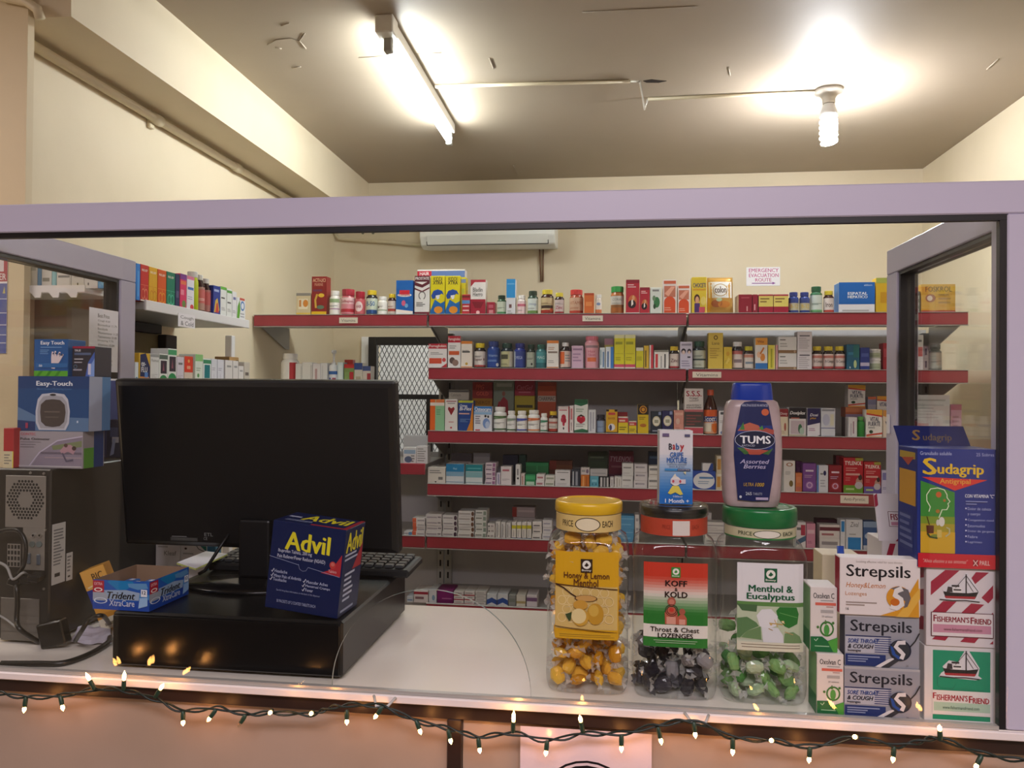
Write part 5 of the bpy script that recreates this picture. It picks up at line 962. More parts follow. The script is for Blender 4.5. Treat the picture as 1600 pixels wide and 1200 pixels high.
V_ = ' on the lower side shelf'
ZL = zl
def LS(x0, x1, yt, base, ops, desc, **k): return SS(x0, x1, yt, ZL, base, ops, desc+V_, ym=575, **k)
LS(211, 216.5, 566, 'd8e0e6', [El(.5, .3, .4, .12, '3a8ab0')], 'white box edge with blue dot')
LS(217, 234.5, 552, 'd8b03a', [Po([(.1, .95), (.6, 1), (1, .6), (1, .1), (.1, .1)], '2a2f58'), T('ex-', .2, .62, .6, .74, 'e6e6e6', 'B'), T('FLU', .2, .45, .75, .6, 'e6e6e6', 'B'), R(.1, .12, .9, .32, 'd8904a'), R(.5, .3, .8, .45, '5a8ad0')], 'yellow and navy box with bold lettering')
LS(235, 248.5, 554, 'dadada', [T('Fluimex', .1, .78, .95, .86, '5a6058'), R(0, .92, 1, 1, '9a9c9c'), tx(.3, 'bbb', 3)], 'grey white box with small heading')
for a, b, y, n in ((248.8, 262, 553, 'shorter'), (262.3, 276, 545, 'taller')):
    LS(a, b, y, 'e6e8e4', [R(0, .84, 1, .97, '4a9a6a' if n == 'taller' else '5a6a60'), R(.15, .42, .9, .8, '3a2f3a'), Po([(.4, .5), (.5, .75), (.6, .5)], '9a5a6a'), El(.5, .2, .5, .18, '2f8a50'), R(0, 0, 1, .1, '2f8a50')], n+' white and green box with dark panel')
LS(276.4, 287.5, 558, 'd4ccd8', [R(.2, .75, .8, .82, '777'), tx(.3, 'b0a8b4', 3)], 'lilac white box')
LS(288, 301.5, 557, 'd8c8b8', [R(0, .5, 1, 1, 'd8422a'), R(.3, .6, .7, .7, 'e6a080'), El(.5, .85, .12, .05, 'e6b060'), El(.5, .2, .3, .12, '8a9a68')], 'red topped box with garden picture')
LS(305, 317, 554, 'dde4da', [R(0, .8, 1, 1, '8ac07a'), El(.4, .38, .15, .06, '5a9a5a'), tx(.5, '9aaa98', 2)], 'white box with light green top')
LS(317.4, 330, 561, 'e2e6e4', [R(0, .84, 1, .97, '3a8a60'), R(.15, .35, .85, .8, '1f7a80'), El(.5, .12, .3, .1, '3a8a50')], 'white box with teal picture')
for i, (a, b) in enumerate(((330.4, 339.5), (340, 350))): LS(a, b, 561+i, 'dadae4', [tx(.6, 'aab', 2), R(.4, .1, .45, .5, 'b0b0c0')], ['pale lavender box beside the teal picture box', 'pale lavender box beside the carton row'][i])
for i, (a, b, y) in enumerate(((352, 363.5, 563), (364, 372.5, 564), (373, 381, 572))): LS(a, b, y, 'dcd8d6', [R(.2, .75, .8, .82, '999'), El(.5, .2, .3, .1, 'a8a8a8')], ['white box with grey oval beside the lavender boxes', 'white box with grey oval in the middle of three', 'shorter white box with grey oval'][i])
LS(381.4, 390.5, 566, 'c8c0b4', [R(.2, .5, .8, .62, '6a5f58'), R(.2, .2, .8, .3, 'aaa090')], 'beige box at the far end')
SS(358, 373, 558, ZL, 'b08a58', [R(.7, .1, 1, .9, '2a2018')], 'brown box standing behind the grey oval boxes'+V_, X=-1.215, ym=575)
# boxes on the notched end shelf
zn, nx, nh = NOTCH
for a, b, c, ops, dd in ((47, 58, 'cfccc4', [R(0, .5, .8, .6, 'a8a49a')], 'white box'), (58.5, 64.5, '4a86b8', [R(.2, 0, .8, 1, '5a9ac8')], 'narrow blue box'), (65, 80.5, 'd2cfc8', [R(.1, .2, .8, .3, '8a887e'), R(.1, .7, .8, .8, '999')], 'white box with two grey bars'), (81, 88, '7ab0b8', [R(.2, 0, .7, 1, '90c4ca')], 'narrow aqua box'),
        (88.5, 111, 'd0cdc6', [R(.1, .3, .9, .36, '777'), R(.1, .6, .9, .66, '777'), R(.9, 0, 1, 1, 'b8b4ac')], 'white box with dark lines'), (111.5, 131.5, 'cac6bc', [R(.2, .3, .8, .7, 'a8a398'), El(.5, .12, .05, .04, '333')], 'beige white box with dark dot'), (132, 152.5, 'd2cec8', [R(.1, .3, .6, .6, 'b0aca4'), El(.3, .12, .05, .04, '333')], 'white box with grey square and dot'),
        (153, 173, '4f9ac8', [El(.5, .3, .3, .2, '7ab8d8'), R(.1, .8, .9, .9, 'a8d0e6')], 'light blue box'), (173.5, 181, 'd8d8da', [R(.1, .3, .6, .5, '6a8a6a')], 'thin white box')):
    Y = 1.632; A = atY(a, 440, Y); Bq = atY(b, 440, Y)
    carton('medicine_box', dd+' on the notched end shelf beyond the glass', 'box', Bq.x-A.x, .05, .058 if a > 150 else .084, c, ((A.x+Bq.x)/2, Y, zn+.0003), front=ops)

# ------------------------------------------------------------------ candy jars
def sq(a, n): return 1/((abs(math.cos(a))**n+abs(math.sin(a))**n)**(1/n))
JAR = clear('clear_jar_plastic', (.97, .98, .98), 1.5, .04)
def jar(name, label, x0, x1, ylid0, ylid1, ycol, ysh, lidx, lidcol, collar, lab, labpx, yf=.983):
    a = atY(x0, 960, yf+.02); b = atY(x1, 960, yf+.02); hw = (b.x-a.x)/2; cx = (a.x+b.x)/2; cy = yf+hw*.97
    t = thing(name, label, 'jar', (cx, cy, ZT+.0003))
    la = atY(lidx[0], ylid1, cy); lb = atY(lidx[1], ylid1, cy); rl = (lb.x-la.x)/2
    z = lambda y, Y: atY((x0+x1)/2, y, Y).z-ZT-.0003
    zl0, zl1 = z(ylid1, cy-rl), z(ylid0, cy-rl); zc0 = z(ycol, cy-rl); zs_ = z(ysh, yf)
    ex = lambda zz: 5 if zz < zs_-.01 else max(2, 5-3*(zz-zs_+.01)/max(.001, zc0-zs_+.01))
    rf = lambda i, an, zz: sq(an, ex(zz))
    rn = rl*.955
    prof = [(hw*.3, .004), (hw*.86, .0), (hw*.95, .003), (hw*.985, .010), (hw, .02), (hw*.985, .06), (hw*.985, zs_*.6), (hw, zs_-.02), (hw*.985, zs_-.008), (hw*.95, zs_), (hw*.93+.0, zs_+.004), (rn*1.0, zc0-.002), (rn, zc0), (rn, zl0+.004)]
    MB().lathe(prof, 72, JAR, rf=rf, caps=(True, False)).build('body', t)
    pl = [(rl*.97, zl0), (rl, zl0+.0012), (rl, zl1-.004), (rl*.985, zl1-.0012), (rl*.95, zl1), (rl*.80, zl1+.0003), (rl*.78, zl1-.0008)]
    if lidcol == 'clearblack':
        MB().lathe([(rl*.93, zl0), (rl*.945, zl0+.001), (rl*.945, zl1-.006), (rl*.92, zl1-.004)], 64, plastic('141416', .3)).build('inner_lid', t)
        MB().lathe(pl, 64, clear('clear_lid_plastic', (.9, .9, .9), 1.5, .05), rf=lambda i, an, zz: 1).build('lid', t)
    else:
        MB().lathe(pl, 72, plastic(lidcol, .28), rf=lambda i, an, zz: 1 if i % 2 or zz > zl1-.003 else .992).build('lid', t)
    m = MB(); zcb = zc0+.001; m.lathe([(rn+.0004, zcb), (rn+.0004, zl0-.0006)], 64, ink(collar[0]), caps=(False, False)) if collar[2] else None
    cm_ = cyl_map(rn+.0006, zcb, zl0-.0006, 116); cm_.grid = (26, 1); art(m, collar[1], cm_); m.build('collar_label', t)
    # front label
    lx0, lx1, ly0, ly1 = labpx; A = atY(lx0, ly1, yf); Bq = atY(lx1, ly0, yf); ww = Bq.x-A.x; off = (A.x+Bq.x)/2-cx; zb_ = A.z-ZT; hh = Bq.z-A.z
    def mp(u, v, h):
        x = (u-.5)*ww+off; q = min(.999, abs(x)/hw); return (x, -hw*(1-q**5)**.2-.0006-h, zb_+hh*v)
    mp.asp = ww/hh; mp.curved = True
    m = MB(); art(m, lab[0], mp, lab[1]); m.build('front_label', t)
    return t, hw, zs_, zl0, (lambda: None)
emb = lambda x0, y0, x1, y1, c: [R(x0, y0, x1, y1, c), El((x0+x1)/2, y0+(y1-y0)*.42, (x1-x0)*.36, (y1-y0)*.31, 'eeeae0'), Po([(x0+(x1-x0)*.3, y0+(y1-y0)*.5), (x0+(x1-x0)*.5, y0+(y1-y0)*.25), (x0+(x1-x0)*.7, y0+(y1-y0)*.45), (x0+(x1-x0)*.5, y0+(y1-y0)*.58)], c), T('Bonny', x0+(x1-x0)*.1, y0+(y1-y0)*.76, x1-(x1-x0)*.1, y1-(y1-y0)*.06, 'eeeae0', 'b')]
hexes = []
for i in range(7):
    for j in range(5):
        hexes.append(Ri(130+i*76+(j % 2)*38, 815+j*66, 36, 36, .86, 'e6d09a'))
lab1 = [R(112, 505, 622, 1170, 'd8a41a'), R(114, 770, 614, 1100, 'd2b36c')]+[h for h in hexes if 150 < h[1] < 580 and 810 < h[2] < 1070]+emb(318, 558, 412, 662, '33200f')+[T('Honey & Lemon', 182, 660, 548, 722, '5a2a14', 'b'), T('Menthol', 262, 712, 460, 768, '5a2a14', 'b'), L([(112, 756), (614, 786)], 7, '4a2a18'),
        L([(118, 758), (180, 782), (240, 825), (285, 850)], 10, '3a2218'), El(362, 858, 86, 22, 'c89a58'), Ri(362, 858, 92, 25, .9, '5a3a20'), El(318, 910, 58, 38, 'c8963a'), El(438, 975, 66, 82, 'c0902c'), El(425, 950, 40, 45, 'd0a848'), El(318, 1005, 66, 66, 'c89a3a'), El(305, 995, 60, 58, 'e0cc94'), Po([(196, 985), (250, 965), (240, 1030), (225, 1035)], '3a4a28'),
        L([(112, 1080), (614, 1116)], 6, '5a3a18'), R(112, 1116, 614, 1170, 'd0a020'), R(150, 1135, 560, 1140, '8a6a20'), R(150, 1150, 590, 1154, '8a6a20')]
j1 = jar('candy_jar', 'yellow lidded clear candy jar full of honey and lemon sweets', 853, 983, 788, 806, 834, 850, (866, 971), 'e6b81f', ('e0c884', [R(-.2, 0, 1.2, 1, 'dcc07c'), T('PRICE', .08, .3, .28, .68, '3a2a18', 'b'), El(.5, .48, .19, .42, '3a2a18'), El(.5, .48, .175, .37, 'e6d8b8'), T('EACH', .72, .3, .9, .68, '3a2a18', 'b')], False), (lab1, (112, 505, 622, 1170)), (867, 967, 864, 995))
g2 = []
for i in range(22):
    f = i/21; c = (198, 62, 40) if f < .25 else None
    if f < .5: q = max(0, (f-.2)/.3); col = tuple(int(a+(b-a)*q) for a, b in zip((200, 58, 38), (226, 214, 204)))
    else: q = min(1, (f-.5)/.32); col = tuple(int(a+(b-a)*q) for a, b in zip((226, 214, 204), (42, 118, 44)))
    g2.append(R(46, 735+(1050-735)*i/22, 385, 735+(1050-735)*(i+1)/22+1, '%02x%02x%02x' % col))
lab2 = g2+[R(46, 1045, 385, 1158, '2f7a30'), R(46, 1046, 385, 1110, 'e2dcd4')]+emb(192, 756, 240, 808, '3f8a3a')+[T('KOFF', 160, 822, 276, 852, '2a1614', 'B'), T('&', 210, 858, 226, 876, '2a1614', 'b'), T('KOLD', 158, 878, 278, 908, '2a1614', 'B'),
    El(194, 928, 22, 22, 'a85a48'), El(194, 930, 15, 14, 'c87a68'), Po([(160, 1042), (158, 985), (176, 955), (212, 955), (226, 985), (226, 1042)], 'b8604a'), Po([(168, 1042), (168, 1005), (216, 1005), (216, 1042)], 'd89a88'), Ri(194, 972, 34, 30, .9, '3a1a16'), Ri(194, 972, 26, 22, .86, '3a1a16'), El(194, 970, 12, 10, 'c83a30'), El(250, 977, 16, 16, 'a85a48'), Po([(222, 1042), (224, 1005), (240, 992), (262, 992), (274, 1010), (274, 1042)], 'b8604a'), R(234, 1015, 266, 1042, 'd89a88'),
    T('Throat & Chest', 82, 1056, 340, 1080, '1c1210', 'b'), T('LOZENGES', 122, 1086, 308, 1110, '1c1210', 'B'), R(100, 1122, 330, 1125, 'a8c8a0'), R(110, 1132, 320, 1135, 'a8c8a0')]
j2 = jar('candy_jar', 'clear lidded candy jar of dark cough lozenges with red to green label', 988, 1122, 793, 811, 840, 856, (996, 1104), 'clearblack', ('c0482f', [R(-.2, 0, 1.2, 1, 'b8452f'), R(.45, .05, .7, .9, 'dcd2cc'), T('PRICE', .3, .4, .42, .65, '7a2418'), T('EACH', .74, .4, .86, .65, '7a2418')], False), (lab2, (46, 735, 385, 1158)), (1005, 1106, 881, 1008))
lf = lambda *p: Po(list(p), '5f8a58')
lab3 = [R(84, 92, 866, 1075, 'e2dfe2'), R(84, 530, 866, 1075, 'c8cdb8'), R(84, 528, 866, 575, '5f8a4a')]+emb(402, 148, 552, 306, '145a38')+[T('Menthol &', 216, 338, 738, 415, '145a38', 'B'), T('Eucalyptus', 194, 428, 760, 522, '145a38', 'B'),
    R(84, 575, 866, 950, 'b8c4a8'), Po([(84, 720), (200, 700), (310, 760), (340, 800), (200, 860), (120, 940), (84, 940)], '5a7f52'), Po([(130, 935), (200, 860), (360, 800), (370, 950)], '6a8a5c'), Po([(84, 560), (320, 560), (310, 640), (140, 630)], '4a6a44'), Po([(540, 620), (580, 575), (780, 575), (806, 650), (790, 760), (690, 810), (640, 790), (560, 700)], '2a7430'), L([(580, 640), (790, 690)], 6, '6aa860'),
    Po([(630, 990), (640, 870), (740, 850), (820, 900), (856, 990)], '6f8f60'), Po([(310, 680), (370, 610), (480, 600), (560, 680), (540, 790), (440, 830), (350, 800)], 'dcdce0'), Po([(370, 810), (560, 810), (620, 890), (630, 990), (390, 980)], 'd4d6dc'), L([(460, 760), (620, 770)], 12, 'b89a58'), L([(520, 720), (560, 800)], 9, 'c8ac68'), L([(600, 730), (640, 760)], 9, 'd0b878'), L([(640, 850), (740, 880)], 8, 'b89a68'), L([(450, 820), (500, 840)], 8, 'a8884a'), El(620, 740, 14, 14, 'e0d0a0'), El(480, 770, 14, 14, 'c8a868'),
    R(84, 975, 866, 1075, 'd2d0bc'), R(130, 1000, 820, 1008, '7a6a58'), R(140, 1030, 820, 1038, '7a6a58')]
j3 = jar('candy_jar', 'green lidded clear candy jar of menthol and eucalyptus sweets', 1125, 1262, 798, 827, 846, 862, (1131, 1247), '16713a', ('c9c4a0', [R(-.2, .05, 1.2, 1, 'c9c4a0'), R(-.2, 0, 1.2, .14, '2a7a40'), T('PRICE', .12, .35, .32, .72, '2a3a20', 'b'), El(.52, .52, .19, .38, '2a3a20'), El(.52, .52, .175, .33, 'e2dcd0'), T('EACH', .74, .35, .92, .72, '2a3a20', 'b')], False), (lab3, (84, 92, 866, 1075)), (1151, 1256, 882, 1014))
# wrapped sweets, one object each
WRAP = clear('cellophane_wrap', (.97, .97, .97), 1.5, .1, .5, (.9, .88, .86))
def sweet_mesh(name, cols, seed):
    rs = random.Random(seed); m = MB(); c = plastic(cols[0], .18)
    n = 10; prof = [(0.0004, -.0105), (.006, -.0092), (.0086, -.005), (.0090, .0), (.0086, .005), (.006, .0092), (.0004, .0105)]
    m.lathe(prof, n, c, Matrix.Diagonal((1, .7, 1.08, 1)), rf=lambda i, a, z: rs.uniform(.84, 1.1), caps=(False, False), smooth=False)
    wm = WRAP if cols[1] is None else cols[1]
    for s_ in (-1, 1):
        k = 7; vs = [(0, 0, s_*.0098)]; fs = []
        for i in range(k):
            a = -1.1+2.2*i/(k-1); r = .0118+rs.uniform(-.002, .002); vs.append((r*math.sin(a)*.95, .003*(1 if i % 2 else -1)+rs.uniform(-.001, .001), s_*(.0098+r*math.cos(a)*.72)))
        for i in range(1, k): fs.append((0, i, i+1))
        m.add(vs, fs, wm)
    return m.mesh(name)
def fill(j, ztop, variants, name, label, group, seed=1):
    """sweets settled in staggered layers, 4 x 4 and 3 x 3 in turn"""
    t, hw, zs_, zl0, _ = j; rs = random.Random(seed); half = hw*.985-.0025-.0118; step = .0158; nl = max(1, int((ztop-.0145)/step)+1)
    for l in range(nl):
        z = .0145+l*step; hl = half if z < zs_-.010 else half*.80; k = 4 if l % 2 == 0 else 3
        g = 2*hl/3; e = hl if k == 4 else hl-g/2
        for a in range(k):
            for b in range(k):
                if nl < 8 and l >= nl-2 and rs.random() < (.2 if l == nl-2 else .5): continue
                x = -e+g*a; y = -e+g*b
                if k == 4 and a in (0, 3) and b in (0, 3): x *= .93; y *= .93
                x = max(-hl, min(hl, x+rs.uniform(-.004, .004))); y = max(-hl, min(hl, y+rs.uniform(-.003, .003)))
                o = bpy.data.objects.new(name, rs.choice(variants)); COL.objects.link(o)
                o.location = (t.location.x+x, t.location.y+y, t.location.z+max(.013, z+rs.uniform(-.004, .004)))
                o.rotation_euler = (rs.uniform(0, 6), rs.uniform(0, 6), rs.uniform(0, 6)); tag(o, label, 'candy', group)
YW_ = [sweet_mesh('wrapped_sweet', ('e3b23a', None), 1), sweet_mesh('wrapped_sweet', ('e0a83a', None), 2), sweet_mesh('wrapped_sweet', ('e0b040', None), 3), sweet_mesh('wrapped_sweet', ('c88a1c', None), 4)]
fill(j1, .192, YW_, 'wrapped_sweet', 'amber yellow sweet in clear wrapper inside the yellow lidded jar', 'sweets in the yellow lidded jar', seed=3)
DK = plastic('5a585c', .3)
BK_ = [sweet_mesh('wrapped_lozenge', ('3a383c', WRAP), 5), sweet_mesh('wrapped_lozenge', ('35323a', DK), 6), sweet_mesh('wrapped_lozenge', ('8a8688', WRAP), 7), sweet_mesh('wrapped_lozenge', ('24222a', None), 8)]
fill(j2, .062, BK_, 'wrapped_lozenge', 'dark wrapped lozenge inside the jar with the red to green label', 'lozenges in the clear lidded jar', seed=5)
GN_ = [sweet_mesh('wrapped_sweet', ('7fa868', None), 9), sweet_mesh('wrapped_sweet', ('a8bf98', None), 10), sweet_mesh('wrapped_sweet', ('4f8a48', None), 11), sweet_mesh('wrapped_sweet', ('b8c8a8', None), 12)]
fill(j3, .085, GN_, 'wrapped_sweet', 'pale green sweet in clear wrapper inside the green lidded jar', 'sweets in the green lidded jar', seed=9)

# ------------------------------------------------------------------ what stands on the jars
def gripe():
    zt_ = j2[0].location.z+max((c.bound_box[6][2] for c in j2[0].children if c.name.startswith('lid')))
    Y = j2[0].location.y-.016; a = atY(1030, 780, Y); b = atY(1082, 780, Y); h = atY(1056, 673, Y).z-zt_
    ops = []
    for i in range(24):
        f = i/23; q = max(0, min(1, (f-.3)/.6)); col = tuple(int(u+(v-u)*q) for u, v in zip((222, 218, 222), (28, 108, 190))); ops.append(R(133, 40+405*i/24, 305, 40+405*(i+1)/24+1, '%02x%02x%02x' % col))
    ops += [R(147, 57, 182, 75, '6a5a80'), R(262, 60, 290, 75, '5a5a78'), T('B', 180, 112, 198, 146, '2a2a38', 'B'), T('a', 200, 118, 214, 146, 'b82a34', 'B'), T('b', 217, 110, 234, 146, '2a5a9a', 'B'), T('y', 238, 120, 260, 156, 'b82a34', 'B'), T('GRIPE', 186, 160, 256, 188, '1f62b0', 'B'), T('MIXTURE', 170, 190, 274, 218, '1f62b0', 'B'), T('Comforts stomach', 172, 220, 272, 230, '4a5a70'), T('wind & gripe', 182, 234, 262, 244, '4a5a70'), R(160, 250, 225, 262, '3a8ac8'), R(225, 250, 292, 262, '2a3a6a'), T('SUGAR FREE', 228, 253, 288, 259, 'ddd'),
      Po([(176, 385), (200, 345), (232, 345), (255, 390), (240, 395), (215, 380), (190, 392)], 'e0cf5a'), El(216, 318, 26, 26, 'e6e0dc'), Po([(200, 296), (214, 276), (222, 296)], 'e0d8c8'), R(190, 308, 268, 332, 'd8ccd4'), El(204, 320, 6, 8, 'c04a58'), El(240, 320, 6, 8, 'c04a58'), Po([(255, 268), (270, 264), (268, 282)], 'd8d0a8'), T('100ml', 204, 398, 250, 408, 'e0e6f0'), T('1 Month +', 162, 416, 286, 438, 'f0f4fa', 'b')]
    carton('medicine_carton', 'white to blue gripe mixture carton standing on the clear lidded jar', 'box', b.x-a.x, .032, h, 'd0d4dc', ((a.x+b.x)/2, Y, zt_+.0004), (0, 0, .03), px=(133, 40, 305, 445), front=ops)
gripe()
def tums():
    zt_ = j3[0].location.z+max((c.bound_box[6][2] for c in j3[0].children if c.name.startswith('lid')))+.0005
    Y = j3[0].location.y-.004; a = atY(1131, 720, Y-.02); b = atY(1226, 720, Y-.02); hw = (b.x-a.x)/2; Z = lambda y: atY(1178, y, Y-.02).z-zt_
    PK = P_('milky_pink_plastic', 'b9a3a6', .3, noise=(45, .22))
    wob = lambda i, a_, zz: sq(a_, 3.4)*(1+.012*math.sin(zz*220)*(1 if math.cos(a_) < -.6 else .25))
    S_ = Matrix.Diagonal((1, .56, 1, 1))
    prof = [(hw*.84, 0), (hw*.9, .003), (hw*.95, .012), (hw*.985, Z(740)), (hw, Z(705)), (hw*.97, Z(670)), (hw*.9, Z(637)), (hw*.84, Z(628)), (hw*.72, Z(625))]
    o = MB().lathe(prof, 56, PK, S_, rf=wob).build('antacid_bottle', None, ((a.x+b.x)/2, Y, zt_), (0, 0, .02)); tag(o, 'tall milky antacid bottle with blue cap standing on the green lid', 'bottle')
    zc0, zc1 = Z(626), Z(598); cw = hw*.70
    cm = MB(); cm.lathe([(cw, zc0), (cw*1.0, zc0+.004), (cw*.93, zc1-.003), (cw*.89, zc1), (cw*.5, zc1-.003), (cw*.2, zc1-.004)], 48, plastic('1438a0', .22), Matrix.Diagonal((1, .6, 1, 1)), rf=lambda i, a_, zz: sq(a_, 3)); cm.build('cap', o)
    zb, z1 = Z(783), Z(627); W_ = hw*2*.70
    def mp(u, v, h):
        x = (u-.5)*W_*1.0+.0; zz = zb+(z1-zb)*v
        r_ = hw*.985 if zz < Z(705) else hw*(1-.16*(zz-Z(705))/(Z(628)-Z(705))); q = min(.98, abs(x)/r_); return (x, -.56*r_*1.005*(1-q**3.4)**(1/3.4)-.0012-h, zz)
    mp.asp = W_/(z1-zb); mp.curved = True; mp.grid = (10, 14)
    px = (172, 215, 508, 1105)
    body = [(208, 1095), (176, 700), (176, 560), (200, 430), (232, 250), (260, 222), (340, 210), (430, 222), (452, 250), (480, 420), (506, 560), (500, 760), (478, 940), (455, 1100), (330, 1105)]
    m = MB(); art(m, [Po(body, '121d54'), Po([(205, 430), (480, 430), (478, 640), (205, 640)], '17307a'), T('HEALTH & SOLID IN ANTACID', 240, 240, 446, 262, 'c8cce0'), El(424, 312, 30, 30, 'c8603a'), Po([(205, 480), (240, 430), (300, 405), (370, 430), (400, 480)], 'b8604a'), Po([(380, 480), (430, 450), (495, 470), (490, 510)], 'a84a40'), Po([(220, 470), (250, 400), (260, 470)], '3f7a3a'), Po([(370, 460), (400, 430), (410, 470)], '4a8a3a'), Po([(230, 630), (300, 690), (380, 690), (450, 650)], 'b05040'), Po([(200, 630), (260, 690), (300, 680), (250, 630)], '3f6a38'), Po([(400, 680), (450, 690), (485, 630)], '3f6a38'),
        El(342, 560, 160, 84, 'b8bcd4'), El(342, 560, 156, 80, '0e1638'), T('TUMS', 222, 522, 466, 592, 'f0f0f4', 'B'), T('ANTACID', 234, 600, 340, 618, 'b8bcd0'), T('Assorted', 222, 732, 455, 770, 'b8b0d4', 'bi'), T('Berries', 250, 776, 428, 814, 'b8b0d4', 'bi'), T('ULTRA', 252, 940, 330, 970, 'c8a030', 'i'), T('1000', 342, 938, 414, 972, 'c8a030', 'bi'), T('265', 268, 1022, 316, 1050, 'c8ccd8', 'b'), T('TABLETS', 326, 1026, 398, 1048, 'a8acc0'), R(348, 1068, 446, 1090, 'b8a8c8'), El(228, 1066, 10, 12, 'c8ccd8')], mp, px)
    m.build('front_label', o)['label'] = 'navy front label with white and violet lettering'
tums()

# ------------------------------------------------------------------ remedies beside the jars
def H(x0, x1, y0, y1, Y, z, base, d, label, name='medicine_box', rz=0, **k):
    """front face measured between two sight lines on its own plane; z: what it stands on (None: its measured foot)"""
    a = atY(x0, y1, Y); b = atY(x1, y1, Y); zb = a.z if z is None else z; h = atY((x0+x1)/2, y0, Y).z-zb
    return carton(name, label, 'box', b.x-a.x, d, h, base, ((a.x+b.x)/2, Y, zb+.0003), (0, 0, rz), **k), zb+h+.0003
boat = lambda x, y, s: [Po([(x-150*s, y+30*s), (x-120*s, y+10*s), (x-140*s, y-20*s), (x-90*s, y-70*s), (x-20*s, y-60*s), (x+40*s, y-160*s), (x+60*s, y-160*s), (x+150*s, y-20*s), (x+140*s, y+40*s), (x+170*s, y+60*s), (x+120*s, y+75*s), (x-170*s, y+62*s)], 'dcd8dc'), Po([(x-135*s, y-8*s), (x-60*s, y+0*s), (x+60*s, y+0*s), (x+142*s, y-12*s), (x+118*s, y+40*s), (x-120*s, y+36*s)], '1f1a1e'), Po([(x-128*s, y+28*s), (x+122*s, y+26*s), (x+112*s, y+46*s), (x-115*s, y+46*s)], 'a82a34'), R(x-60*s, y-40*s, x+10*s, y-2*s, 'e6e2e0'), R(x-55*s, y-30*s, x+5*s, y-18*s, '3a3438'), Po([(x-110*s, y-4*s), (x-100*s, y-48*s), (x-66*s, y-44*s), (x-62*s, y-4*s)], '3a3438'), R(x-70*s, y-62*s, x-10*s, y-48*s, '2a2428'), L([(x+44*s, y), (x+44*s, y-150*s)], 9*s, '2a2428'), L([(x+44*s, y-140*s), (x+140*s, y-14*s)], 4*s, '3a3438'), L([(x+44*s, y-140*s), (x-40*s, y-40*s)], 4*s, '3a3438'), L([(x+44*s, y-100*s), (x+100*s, y-14*s)], 4*s, '3a3438'), L([(x-165*s, y+56*s), (x-60*s, y+62*s), (x+40*s, y+58*s), (x+150*s, y+66*s)], 8*s, '2a2428')]
offr = boat(325, 205, .93); offg = boat(322, 765, .98)
fg, zf = H(1444, 1557, 1011, 1131, .968, ZT, 'dcd6d6', .07, 'white and green carton with a fishing boat, lowest beside the frame post', px=(45, 590, 600, 1165),
    front=[R(98, 622, 562, 1150, '12906a'), R(90, 615, 110, 1160, 'dcd6d6'), R(552, 615, 572, 1160, 'dcd6d6'), L([(145, 830), (145, 890), (180, 912), (265, 912), (290, 870)], 4, '0c6a50'), L([(500, 860), (520, 880), (500, 922), (300, 905)], 3, '0c7a5a')]+offg+[R(106, 925, 556, 1110, 'e2dcd8'), R(116, 1015, 548, 1082, 'b0cab4'), T('F', 108, 945, 136, 990, 'a81f2e', 'B'), T('ISHERMAN\u2019S', 138, 957, 376, 1002, 'a81f2e', 'B'), T('F', 384, 958, 412, 1010, 'a81f2e', 'B'), T('RIEND', 414, 970, 540, 1012, 'a81f2e', 'B'), T('www.fishermansfriend.com', 182, 1040, 465, 1064, '4a6a58')], left=[R(.08, .1, .5, .95, '2a9a76')])
st = lambda p: Po(p, 'a01c3c')
fr_, zr = H(1447, 1559, 888, 1009, .966, zf, 'dcd2d4', .07, 'white and crimson striped carton with a fishing boat, stacked on the green one', px=(75, 22, 600, 605),
    front=[st([(108, 130), (215, 40), (320, 40), (108, 232)]), st([(380, 130), (440, 48), (535, 48), (430, 140)]), st([(480, 235), (565, 140), (565, 235), (530, 275)]), st([(120, 352), (200, 270), (298, 270), (220, 352)]), st([(325, 360), (405, 280), (500, 285), (420, 360)]), st([(540, 362), (565, 340), (565, 362)]), st([(118, 555), (150, 524), (245, 524), (215, 562)]), st([(325, 565), (360, 530), (462, 530), (430, 570)]), st([(540, 572), (565, 548), (565, 572)])]+offr+[R(108, 350, 566, 530, '5a2030'), R(114, 355, 560, 525, 'e2d8d8'), R(122, 440, 548, 500, 'c88aa0'), T('F', 124, 372, 150, 420, '8c1a34', 'B'), T('ISHERMAN\u2019S', 152, 382, 388, 422, '8c1a34', 'B'), T('F', 396, 380, 424, 428, '8c1a34', 'B'), T('RIEND', 426, 388, 548, 428, '8c1a34', 'B'), T('www.fishermansfriend.com', 200, 462, 480, 484, '7a4a58')],
    left=[Po([(0, .9), (.9, 1), (.9, .85), (0, .65)], 'a01c3c'), Po([(0, .5), (.9, .7), (.9, .5), (0, .3)], 'a01c3c'), Po([(0, .2), (.9, .35), (.9, .18), (0, .0)], 'a01c3c')])
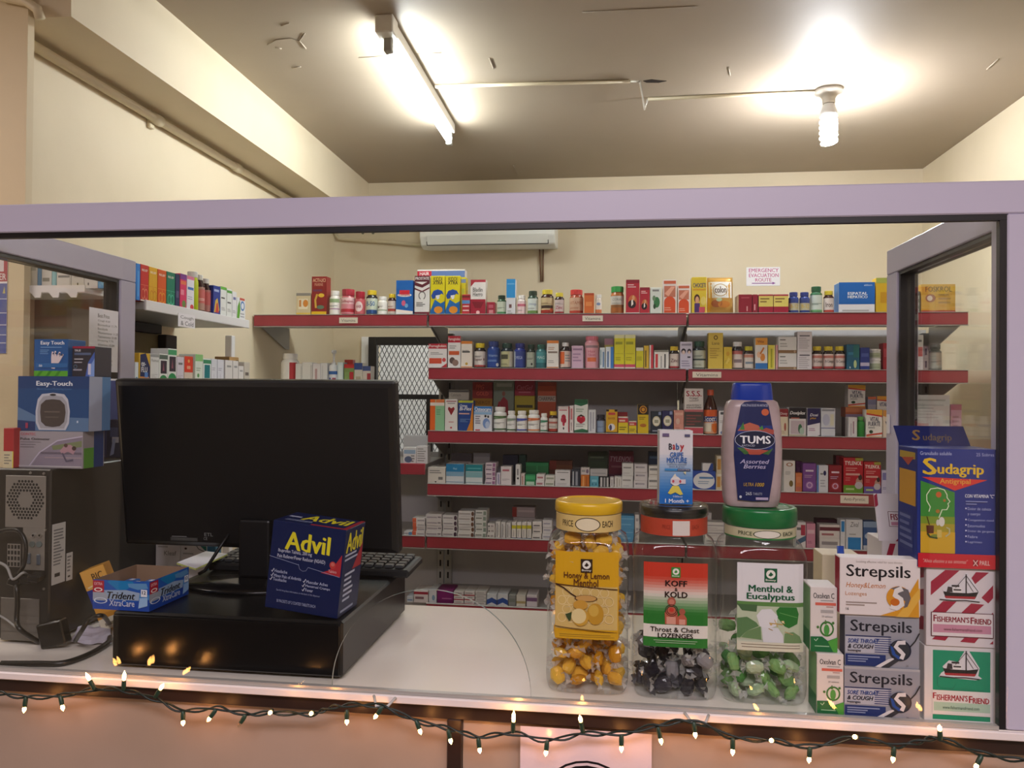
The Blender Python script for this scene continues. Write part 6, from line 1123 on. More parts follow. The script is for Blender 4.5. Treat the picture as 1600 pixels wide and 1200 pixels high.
sud, zsu = H(1433, 1558, 702, 883, .9645, zr, '1a2f80', .062, 'blue cold powder carton with yellow lettering and open flap, on the striped carton', px=(178, 172, 865, 1165), rz=0,
    front=[R(178, 172, 865, 1165, '1a2f80'), T('Granulado soluble', 200, 196, 474, 226, 'b8c0e0'), T('25 Sobres', 684, 202, 836, 230, 'a8b0d8'), T('S', 222, 250, 346, 392, 'e2ba2a', 'B'), T('udagrip', 350, 296, 750, 410, 'e2ba2a', 'B'), Po([(215, 410), (780, 426), (500, 520)], 'd8342f'), T('Antigripal', 370, 420, 634, 476, 'e2a43a', 'b'),
      Po([(204, 442), (498, 535), (498, 740), (204, 740)], '3a8a34'), R(204, 740, 500, 800, '7a9428'), R(204, 800, 500, 870, 'a8982a'), R(204, 868, 502, 1046, 'cfa428'), L([(276, 700), (288, 660), (258, 610), (256, 560), (290, 510), (350, 500), (408, 515), (432, 555), (432, 580), (458, 612), (440, 630), (446, 650), (430, 680), (390, 682), (362, 750)], 8, 'd8e6c0'), El(360, 556, 24, 24, 'c8602a'), El(410, 604, 12, 12, 'a8702a'), El(352, 695, 18, 16, 'a8742a'), El(386, 782, 26, 40, 'd8d4c8'), El(352, 790, 14, 26, 'd0ccc0'), L([(258, 740), (280, 812)], 7, '4a2a18'), Po([(252, 815), (318, 815), (316, 880), (258, 882)], '5a2a18'), L([(262, 882), (284, 910), (350, 920)], 16, '3a4a20'), El(330, 900, 36, 12, '7a8a30'), L([(418, 905), (452, 880), (452, 840), (425, 828)], 12, 'b8b488'), R(345, 850, 385, 915, 'd0b860'),
      T('CON VITAMINA "C"', 584, 545, 834, 575, 'e6e8f4', 'b'), R(590, 602, 776, 610, '8a94c8'), R(592, 624, 684, 632, '8a94c8')]
      +[T(s, 606, y, 606+w_, y+24, 'a8b0dc') for s, y, w_ in (('Dolor de cabeza', 654, 200), ('y cuerpo', 704, 108), ('Congestion nasal', 750, 222), ('Estornudos', 796, 148), ('Dolor de garganta', 842, 226), ('Fiebre', 886, 84), ('Lagrimeo', 932, 122))]+[El(590, y, 6, 7, 'd0d4f0') for y in (664, 756, 802, 848, 895, 940)]
      +[R(178, 1046, 865, 1165, 'c8202f'), T('"Alivio efectivo a sus sintomas"', 222, 1092, 606, 1124, 'e0b0a8', 'i'), R(650, 1090, 692, 1142, '8a1a28'), L([(652, 1092), (690, 1140)], 7, 'e6c0b8'), L([(690, 1092), (652, 1140)], 7, 'e6c0b8'), T('PAILL', 706, 1094, 792, 1132, 'e6c0b8', 'b')],
    left=[R(.08, .5, .92, .8, 'cf9a34'), R(.1, .9, .9, .96, 'b89a3a'), Po([(.2, .9), (.85, .92), (.55, .84)], 'b84a34'), R(.1, .1, .8, .42, '2a3a80'), tx(.12, '6a74a8', 5, .12, .8, .3)])
wS = sud.dimensions.x
fl = MB(); fl.box(-wS/2+.002, 0, 0, wS/2-.002, .0008, .034, ink('14215c')); art(fl, [T('S', .22, .3, .36, .8, '8a6a3a', 'Bi'), T('udagrip', .37, .2, .76, .62, '6a5a48', 'bi')], plane_map((-wS/2, 0, 0), (wS, 0, 0), (0, 0, .034), (0, -1, 0)))
fl.build('lid_flap', sud, (0, .0615, sud.dimensions.z-.002), (-math.radians(42), 0, .0))
def strep(label, x0, x1, y0, y1, Y, z, kind, rz=0):
    if kind == 'honey':
        px = (50, 80, 605, 452)
        ops = [T('Soothing effective relief for sore throats', 162, 97, 480, 116, '8a7a70'), T('Strepsils', 94, 124, 538, 226, '1c181c', 'b'), T('Honey&Lemon', 92, 240, 366, 284, 'c8782a', 'i'), T('Lozenges', 88, 300, 236, 332, 'c88a5a'), R(92, 366, 306, 374, 'a09088'), R(92, 382, 222, 390, 'a09088'), T('16', 92, 404, 112, 420, '555', 'b'),
               Po([(330, 448), (480, 400), (540, 280), (590, 200), (596, 452)], 'd8982a'), Po([(440, 452), (600, 260), (602, 330), (520, 452)], 'e2b04a'), El(455, 328, 84, 74, 'd8942a'), Po([(400, 270), (455, 254), (520, 275), (538, 330), (515, 385), (490, 395), (500, 350), (450, 320), (440, 285)], '6a6468'), L([(480, 268), (440, 285), (430, 312), (470, 340), (478, 370), (440, 396), (400, 385)], 34, 'e6dfdc'), El(430, 358, 32, 24, 'c86a1f')]
        base = 'e6dcda'; left = [R(.1, .02, .95, .98, 'a8243a')]
    else:
        px = (85, 812, 622, 1195)
        ops = [R(85, 812, 622, 1195, '9a9aa4'), R(85, 812, 622, 830, 'b0aeb4'), T('Strepsils', 124, 850, 570, 962, '23242e', 'b'), R(88, 966, 420, 974, '1f2a5c'), R(88, 975, 400, 1095, 'b8b8c4')]+[R(300, 985+i*16, 420, 991+i*16, '2a3570') for i in range(7)]+[R(88, 1104, 380, 1190, '24356e'), T('SORE THROAT', 104, 990, 332, 1022, '1f3a80', 'Bi'), T('& COUGH', 104, 1030, 292, 1062, '1a1c2c', 'Bi'), T('lozenges', 104, 1068, 200, 1090, '2a2a38', 'B'), R(104, 1116, 336, 1126, '8a94b8'), R(104, 1134, 250, 1143, '8a94b8'), R(104, 1151, 235, 1160, '8a94b8'),
               Po([(300, 1192), (400, 1130), (470, 1110), (340, 1195)], 'dcd8dc'), Po([(345, 1195), (460, 1115), (500, 1120), (400, 1195)], '3a3a40'), L([(548, 1040), (590, 990), (620, 930)], 10, '2a2a30'), El(482, 1062, 80, 78, '1c2238'), El(480, 1062, 72, 70, '35383f'), Po([(410, 1030), (425, 1095), (470, 1128), (500, 1120), (450, 1090), (430, 1040)], '2a4f9a'), L([(520, 1002), (470, 1005), (450, 1035), (480, 1065), (505, 1090), (490, 1125)], 30, 'e0dadc'), T('24', 524, 1166, 540, 1180, '555')]
        base = 'a4a4ae'; left = [R(.05, .0, .95, .98, '2f3550')]
    return H(x0, x1, y0, y1, Y, z, base, .022, label, px=px, rz=rz, front=ops, left=left)
s1_, z1_ = strep('silver sore throat lozenge box, lowest of its stack', 1319, 1437, 1044, 1126, .966, ZT, 'cough')
s2_, z2_ = strep('silver sore throat lozenge box in the middle of its stack', 1320, 1436, 962, 1043, .968, z1_, 'cough')
s3_, z3_ = strep('white honey and lemon lozenge box, topmost on the silver boxes', 1312, 1438, 873, 961, .9645, z2_, 'honey')
def oxo(label, x0, x1, y0, y1, Y, z, rz):
    px = (78, 738, 268, 1158)
    ops = [T('Oxolvan C', 98, 775, 246, 812, '2a2426', 'b'), R(150, 822, 240, 828, '999'), R(112, 838, 258, 856, 'd86a58'), R(190, 862, 240, 868, 'b88a80'), R(150, 885, 240, 905, 'b0aaa8'), T('30 tabletas', 158, 922, 234, 934, '777'), Ri(194, 1008, 50, 50, .78, '3f7a3a'), El(194, 1008, 38, 38, 'dcd8cc'), El(192, 1015, 20, 36, '4f9a48'), El(130, 998, 9, 9, '4a7a3a'), El(238, 968, 9, 9, '4a7a3a'), L([(184, 950), (184, 975)], 6, '4a6a30'), El(184, 968, 10, 10, '4a7a3a'), Po([(78, 1060), (160, 1058), (200, 1085), (268, 1060), (268, 1158), (78, 1158)], '1f6a3c'), Po([(200, 1090), (268, 1060), (268, 1158), (240, 1158)], '4fa040'), R(108, 1118, 210, 1124, '9ac8a0'), L([(104, 1076), (116, 1088), (130, 1070)], 5, 'b8d8b8')]
    return H(x0, x1, y0, y1, Y, z, 'dfd6d2', .04, label, px=px, rz=rz, front=ops, left=[R(.04, 0, .96, .98, '7aa878'), R(.04, 0, .96, .3, '2f7a48')])
o1_, zo1 = oxo('white and green cough tablet box on the counter beside the silver boxes', 1276, 1318, 1022, 1121, .966, ZT, .0)
o2_, zo2 = oxo('white and green cough tablet box stacked on its twin', 1266, 1308, 918, 1022, .972, zo1, .0)
# behind them
c_, zc_ = H(1284, 1345, 868, 1040, 1.16, ZT, 'd2c2a4', .05, 'plain cream carton behind the white and green tablet boxes', front=[R(.05, .1, .95, .12, 'c0ae8c')])
f_, zf2 = H(1377, 1455, 846, 1060, 1.09, ZT, 'dcd4d6', .06, 'red striped display carton with raised lid behind the blue carton', name='display_carton', front=[Po([(.02+.28*i, .80), (.16+.28*i, .98), (.28+.28*i, .98), (.14+.28*i, .80)], 'a01c3c') for i in range(4)]+[Po([(.02+.28*i, .4), (.16+.28*i, .6), (.28+.28*i, .6), (.14+.28*i, .4)], 'a01c3c') for i in range(4)])
wf = f_.dimensions.x; lid = MB(); lh = .064; lid.box(-wf/2, 0, 0, wf/2, .0012, lh, ink('e0d8da'))
art(lid, [R(.22, .3, 1.0, .62, '5a2030'), R(.23, .31, .99, .61, 'e6dedf'), T('FISHERMAN\u2019S', .26, .44, .95, .57, '8c1a34', 'B'), R(.26, .33, .97, .4, 'c88aa0'), Po([(.0, .95), (.06, 1), (.06, .75), (0, .7)], 'a01c3c'), Po([(.3, 0), (.5, .22), (.75, .22), (.5, 0)], 'a01c3c')]+[(o[0],)+tuple([( [(.6+(a-325)*.0011, .8-(b-205)*.0016) for a, b in o[1]] )]+list(o[2:])) if o[0] == 'p' else None for o in offr if o[0] == 'p'], plane_map((-wf/2, 0, 0), (wf, 0, 0), (0, 0, lh), (0, -1, 0)))
lid.build('raised_lid', f_, (0, .0, f_.dimensions.z-.0005), (-.35, 0, .0))

pn = MB(); q0 = atY(1322, 1000, 1.10); q1 = atY(1313, 853, 1.125); q0.z = ZT+.0045
pn.tube([q0, q0.lerp(q1, .8)], .0042, plastic('e6e6ee'), 10); pn.tube([q0.lerp(q1, .801), q1], .0046, plastic('2a4fb0'), 10)
tag(pn.build('marker_pen'), 'white pen with blue cap leaning against the plain cream carton', 'pen')
# ------------------------------------------------------------------ computer corner
def drawer():
    x0, x1, y0, y1, z1 = -.672, -.347, .981, 1.298, 1.147
    t = thing('cash_drawer', 'glossy black cash drawer under the monitor on the counter', 'cash drawer', ((x0+x1)/2, y0, ZT)); hw = (x1-x0)/2; h = z1-ZT; d = y1-y0
    MB().box(-hw, .004, .004, hw, d, h, P_('black_drawer_steel', '121212', .33), .003).build('housing', t)
    MB().box(-hw+.003, 0, .007, hw-.003, .0038, h-.004, BLACKP, .001).build('drawer_front', t)
    for sx in (-1, 1):
        for y in (.03, d-.03): MB().lathe([(.010, 0), (.010, .0039)], 12, BLACKS).build('foot', t, (sx*(hw-.03), y, 0))
drawer(); ZD = 1.1474
def monitor():
    tp = atY(398, 594, 1.15); bt = atY(405, 858, 1.185); v = tp-bt; H_ = v.length; W_ = atY(617, 592, 1.15).x-atY(178, 597, 1.15).x
    t = thing('monitor', 'black flat monitor seen from behind on the cash drawer', 'monitor', (bt.x, bt.y, ZD)); zz = bt.z-ZD; tilt = math.atan2(-v.y, v.z)
    sh = MB(); sh.box(-W_/2, -.0, 0, W_/2, .022, H_, BLACKS, .004); sh.build('screen_shell', t, (0, 0, zz), (tilt, 0, 0))
    bk = MB(); P = [(-W_/2+.004, .004), (W_/2-.004, .004), (W_/2-.004, H_-.004), (-W_/2+.004, H_-.004)]; Q_ = [(-W_/2+.010, .010), (W_/2-.010, .010), (W_/2-.010, H_-.010), (-W_/2+.010, H_-.010)]
    vs = [(x, -.0003, z) for x, z in P]+[(x, -.006, z) for x, z in Q_]; bk.add(vs, [(4, 5, 6, 7)]+[(i, (i+1) % 4, 4+(i+1) % 4, 4+i) for i in range(4)], BLACKS); bk.build('back_cover', t, (0, 0, zz), (tilt, 0, 0))
    sc = MB(); sc.box(-W_/2+.012, .0222, .014, W_/2-.012, .0226, H_-.012, P_('dark_screen_glass', '0a0a0c', .08)); sc.build('screen', t, (0, 0, zz), (tilt, 0, 0))
    lb = MB(); lb.box(-.146, -.0075, .012, -.100, -.0005, .017, ink('4a4a48')); art(lb, [tx(.1, '888', 3, .05, .95, .8)], plane_map((-.146, -.0072, .012), (.046, 0, 0), (0, 0, .009), (0, -1, 0))); lb.build('rating_label', t, (0, 0, zz), (tilt, 0, 0))
    lb = MB(); art(lb, [T('CE', 0, 0, .35, .4, '8a8a88'), T('ETL', .1, .55, .9, 1, '8a8a88')], plane_map((-.09, -.0063, .014), (.018, 0, 0), (0, 0, .012), (0, -1, 0))); lb.build('approval_marks', t, (0, 0, zz), (tilt, 0, 0))
    MB().box(-.026, -.02, .006, .026, .012, zz+.05, BLACKS, .004).build('neck', t)
    b = MB(); b.lathe([(.085, 0), (.087, .002), (.085, .005), (.03, .008)], 40, BLACKP, Matrix.Diagonal((1.1, .62, 1, 1))); b.build('stand_base', t, (0, -.045, 0))
    c = MB(); c.tube([(-.045, -.004, zz+.03), (-.06, -.018, zz-.0), (-.075, -.03, zz-.03), (-.085, -.03, .012)], .0028, BLACKS, 8); c.build('cable', t)
monitor()
def keyboard():
    x0, x1, y0, y1 = -.665, -.322, 1.222, 1.318; t = thing('keyboard', 'black keyboard lying on the cash drawer behind the monitor', 'keyboard', ((x0+x1)/2, y0, ZD), (math.radians(2), 0, 0)); hw = (x1-x0)/2; d = y1-y0
    MB().box(-hw, 0, .001, hw, d, .014, P_('dark_keyboard_plastic', '1f2022', .4), .003).build('case', t)
    k = MB(); kw = .0172; n = int((2*hw-.014)/kw)
    for r_ in range(5):
        for c in range(n):
            if (c in (11,) and n > 14): continue
            x = -hw+.008+c*kw; y = .008+r_*.0168; k.box(x, y, .0142, x+kw-.003, y+.0138, .0195, P_('grey_key_plastic', '3f4144', .35), .0015)
    k.build('keys', t)
keyboard()
# papers and leaflets behind it
def leaf(x0, x1, yt, Y, ops, label, base='e8e6ea', px=None):
    a = atY(x0, 880, Y); b = atY(x1, 880, Y); z = ZT
    return carton('leaflet_box', label, 'box', b.x-a.x, .02, atY((x0+x1)/2, yt, Y).z-z, base, ((a.x+b.x)/2, Y, z+.0003), front=ops)
leaf(243, 281, 849, 1.325, [T('Kleaf', .35, .78, .85, .86, '777'), R(.1, .92, .5, .95, 'bbb')], 'white leaflet box behind the blue gum tray')
leaf(282, 322, 849, 1.325, [Po([(.65, 1), (1, .86), (1, 1)], '1f7a70'), L([(.55, 1), (.7, .9), (1, .84)], .012, '2a3a38'), El(.2, .9, .05, .02, '333'), R(.1, .8, .5, .82, 'aaa')], 'white leaflet box with green corner behind the monitor neck')
leaf(323, 337, 852, 1.328, [R(.1, .8, .9, .98, '3f86b0')], 'narrow blue leaflet box beside the green cornered one', '5f9ac0')
pad = MB(); q = [atZ(276, 880, ZD+.022), atZ(306, 889, ZD+.022), atZ(356, 866, ZD+.022), atZ(322, 862, ZD+.022)]
pd = [(p.x, p.y) for p in q]; cxp = sum(p[0] for p in pd)/4; cyp = sum(p[1] for p in pd)/4
pad.prism([(a-cxp, b-cyp) for a, b in pd], 'z', 0, .002, P_('yellow_green_pad', 'c8d070', .6)); pad.prism([((a-cxp)*.98, (b-cyp)*.98) for a, b in pd], 'z', .0021, .003, PAPER)
tag(pad.build('note_pad', None, (cxp, cyp, ZD+.0202)), 'white sheets with a yellow edge lying on the keyboard', 'notepad')

# dispenser box of tablets, leaning on the drawer's corner
def advil():
    a = atZ(403, 950, ZD); b = atZ(527, 968, ZD); w_ = .104; h = .118; d = .07
    ops = [R(120, 110, 950, 1110, '0d1b48'), T('Advil', 265, 200, 790, 415, 'd8cc2a', 'B'), T('Ibuprofen Tablets, 200 mg', 195, 412, 588, 462, 'c8cce0', ''), T('Pain Reliever/Fever Reducer (NSAID)', 190, 474, 750, 528, 'c8cce0', ''), Po([(710, 620), (800, 580), (880, 480), (935, 380), (935, 640)], 'a82a34'), El(838, 514, 36, 42, 'b83a38'), El(838, 505, 22, 22, 'c86a60'), T('Tablets', 796, 572, 890, 602, 'e0b8b8')]
    ops += [L([(100, 512), (450, 570)], 5, '8a94b8'), L([(560, 582), (930, 640)], 5, '8a94b8'), L([(445, 560), (465, 615), (500, 635), (540, 625), (560, 585)], 4, '8a94b8')]
    for i, (s, x, y, w2) in enumerate((('Headache', 178, 655, 150), ('Minor Pain of Arthritis', 178, 706, 320), ('Toothache', 170, 752, 160), ('Muscular Aches', 560, 722, 250), ('Menstrual Cramps', 555, 772, 285), ('Fever', 560, 820, 88))):
        ops += [T(s, x, y+w2*.02, x+w2, y+w2*.02+36, 'a8b0d0', 'b'), L([(x-38, y+22), (x-28, y+38), (x-8, y-4)], 7, 'd0d4e8')]
    ops += [T('See full drug facts information on the back of this dispenser', 225, 878, 735, 906, '8a94b8'), T('50 PACKETS OF 2 COATED TABLETS EACH', 242, 996, 695, 1030, '9aa4c8')]
    # lettering slants with the print, so shear it back to the face
    right = [T('Advil', .1, .72, .92, .95, 'd8cc2a', 'B'), Po([(.5, .5), (.95, .78), (.95, .5)], 'a02834'), tx(.62, 'b0b8d4', 2, .08, .8, .1), tx(.15, 'b0b8d4', 6, .15, .7, .35), tx(.03, '8a94b8', 1, .1, .9, .06)]
    top = [T('Advil', .25, .35, .9, .85, 'd8cc2a', 'B'), R(.5, .02, 1, .1, 'a82a34'), R(.05, .5, .22, .6, 'b0b8d4'), R(.94, .1, 1, 1, '9a2834'), tx(.15, '8a94b8', 2, .1, .6, .15)]
    o = carton('tablet_dispenser', 'navy tablet dispenser box with yellow lettering tilted on the cash drawer', 'box', w_, d, h, '0e1c4a', (0, 0, 0), px=(100, 95, 950, 1120), front=ops, right=right, top=top)
    r = math.radians(5.6); o.rotation_euler = (0, r, math.radians(-3)); o.location = (b.x-w_/2*math.cos(r)+.0, b.y+.002, ZD+w_/2*math.sin(r)+.0006)
advil()
# gum tray
def trident():
    z = ZD+.0004; p0 = atZ(145, 951, z); p1 = atZ(233, 956, z); p2 = atZ(305, 929, z); w_ = (p1-p0).length; d = (p2-p1).length; ang = math.atan2(p1.y-p0.y, p1.x-p0.x); h = .040
    t = thing('gum_tray', 'open blue gum tray overhanging the corner of the cash drawer', 'tray', ((p0.x+p1.x)/2, (p0.y+p1.y)/2, z), (0, 0, ang))
    d = min(d, .095); B_ = ink('1f4fa8'); e = .0012; dirv = (p2-p1); skew = 0
    m = MB(); m.box(-w_/2, 0, 0, w_/2, d, e, CARD)
    m.build('bottom', t)
    ca = lambda x0, x1: [R(0, 0, 1, 1, '2258b0'), Po([(0, .2), (.3, .34), (.55, .22), (1, .4), (1, 0), (0, 0)], '1a44a0'), Po([(0, .42), (.2, .6), (.55, .5), (.9, .62), (1, .55), (1, .4), (.5, .4)], '4a8ac8'), Po([(0, .3), (.22, .3), (.34, .45), (.2, .6), (0, .58)], '9aa4b4'), Ri(.14, .3, .12, .1, .8, 'c8d4e6'), Po([(.25, .95), (.5, .6), (.75, .9), (.7, 1), (.3, 1)], '1a7ab8'), Po([(.62, .92), (.95, .95), (.98, .78), (.8, .72), (.64, .8)], '5a8ec0'), R(0, .58, .2, .98, 'a82038'), T('EXTRA', .03, .82, .17, .92, 'e6b8c0', 'b'), El(.1, .67, .075, .07, 'e6dcdc'), El(.1, .67, .05, .04, 'a82038'), Po([(.2, .66), (.6, .7), (.84, .62), (.82, .36), (.3, .36)], '8fa6c4'), T('Trident', .26, .38, .76, .62, '0c0c12', 'Bi'), T('XtraCare', .3, .14, .75, .36, 'b8c4dc', 'b'), R(.86, .5, .97, .74, 'd8e0ec'), T('12', .88, .58, .95, .7, '14204a', 'B'), Po([(.82, .1), (.98, .2), (.98, .48), (.84, .45)], '8ab0dc')]
    f = MB(); f.box(-w_/2, 0, e, w_/2, e, h, B_); art(f, ca(0, 1), plane_map((-w_/2, 0, 0), (w_, 0, 0), (0, 0, h), (0, -1, 0))); f.build('front_wall', t)
    f = MB(); f.box(w_/2-e, e, e, w_/2, d-e, h, B_); art(f, ca(0, 1), plane_map((w_/2, 0, 0), (0, d, 0), (0, 0, h), (1, 0, 0))); f.build('side_wall', t)
    f = MB(); f.box(-w_/2, e, e, -w_/2+e, d-e, h, CARD); f.build('side_wall', t)
    f = MB(); f.box(-w_/2, d-e, e, w_/2, d, h, CARD); f.build('rear_wall', t)
    rs = random.Random(4); R_ = Matrix.Rotation(ang, 4, 'Z')
    for i in range(5):
        g = MB(); gw, gl = .016, .058; g.box(-gw/2, 0, 0, gw/2, gl, .011, ink('3a74c0'), .001); art(g, [R(.05, .3, .95, .7, 'c0608a' if i % 2 else 'a8c0e0'), R(.3, .8, .7, .95, 'e6e6f0')], plane_map((-gw/2, 0, .011), (gw, 0, 0), (0, gl, 0), (0, 0, 1)))
        for l in range(2):
            pos = R_ @ Vector((-w_/2+.0115+i*(w_-.023)/4, .006+.012*((i+l) % 2), .0016+l*.0116))
            if l == 0: o = g.build('gum_pack', None, Vector(t.location)+pos, (0, 0, ang))
            else: o = bpy.data.objects.new('gum_pack', o.data); COL.objects.link(o); o.location = Vector(t.location)+pos; o.rotation_euler = (0, 0, ang)
            tag(o, 'blue and pink gum pack lying in the open blue tray', 'gum pack', 'gum packs in the blue tray')
trident()
p = atZ(178, 990, ZT)
o = carton('lighter_display', 'orange and blue lighter display box leaning between tower and cash drawer', 'box', .036, .03, .098, 'd89a3a', (p.x-.008, p.y+.012, ZT+.007), (0, -.36, .3), front=[R(0, .42, 1, .68, '2a3a8a'), T('10', .25, .46, .8, .64, 'a8b4e0', 'b'), R(0, 0, 1, .18, 'd8d0b8'), R(.2, .05, .8, .1, '8a8068'), R(0, .18, 1, .26, 'c88a28'), R(0, .68, 1, 1, 'e0a850'), T('BIC', .4, .8, .85, .92, '5a4020', 'B'), L([(.1, .72), (.5, .74), (.9, .82)], .025, 'f0d8a0')], left=[R(0, .7, 1, 1, 'c8902f'), R(.1, .4, .9, .68, '2a3a8a')])
# ------------------------------------------------------------------ tower
def tower():
    x0, x1, y0, y1 = -.912, -.822, 1.056, 1.345; z1 = atY(60, 733, y0).z
    t = thing('computer_tower', 'black computer tower with its grey ported rear towards the glass', 'computer', ((x0+x1)/2, y0, ZT)); hw = (x1-x0)/2; h = z1-ZT; d = y1-y0
    G_ = P_('grey_tower_steel', '8a857c', .42, metal=.3); DK_ = P_('dark_tower_steel', '211f1d', .4); HO = P_('dark_vent_hole', '0c0b0a', .8)
    MB().box(-hw, .0, .006, hw, d, h, DK_, .002).build('case', t)
    for sx in (-1, 1):
        for y in (.03, d-.03): MB().box(sx*(hw-.018)-.008, y-.008, 0, sx*(hw-.018)+.008, y+.008, .0058, BLACKS).build('foot', t)
    U = lambda px, py: (atY(px, py, y0).x-t.location.x, atY(px, py, y0).z-ZT)
    a = U(9, 823); b = U(73, 744); g = MB(); g.box(a[0], -.0016, a[1], b[0], -.0003, b[1], G_, .0004)
    cx, cz = (a[0]+b[0])/2, (a[1]+b[1])/2+.003; n = 0; s_ = .0052
    for j in range(-8, 9):
        for i in range(-8, 9):
            x = cx+i*s_+(s_/2 if j % 2 else 0); z = cz+j*s_*.87; r = math.hypot(x-cx, z-cz)
            if .0105 < r < .031 and a[0]+.003 < x < b[0]-.003 and a[1]+.004 < z < b[1]-.003:
                g.add([(x+.0021*math.cos(k*PI/3), -.0017, z+.0021*math.sin(k*PI/3)) for k in range(6)], [tuple(range(6))[::-1]], HO)
    g.build('fan_grille', t)
    a = U(36, 890); b = U(71, 824); io = MB(); io.box(a[0], -.0014, a[1], b[0], -.0003, b[1], G_, .0003)
    def disc(px, py, r, m, hh=.002): c = U(px, py); io.lathe([(r, 0), (r, hh)], 14, m, Matrix.Translation((c[0], -.0014, c[1])) @ Matrix.Rotation(PI/2, 4, 'X'))
    for px, py in ((54, 836), (64, 836)): disc(px, py, .0034, CHROME); disc(px, py, .0016, HO, .0025)
    for px, py in ((52, 850), (63, 850)): disc(px, py, .0044, P_('port_plastic', '5f6a68', .5))
    for px, py in ((47, 872), (62, 874)): c = U(px, py); io.box(c[0]-.003, -.004, c[1]-.008, c[0]+.003, -.0015, c[1]+.008, P_('port_blue', '4a5560', .5), .001)
    io.build('port_panel', t)
    sl = MB(); 
    for i in range(5):
        a = U(2, 1000-i*13-1); b = U(62, 1000-(i+1)*13+1); sl.box(max(a[0], -hw+.001), -.0012, a[1], b[0], -.0003, b[1], P_('slot_cover_steel', '6f6b64', .4, metal=.4), .0003)
    sl.build('slot_covers', t)
    gr = MB(); a = U(12, 885); b = U(33, 850); k = 5
    gr.box(a[0], -.0012, a[1], b[0], -.0003, b[1], G_)
    for i in range(4):
        for j in range(4):
            x = a[0]+(b[0]-a[0])*(i+.15)/4; z = a[1]+(b[1]-a[1])*(j+.15)/4; gr.add([(x, -.0013, z), (x+(b[0]-a[0])*.17, -.0013, z), (x+(b[0]-a[0])*.17, -.0013, z+(b[1]-a[1])*.17), (x, -.0013, z+(b[1]-a[1])*.17)], [(0, 1, 2, 3)], HO)
    gr.build('power_vent', t)
    # stickers on the side panel
    def stick(q, lines, nm):
        A, Bq = [atX(px, py, x1) for px, py in q]; m = MB(); hh = Bq.z-A.z; wd = Bq.y-A.y; m.box(0, 0, 0, .0004, wd, hh, ink('c8c6c0')); art(m, [tx(.3, '777', lines, .1, .9, .62), R(.2, .12, .6, .18, '333')], plane_map((.0004, 0, 0), (0, wd, 0), (0, 0, hh), (1, 0, 0))); m.build(nm, t, (x1-t.location.x+.0003, A.y-y0, A.z-ZT))
    stick(((80, 915), (102, 815)), 12, 'side_sticker'); stick(((103, 908), (113, 862)), 5, 'side_sticker')
    for px, py in ((48, 739), (69, 740), (71, 828), (69, 920)): c = U(px, py); m = MB(); m.lathe([(.0022, 0), (.0016, .0015)], 10, CHROME, Matrix.Rotation(PI/2, 4, 'X')); m.build('screw', t, (min(c[0], hw-.003), -.0003, c[1]))
    return z1, y0, t
ZTW, YTW, TW = tower()
# cables about the tower
def cable(name, pts, r, mat, label, n=8, group=None):
    P = cat([Vector(p) for p in pts], 6); return tag(MB().tube(P, r, mat, n).build(name), label, 'cable', group)
A_ = lambda x, y, Y: tuple(atY(x, y, Y)); Z_ = lambda x, y, r=.004: tuple(atZ(x, y, ZT+r))
BC = P_('black_cable_rubber', '131313', .4); GC = P_('grey_cable', '8f8e8a', .45)
cable('power_cable', [A_(25, 905, 1.05), A_(26, 918, 1.03), A_(27, 945, 1.03), A_(26, 970, 1.028), A_(33, 985, 1.02), Z_(60, 1003, .0045)], .0036, BC, 'black power cable hanging from the rear of the computer tower')
cable('data_cable', [A_(30, 895, 1.05), A_(38, 880, 1.025), A_(40, 850, 1.022), A_(30, 830, 1.025), A_(10, 828, 1.03), A_(-10, 835, 1.03)], .003, BC, 'black data cable looping above the tower ports')
cable('data_cable', [A_(44, 900, 1.05), A_(36, 895, 1.03), A_(20, 905, 1.028), A_(10, 885, 1.03), A_(-10, 876, 1.03)], .002, GC, 'thin grey data cable beside the tower power socket')
cable('grey_cable', [A_(-8, 958, 1.04), A_(10, 968, 1.04), A_(32, 985, 1.032), Z_(58, 999, .0025)], .0016, GC, 'thin grey cable across the tower slot covers')
cable('power_cable', [Z_(2, 1037), Z_(20, 1037), Z_(60, 1037), Z_(100, 1036), Z_(140, 1022), Z_(168, 1005), Z_(172, 996)], .0042, BC, 'thick black cable curving along the counter beside the cash drawer')
cable('power_cable', [Z_(118, 1001, .012), A_(128, 985, 1.0), A_(140, 968, 1.0), A_(160, 962, 1.0), Z_(171, 975, .006)], .0032, BC, 'black cable arching above the crumpled paper')
for i, (px, py) in enumerate(((44, 905), (56, 902), (25, 908))):
    q = atY(px, py, 1.04); m = MB(); m.box(-.008, -.012, -.005, .008, .014, .005, BLACKS, .002); tag(m.build('plug', None, q, (0, .2*i, .3)), ['black plug in the tower power socket', 'black flat plug beside the tower power socket', 'black plug at the top of the hanging power cable'][i], 'plug')
ad = MB(); ad.box(-.019, -.009, 0, .019, .009, .036, BLACKP, .002)
q = atZ(84, 1015, ZT)
tag(ad.build('power_adapter', None, (q.x, q.y+.006, ZT+.0045), (0, -.24, .1)), 'glossy black power adapter block standing tilted on the counter', 'adapter')
pp = MB(); q = [atZ(110, 1008, ZT), atZ(174, 1010, ZT), atZ(172, 984, ZT), atZ(122, 988, ZT)]; n = 6; vs = []; fs = []; rs = random.Random(2)
for j in range(n+1):
    for i in range(n+1):
        u, v = i/n, j/n; p = q[0]*(1-u)*(1-v)+q[1]*u*(1-v)+q[2]*u*v+q[3]*(1-u)*v; vs.append((p.x, p.y, ZT+.0012+rs.uniform(0, .004)+.006*v*(1-u)))
for j in range(n):
    for i in range(n): a = j*(n+1)+i; fs.append((a, a+1, a+n+2, a+n+1))
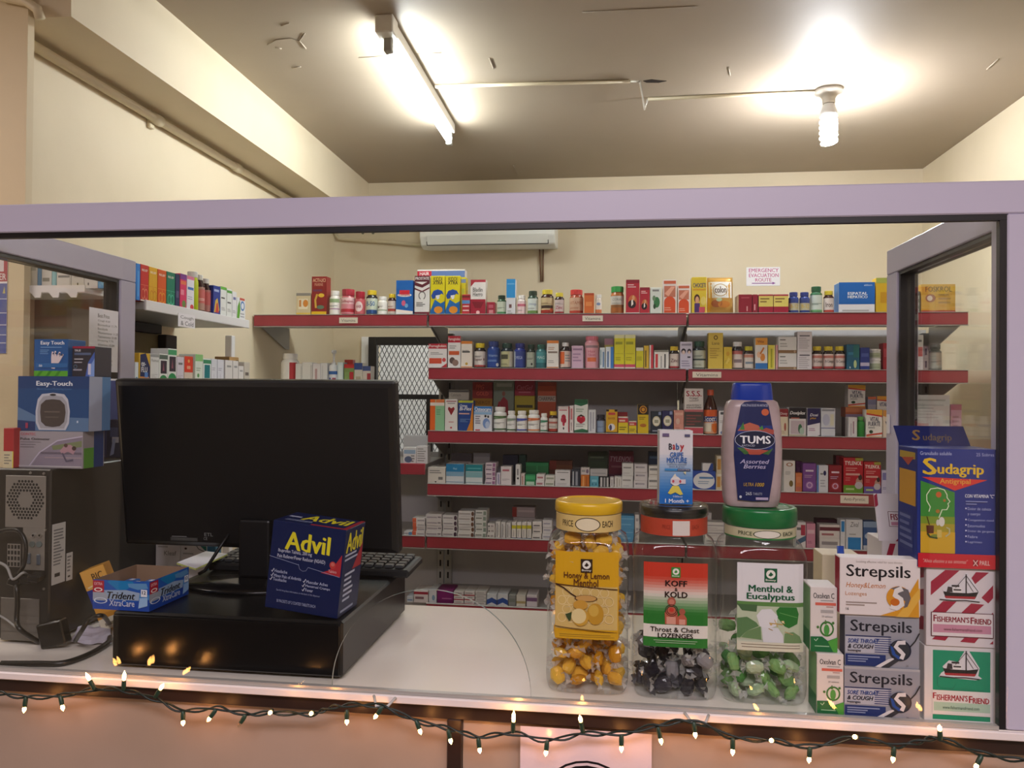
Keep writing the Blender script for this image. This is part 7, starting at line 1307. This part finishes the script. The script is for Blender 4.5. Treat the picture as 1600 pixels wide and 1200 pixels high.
pp.add(vs, fs, P_('crumpled_paper', 'd4cedc', .6)); o = pp.build('crumpled_paper'); s_ = o.modifiers.new('thickness', 'SOLIDIFY'); s_.thickness = .0005; s_.offset = 1; tag(o, 'crumpled white paper on the counter between tower and cash drawer', 'paper')
# ------------------------------------------------------------------ boxes on the tower
zt_ = ZTW+.0004
def TB(x0, x1, yt, Y, z, base, d, label, rz=0, px=None, name='medicine_box', **k):
    a = atY(x0, yt+40, Y); b = atY(x1, yt+40, Y); h = atY((x0+x1)/2, yt, Y).z-z
    carton(name, label, 'box', b.x-a.x, d, h, base, ((a.x+b.x)/2, Y, z), (0, 0, rz), px=px, **k); return z+h+.0004
zo = TB(23, 129, 674, 1.07, zt_, '9a949a', .05, 'grey oximeter box with a picture strip, lowest on the computer tower', px=(105, 795, 605, 1062),
    front=[R(105, 795, 605, 1062, 'a09aa0'), T('CONTEC', 148, 806, 260, 826, 'b8404a', 'b'), T('Pulse Oximeter', 146, 842, 366, 860, '3a3438', 'B'), R(148, 872, 300, 877, '7a747a'), R(148, 890, 260, 895, '7a747a'), R(148, 908, 250, 913, '7a747a'), Po([(230, 1050), (300, 950), (420, 870), (600, 835), (600, 1050)], '8a8090'), Po([(380, 900), (600, 860), (600, 905), (390, 930)], '7a8460'), L([(215, 1050), (290, 950), (420, 862), (605, 828)], 9, 'c0b8cc'), R(300, 945, 600, 960, '6a6270'), R(330, 980, 600, 990, 'a09098'), Po([(440, 935), (480, 890), (520, 890), (560, 920), (540, 960), (500, 940), (460, 960)], 'b08a94'), El(545, 915, 16, 16, '4a3a38'), El(485, 895, 14, 14, '5a4440'), L([(460, 950), (490, 1010), (540, 1000)], 14, '5a5468'), R(130, 1045, 600, 1052, 'c8c4c8')], right=[R(.05, 0, .5, .55, '5a9a3a'), R(.5, 0, .95, 1, '24407a')])
zm = TB(28, 139, 588, 1.072, zo, '1f4478', .05, 'blue blood glucose meter box with a big rounded meter picture', px=(112, 388, 658, 800),
    front=[R(112, 388, 658, 800, '1a4a80'), R(112, 388, 658, 480, '1a4076'), Po([(112, 620), (260, 690), (658, 700), (658, 800), (112, 800)], '5a7aa0'), Po([(112, 720), (250, 730), (250, 800), (112, 800)], '20386a'), T('Easy-Touch', 254, 424, 532, 470, 'ecf0f6', 'B'), T('Blood Glucose Monitoring System', 262, 476, 525, 494, '5a88b8'), 
      Po([(268, 560), (300, 522), (385, 512), (470, 522), (500, 560), (516, 650), (510, 740), (485, 792), (280, 792), (255, 740), (252, 650)], 'c4c6d0'), Po([(280, 580), (310, 540), (385, 530), (455, 540), (490, 580), (502, 650), (496, 730), (472, 780), (292, 780), (270, 730), (266, 650)], 'a4a4ac'), Po([(292, 600), (330, 566), (385, 560), (440, 566), (476, 600), (484, 660), (474, 730), (440, 762), (385, 770), (330, 762), (296, 730), (288, 660)], '4a4240'), R(320, 650, 440, 660, '6a605a'), R(325, 690, 430, 700, '5f5650'), El(385, 527, 24, 8, '2a2a30'), R(176, 740, 196, 780, 'a03a5a'), T('1', 570, 720, 582, 736, 'c8d4e6')], right=[R(.0, 0, .6, 1, 'a8b0c8'), R(.6, 0, 1, 1, '5a86b8')], top=[R(0, 0, 1, 1, '2a5488')])
TB(57, 106, 530, 1.085, zm, '1f5a98', .04, 'small blue box with a white hand picture standing on the meter box', px=(285, 138, 492, 388),
    front=[R(270, 138, 492, 388, '1f5a9a'), R(270, 352, 492, 388, '5fb02f'), Po([(285, 388), (305, 388), (330, 352), (310, 352)], '3f9020'), Po([(345, 388), (365, 388), (390, 352), (370, 352)], '3f9020'), Po([(405, 388), (425, 388), (450, 352), (430, 352)], '3f9020'), T('Easy Touch', 312, 150, 468, 182, 'ecf0f6', 'B'), R(312, 190, 452, 195, '7aa8d8'), R(310, 210, 368, 214, '7aa8d8'), R(310, 222, 360, 226, '7aa8d8'), R(310, 234, 364, 238, '7aa8d8'), Po([(386, 335), (384, 260), (388, 222), (398, 222), (402, 255), (406, 218), (416, 218), (420, 255), (436, 222), (446, 226), (438, 258), (458, 236), (466, 242), (440, 290), (418, 318), (408, 338)], 'e4d4d6'), L([(396, 232), (398, 240)], 8, '1a2a40'), L([(414, 228), (416, 240)], 8, '1a2a40'), L([(440, 232), (436, 244)], 8, '1a2a40'), L([(460, 240), (452, 250)], 8, '1a2a40'), R(285, 300, 492, 330, '2a6aa8'), T('50', 304, 310, 326, 325, 'e6ecf4', 'B')], left=[R(.05, .1, .95, 1, 'd0c0a8'), R(.05, 0, .95, .1, '5a9a3a')])
TB(113, 148, 541, 1.09, zm, '3a3a48', .04, 'dark grey box with red top and blue swirl standing on the meter box', px=(515, 180, 690, 405),
    front=[R(515, 180, 690, 405, '34323c'), R(515, 180, 690, 196, 'a82a48'), T('TRUE', 530, 204, 580, 220, 'e0e0e6', 'B'), R(530, 228, 660, 246, '5a6a8a'), R(530, 272, 600, 280, 'c8c4c8'), R(530, 296, 592, 304, 'b0acb4'), Ri(540, 332, 14, 14, .8, '6a9ab8'), R(524, 350, 592, 362, 'a8a4b0'), Po([(620, 405), (640, 300), (690, 220), (690, 405)], '4a6ab8'), Po([(650, 405), (660, 320), (690, 270), (690, 405)], '8aa8e0'), R(640, 310, 662, 392, 'd8d4e4')])
TB(141, 159, 594, 1.235, zt_, '3a4888', .06, 'tall thin blue box with red corner beside the meter box', front=[R(0, .93, .6, 1, 'b83058'), R(.6, 0, 1, 1, '8a90b0'), Po([(0, .8), (.55, .95), (.55, .6), (0, .4)], '6a9ad8'), Po([(0, .35), (.5, .55), (.5, 0), (0, 0)], '34346a')])
TB(160, 190, 656, 1.25, zt_, '1c2a58', .05, 'dark blue box with white shapes beside the monitor', front=[R(.0, .8, .25, .95, 'd8dce6'), R(.4, .55, .8, .8, '4a5a8a'), R(.5, .4, .85, .55, 'c0c4d4'), Po([(.4, .05), (.6, .1), (.7, .5), (.55, .5)], 'a8b4d8'), R(0, .3, .2, .4, 'd8dce6')])
TB(5, 21, 669, 1.058, zt_, 'a82a30', .03, 'red over cream box at the picture edge on the computer tower', front=[R(0, 0, 1, .42, 'cfc4a0'), tx(.08, '8a8478', 4, .1, .9, .28), R(.9, 0, 1, .42, 'd8c84a')])
# poster on the stub wall
Y = 1.5985; a = atY(-70, 552, Y); b = atY(12, 396, Y); wd, hh = b.x-a.x, b.z-a.z; m = MB(); m.box(0, 0, 0, wd, .001, hh, PAPER)
art(m, [R(0, .72, 1, 1, 'b04a58'), R(.3, .82, .93, 1, 'dcd4d8'), T('ER', .845, .735, .98, .80, 'e6dcdc', 'B'), R(0, 0, 1, .70, '5a68a8'), R(0, .54, 1, .55, 'c8ccdc'), R(0, .4, 1, .41, 'c8ccdc'), R(0, .28, 1, .29, 'c8ccdc'), R(0, .18, 1, .19, 'c8ccdc'), R(0, .1, 1, .11, 'c8ccdc'), Po([(.92, .6), (.97, .6), (.95, .67)], 'c8c07a')], plane_map((0, 0, 0), (wd, 0, 0), (0, 0, hh), (0, -1, 0)))
tag(m.build('wall_poster', None, (a.x, Y, a.z)), 'red and blue notice poster on the wall stub at the picture edge', 'poster')
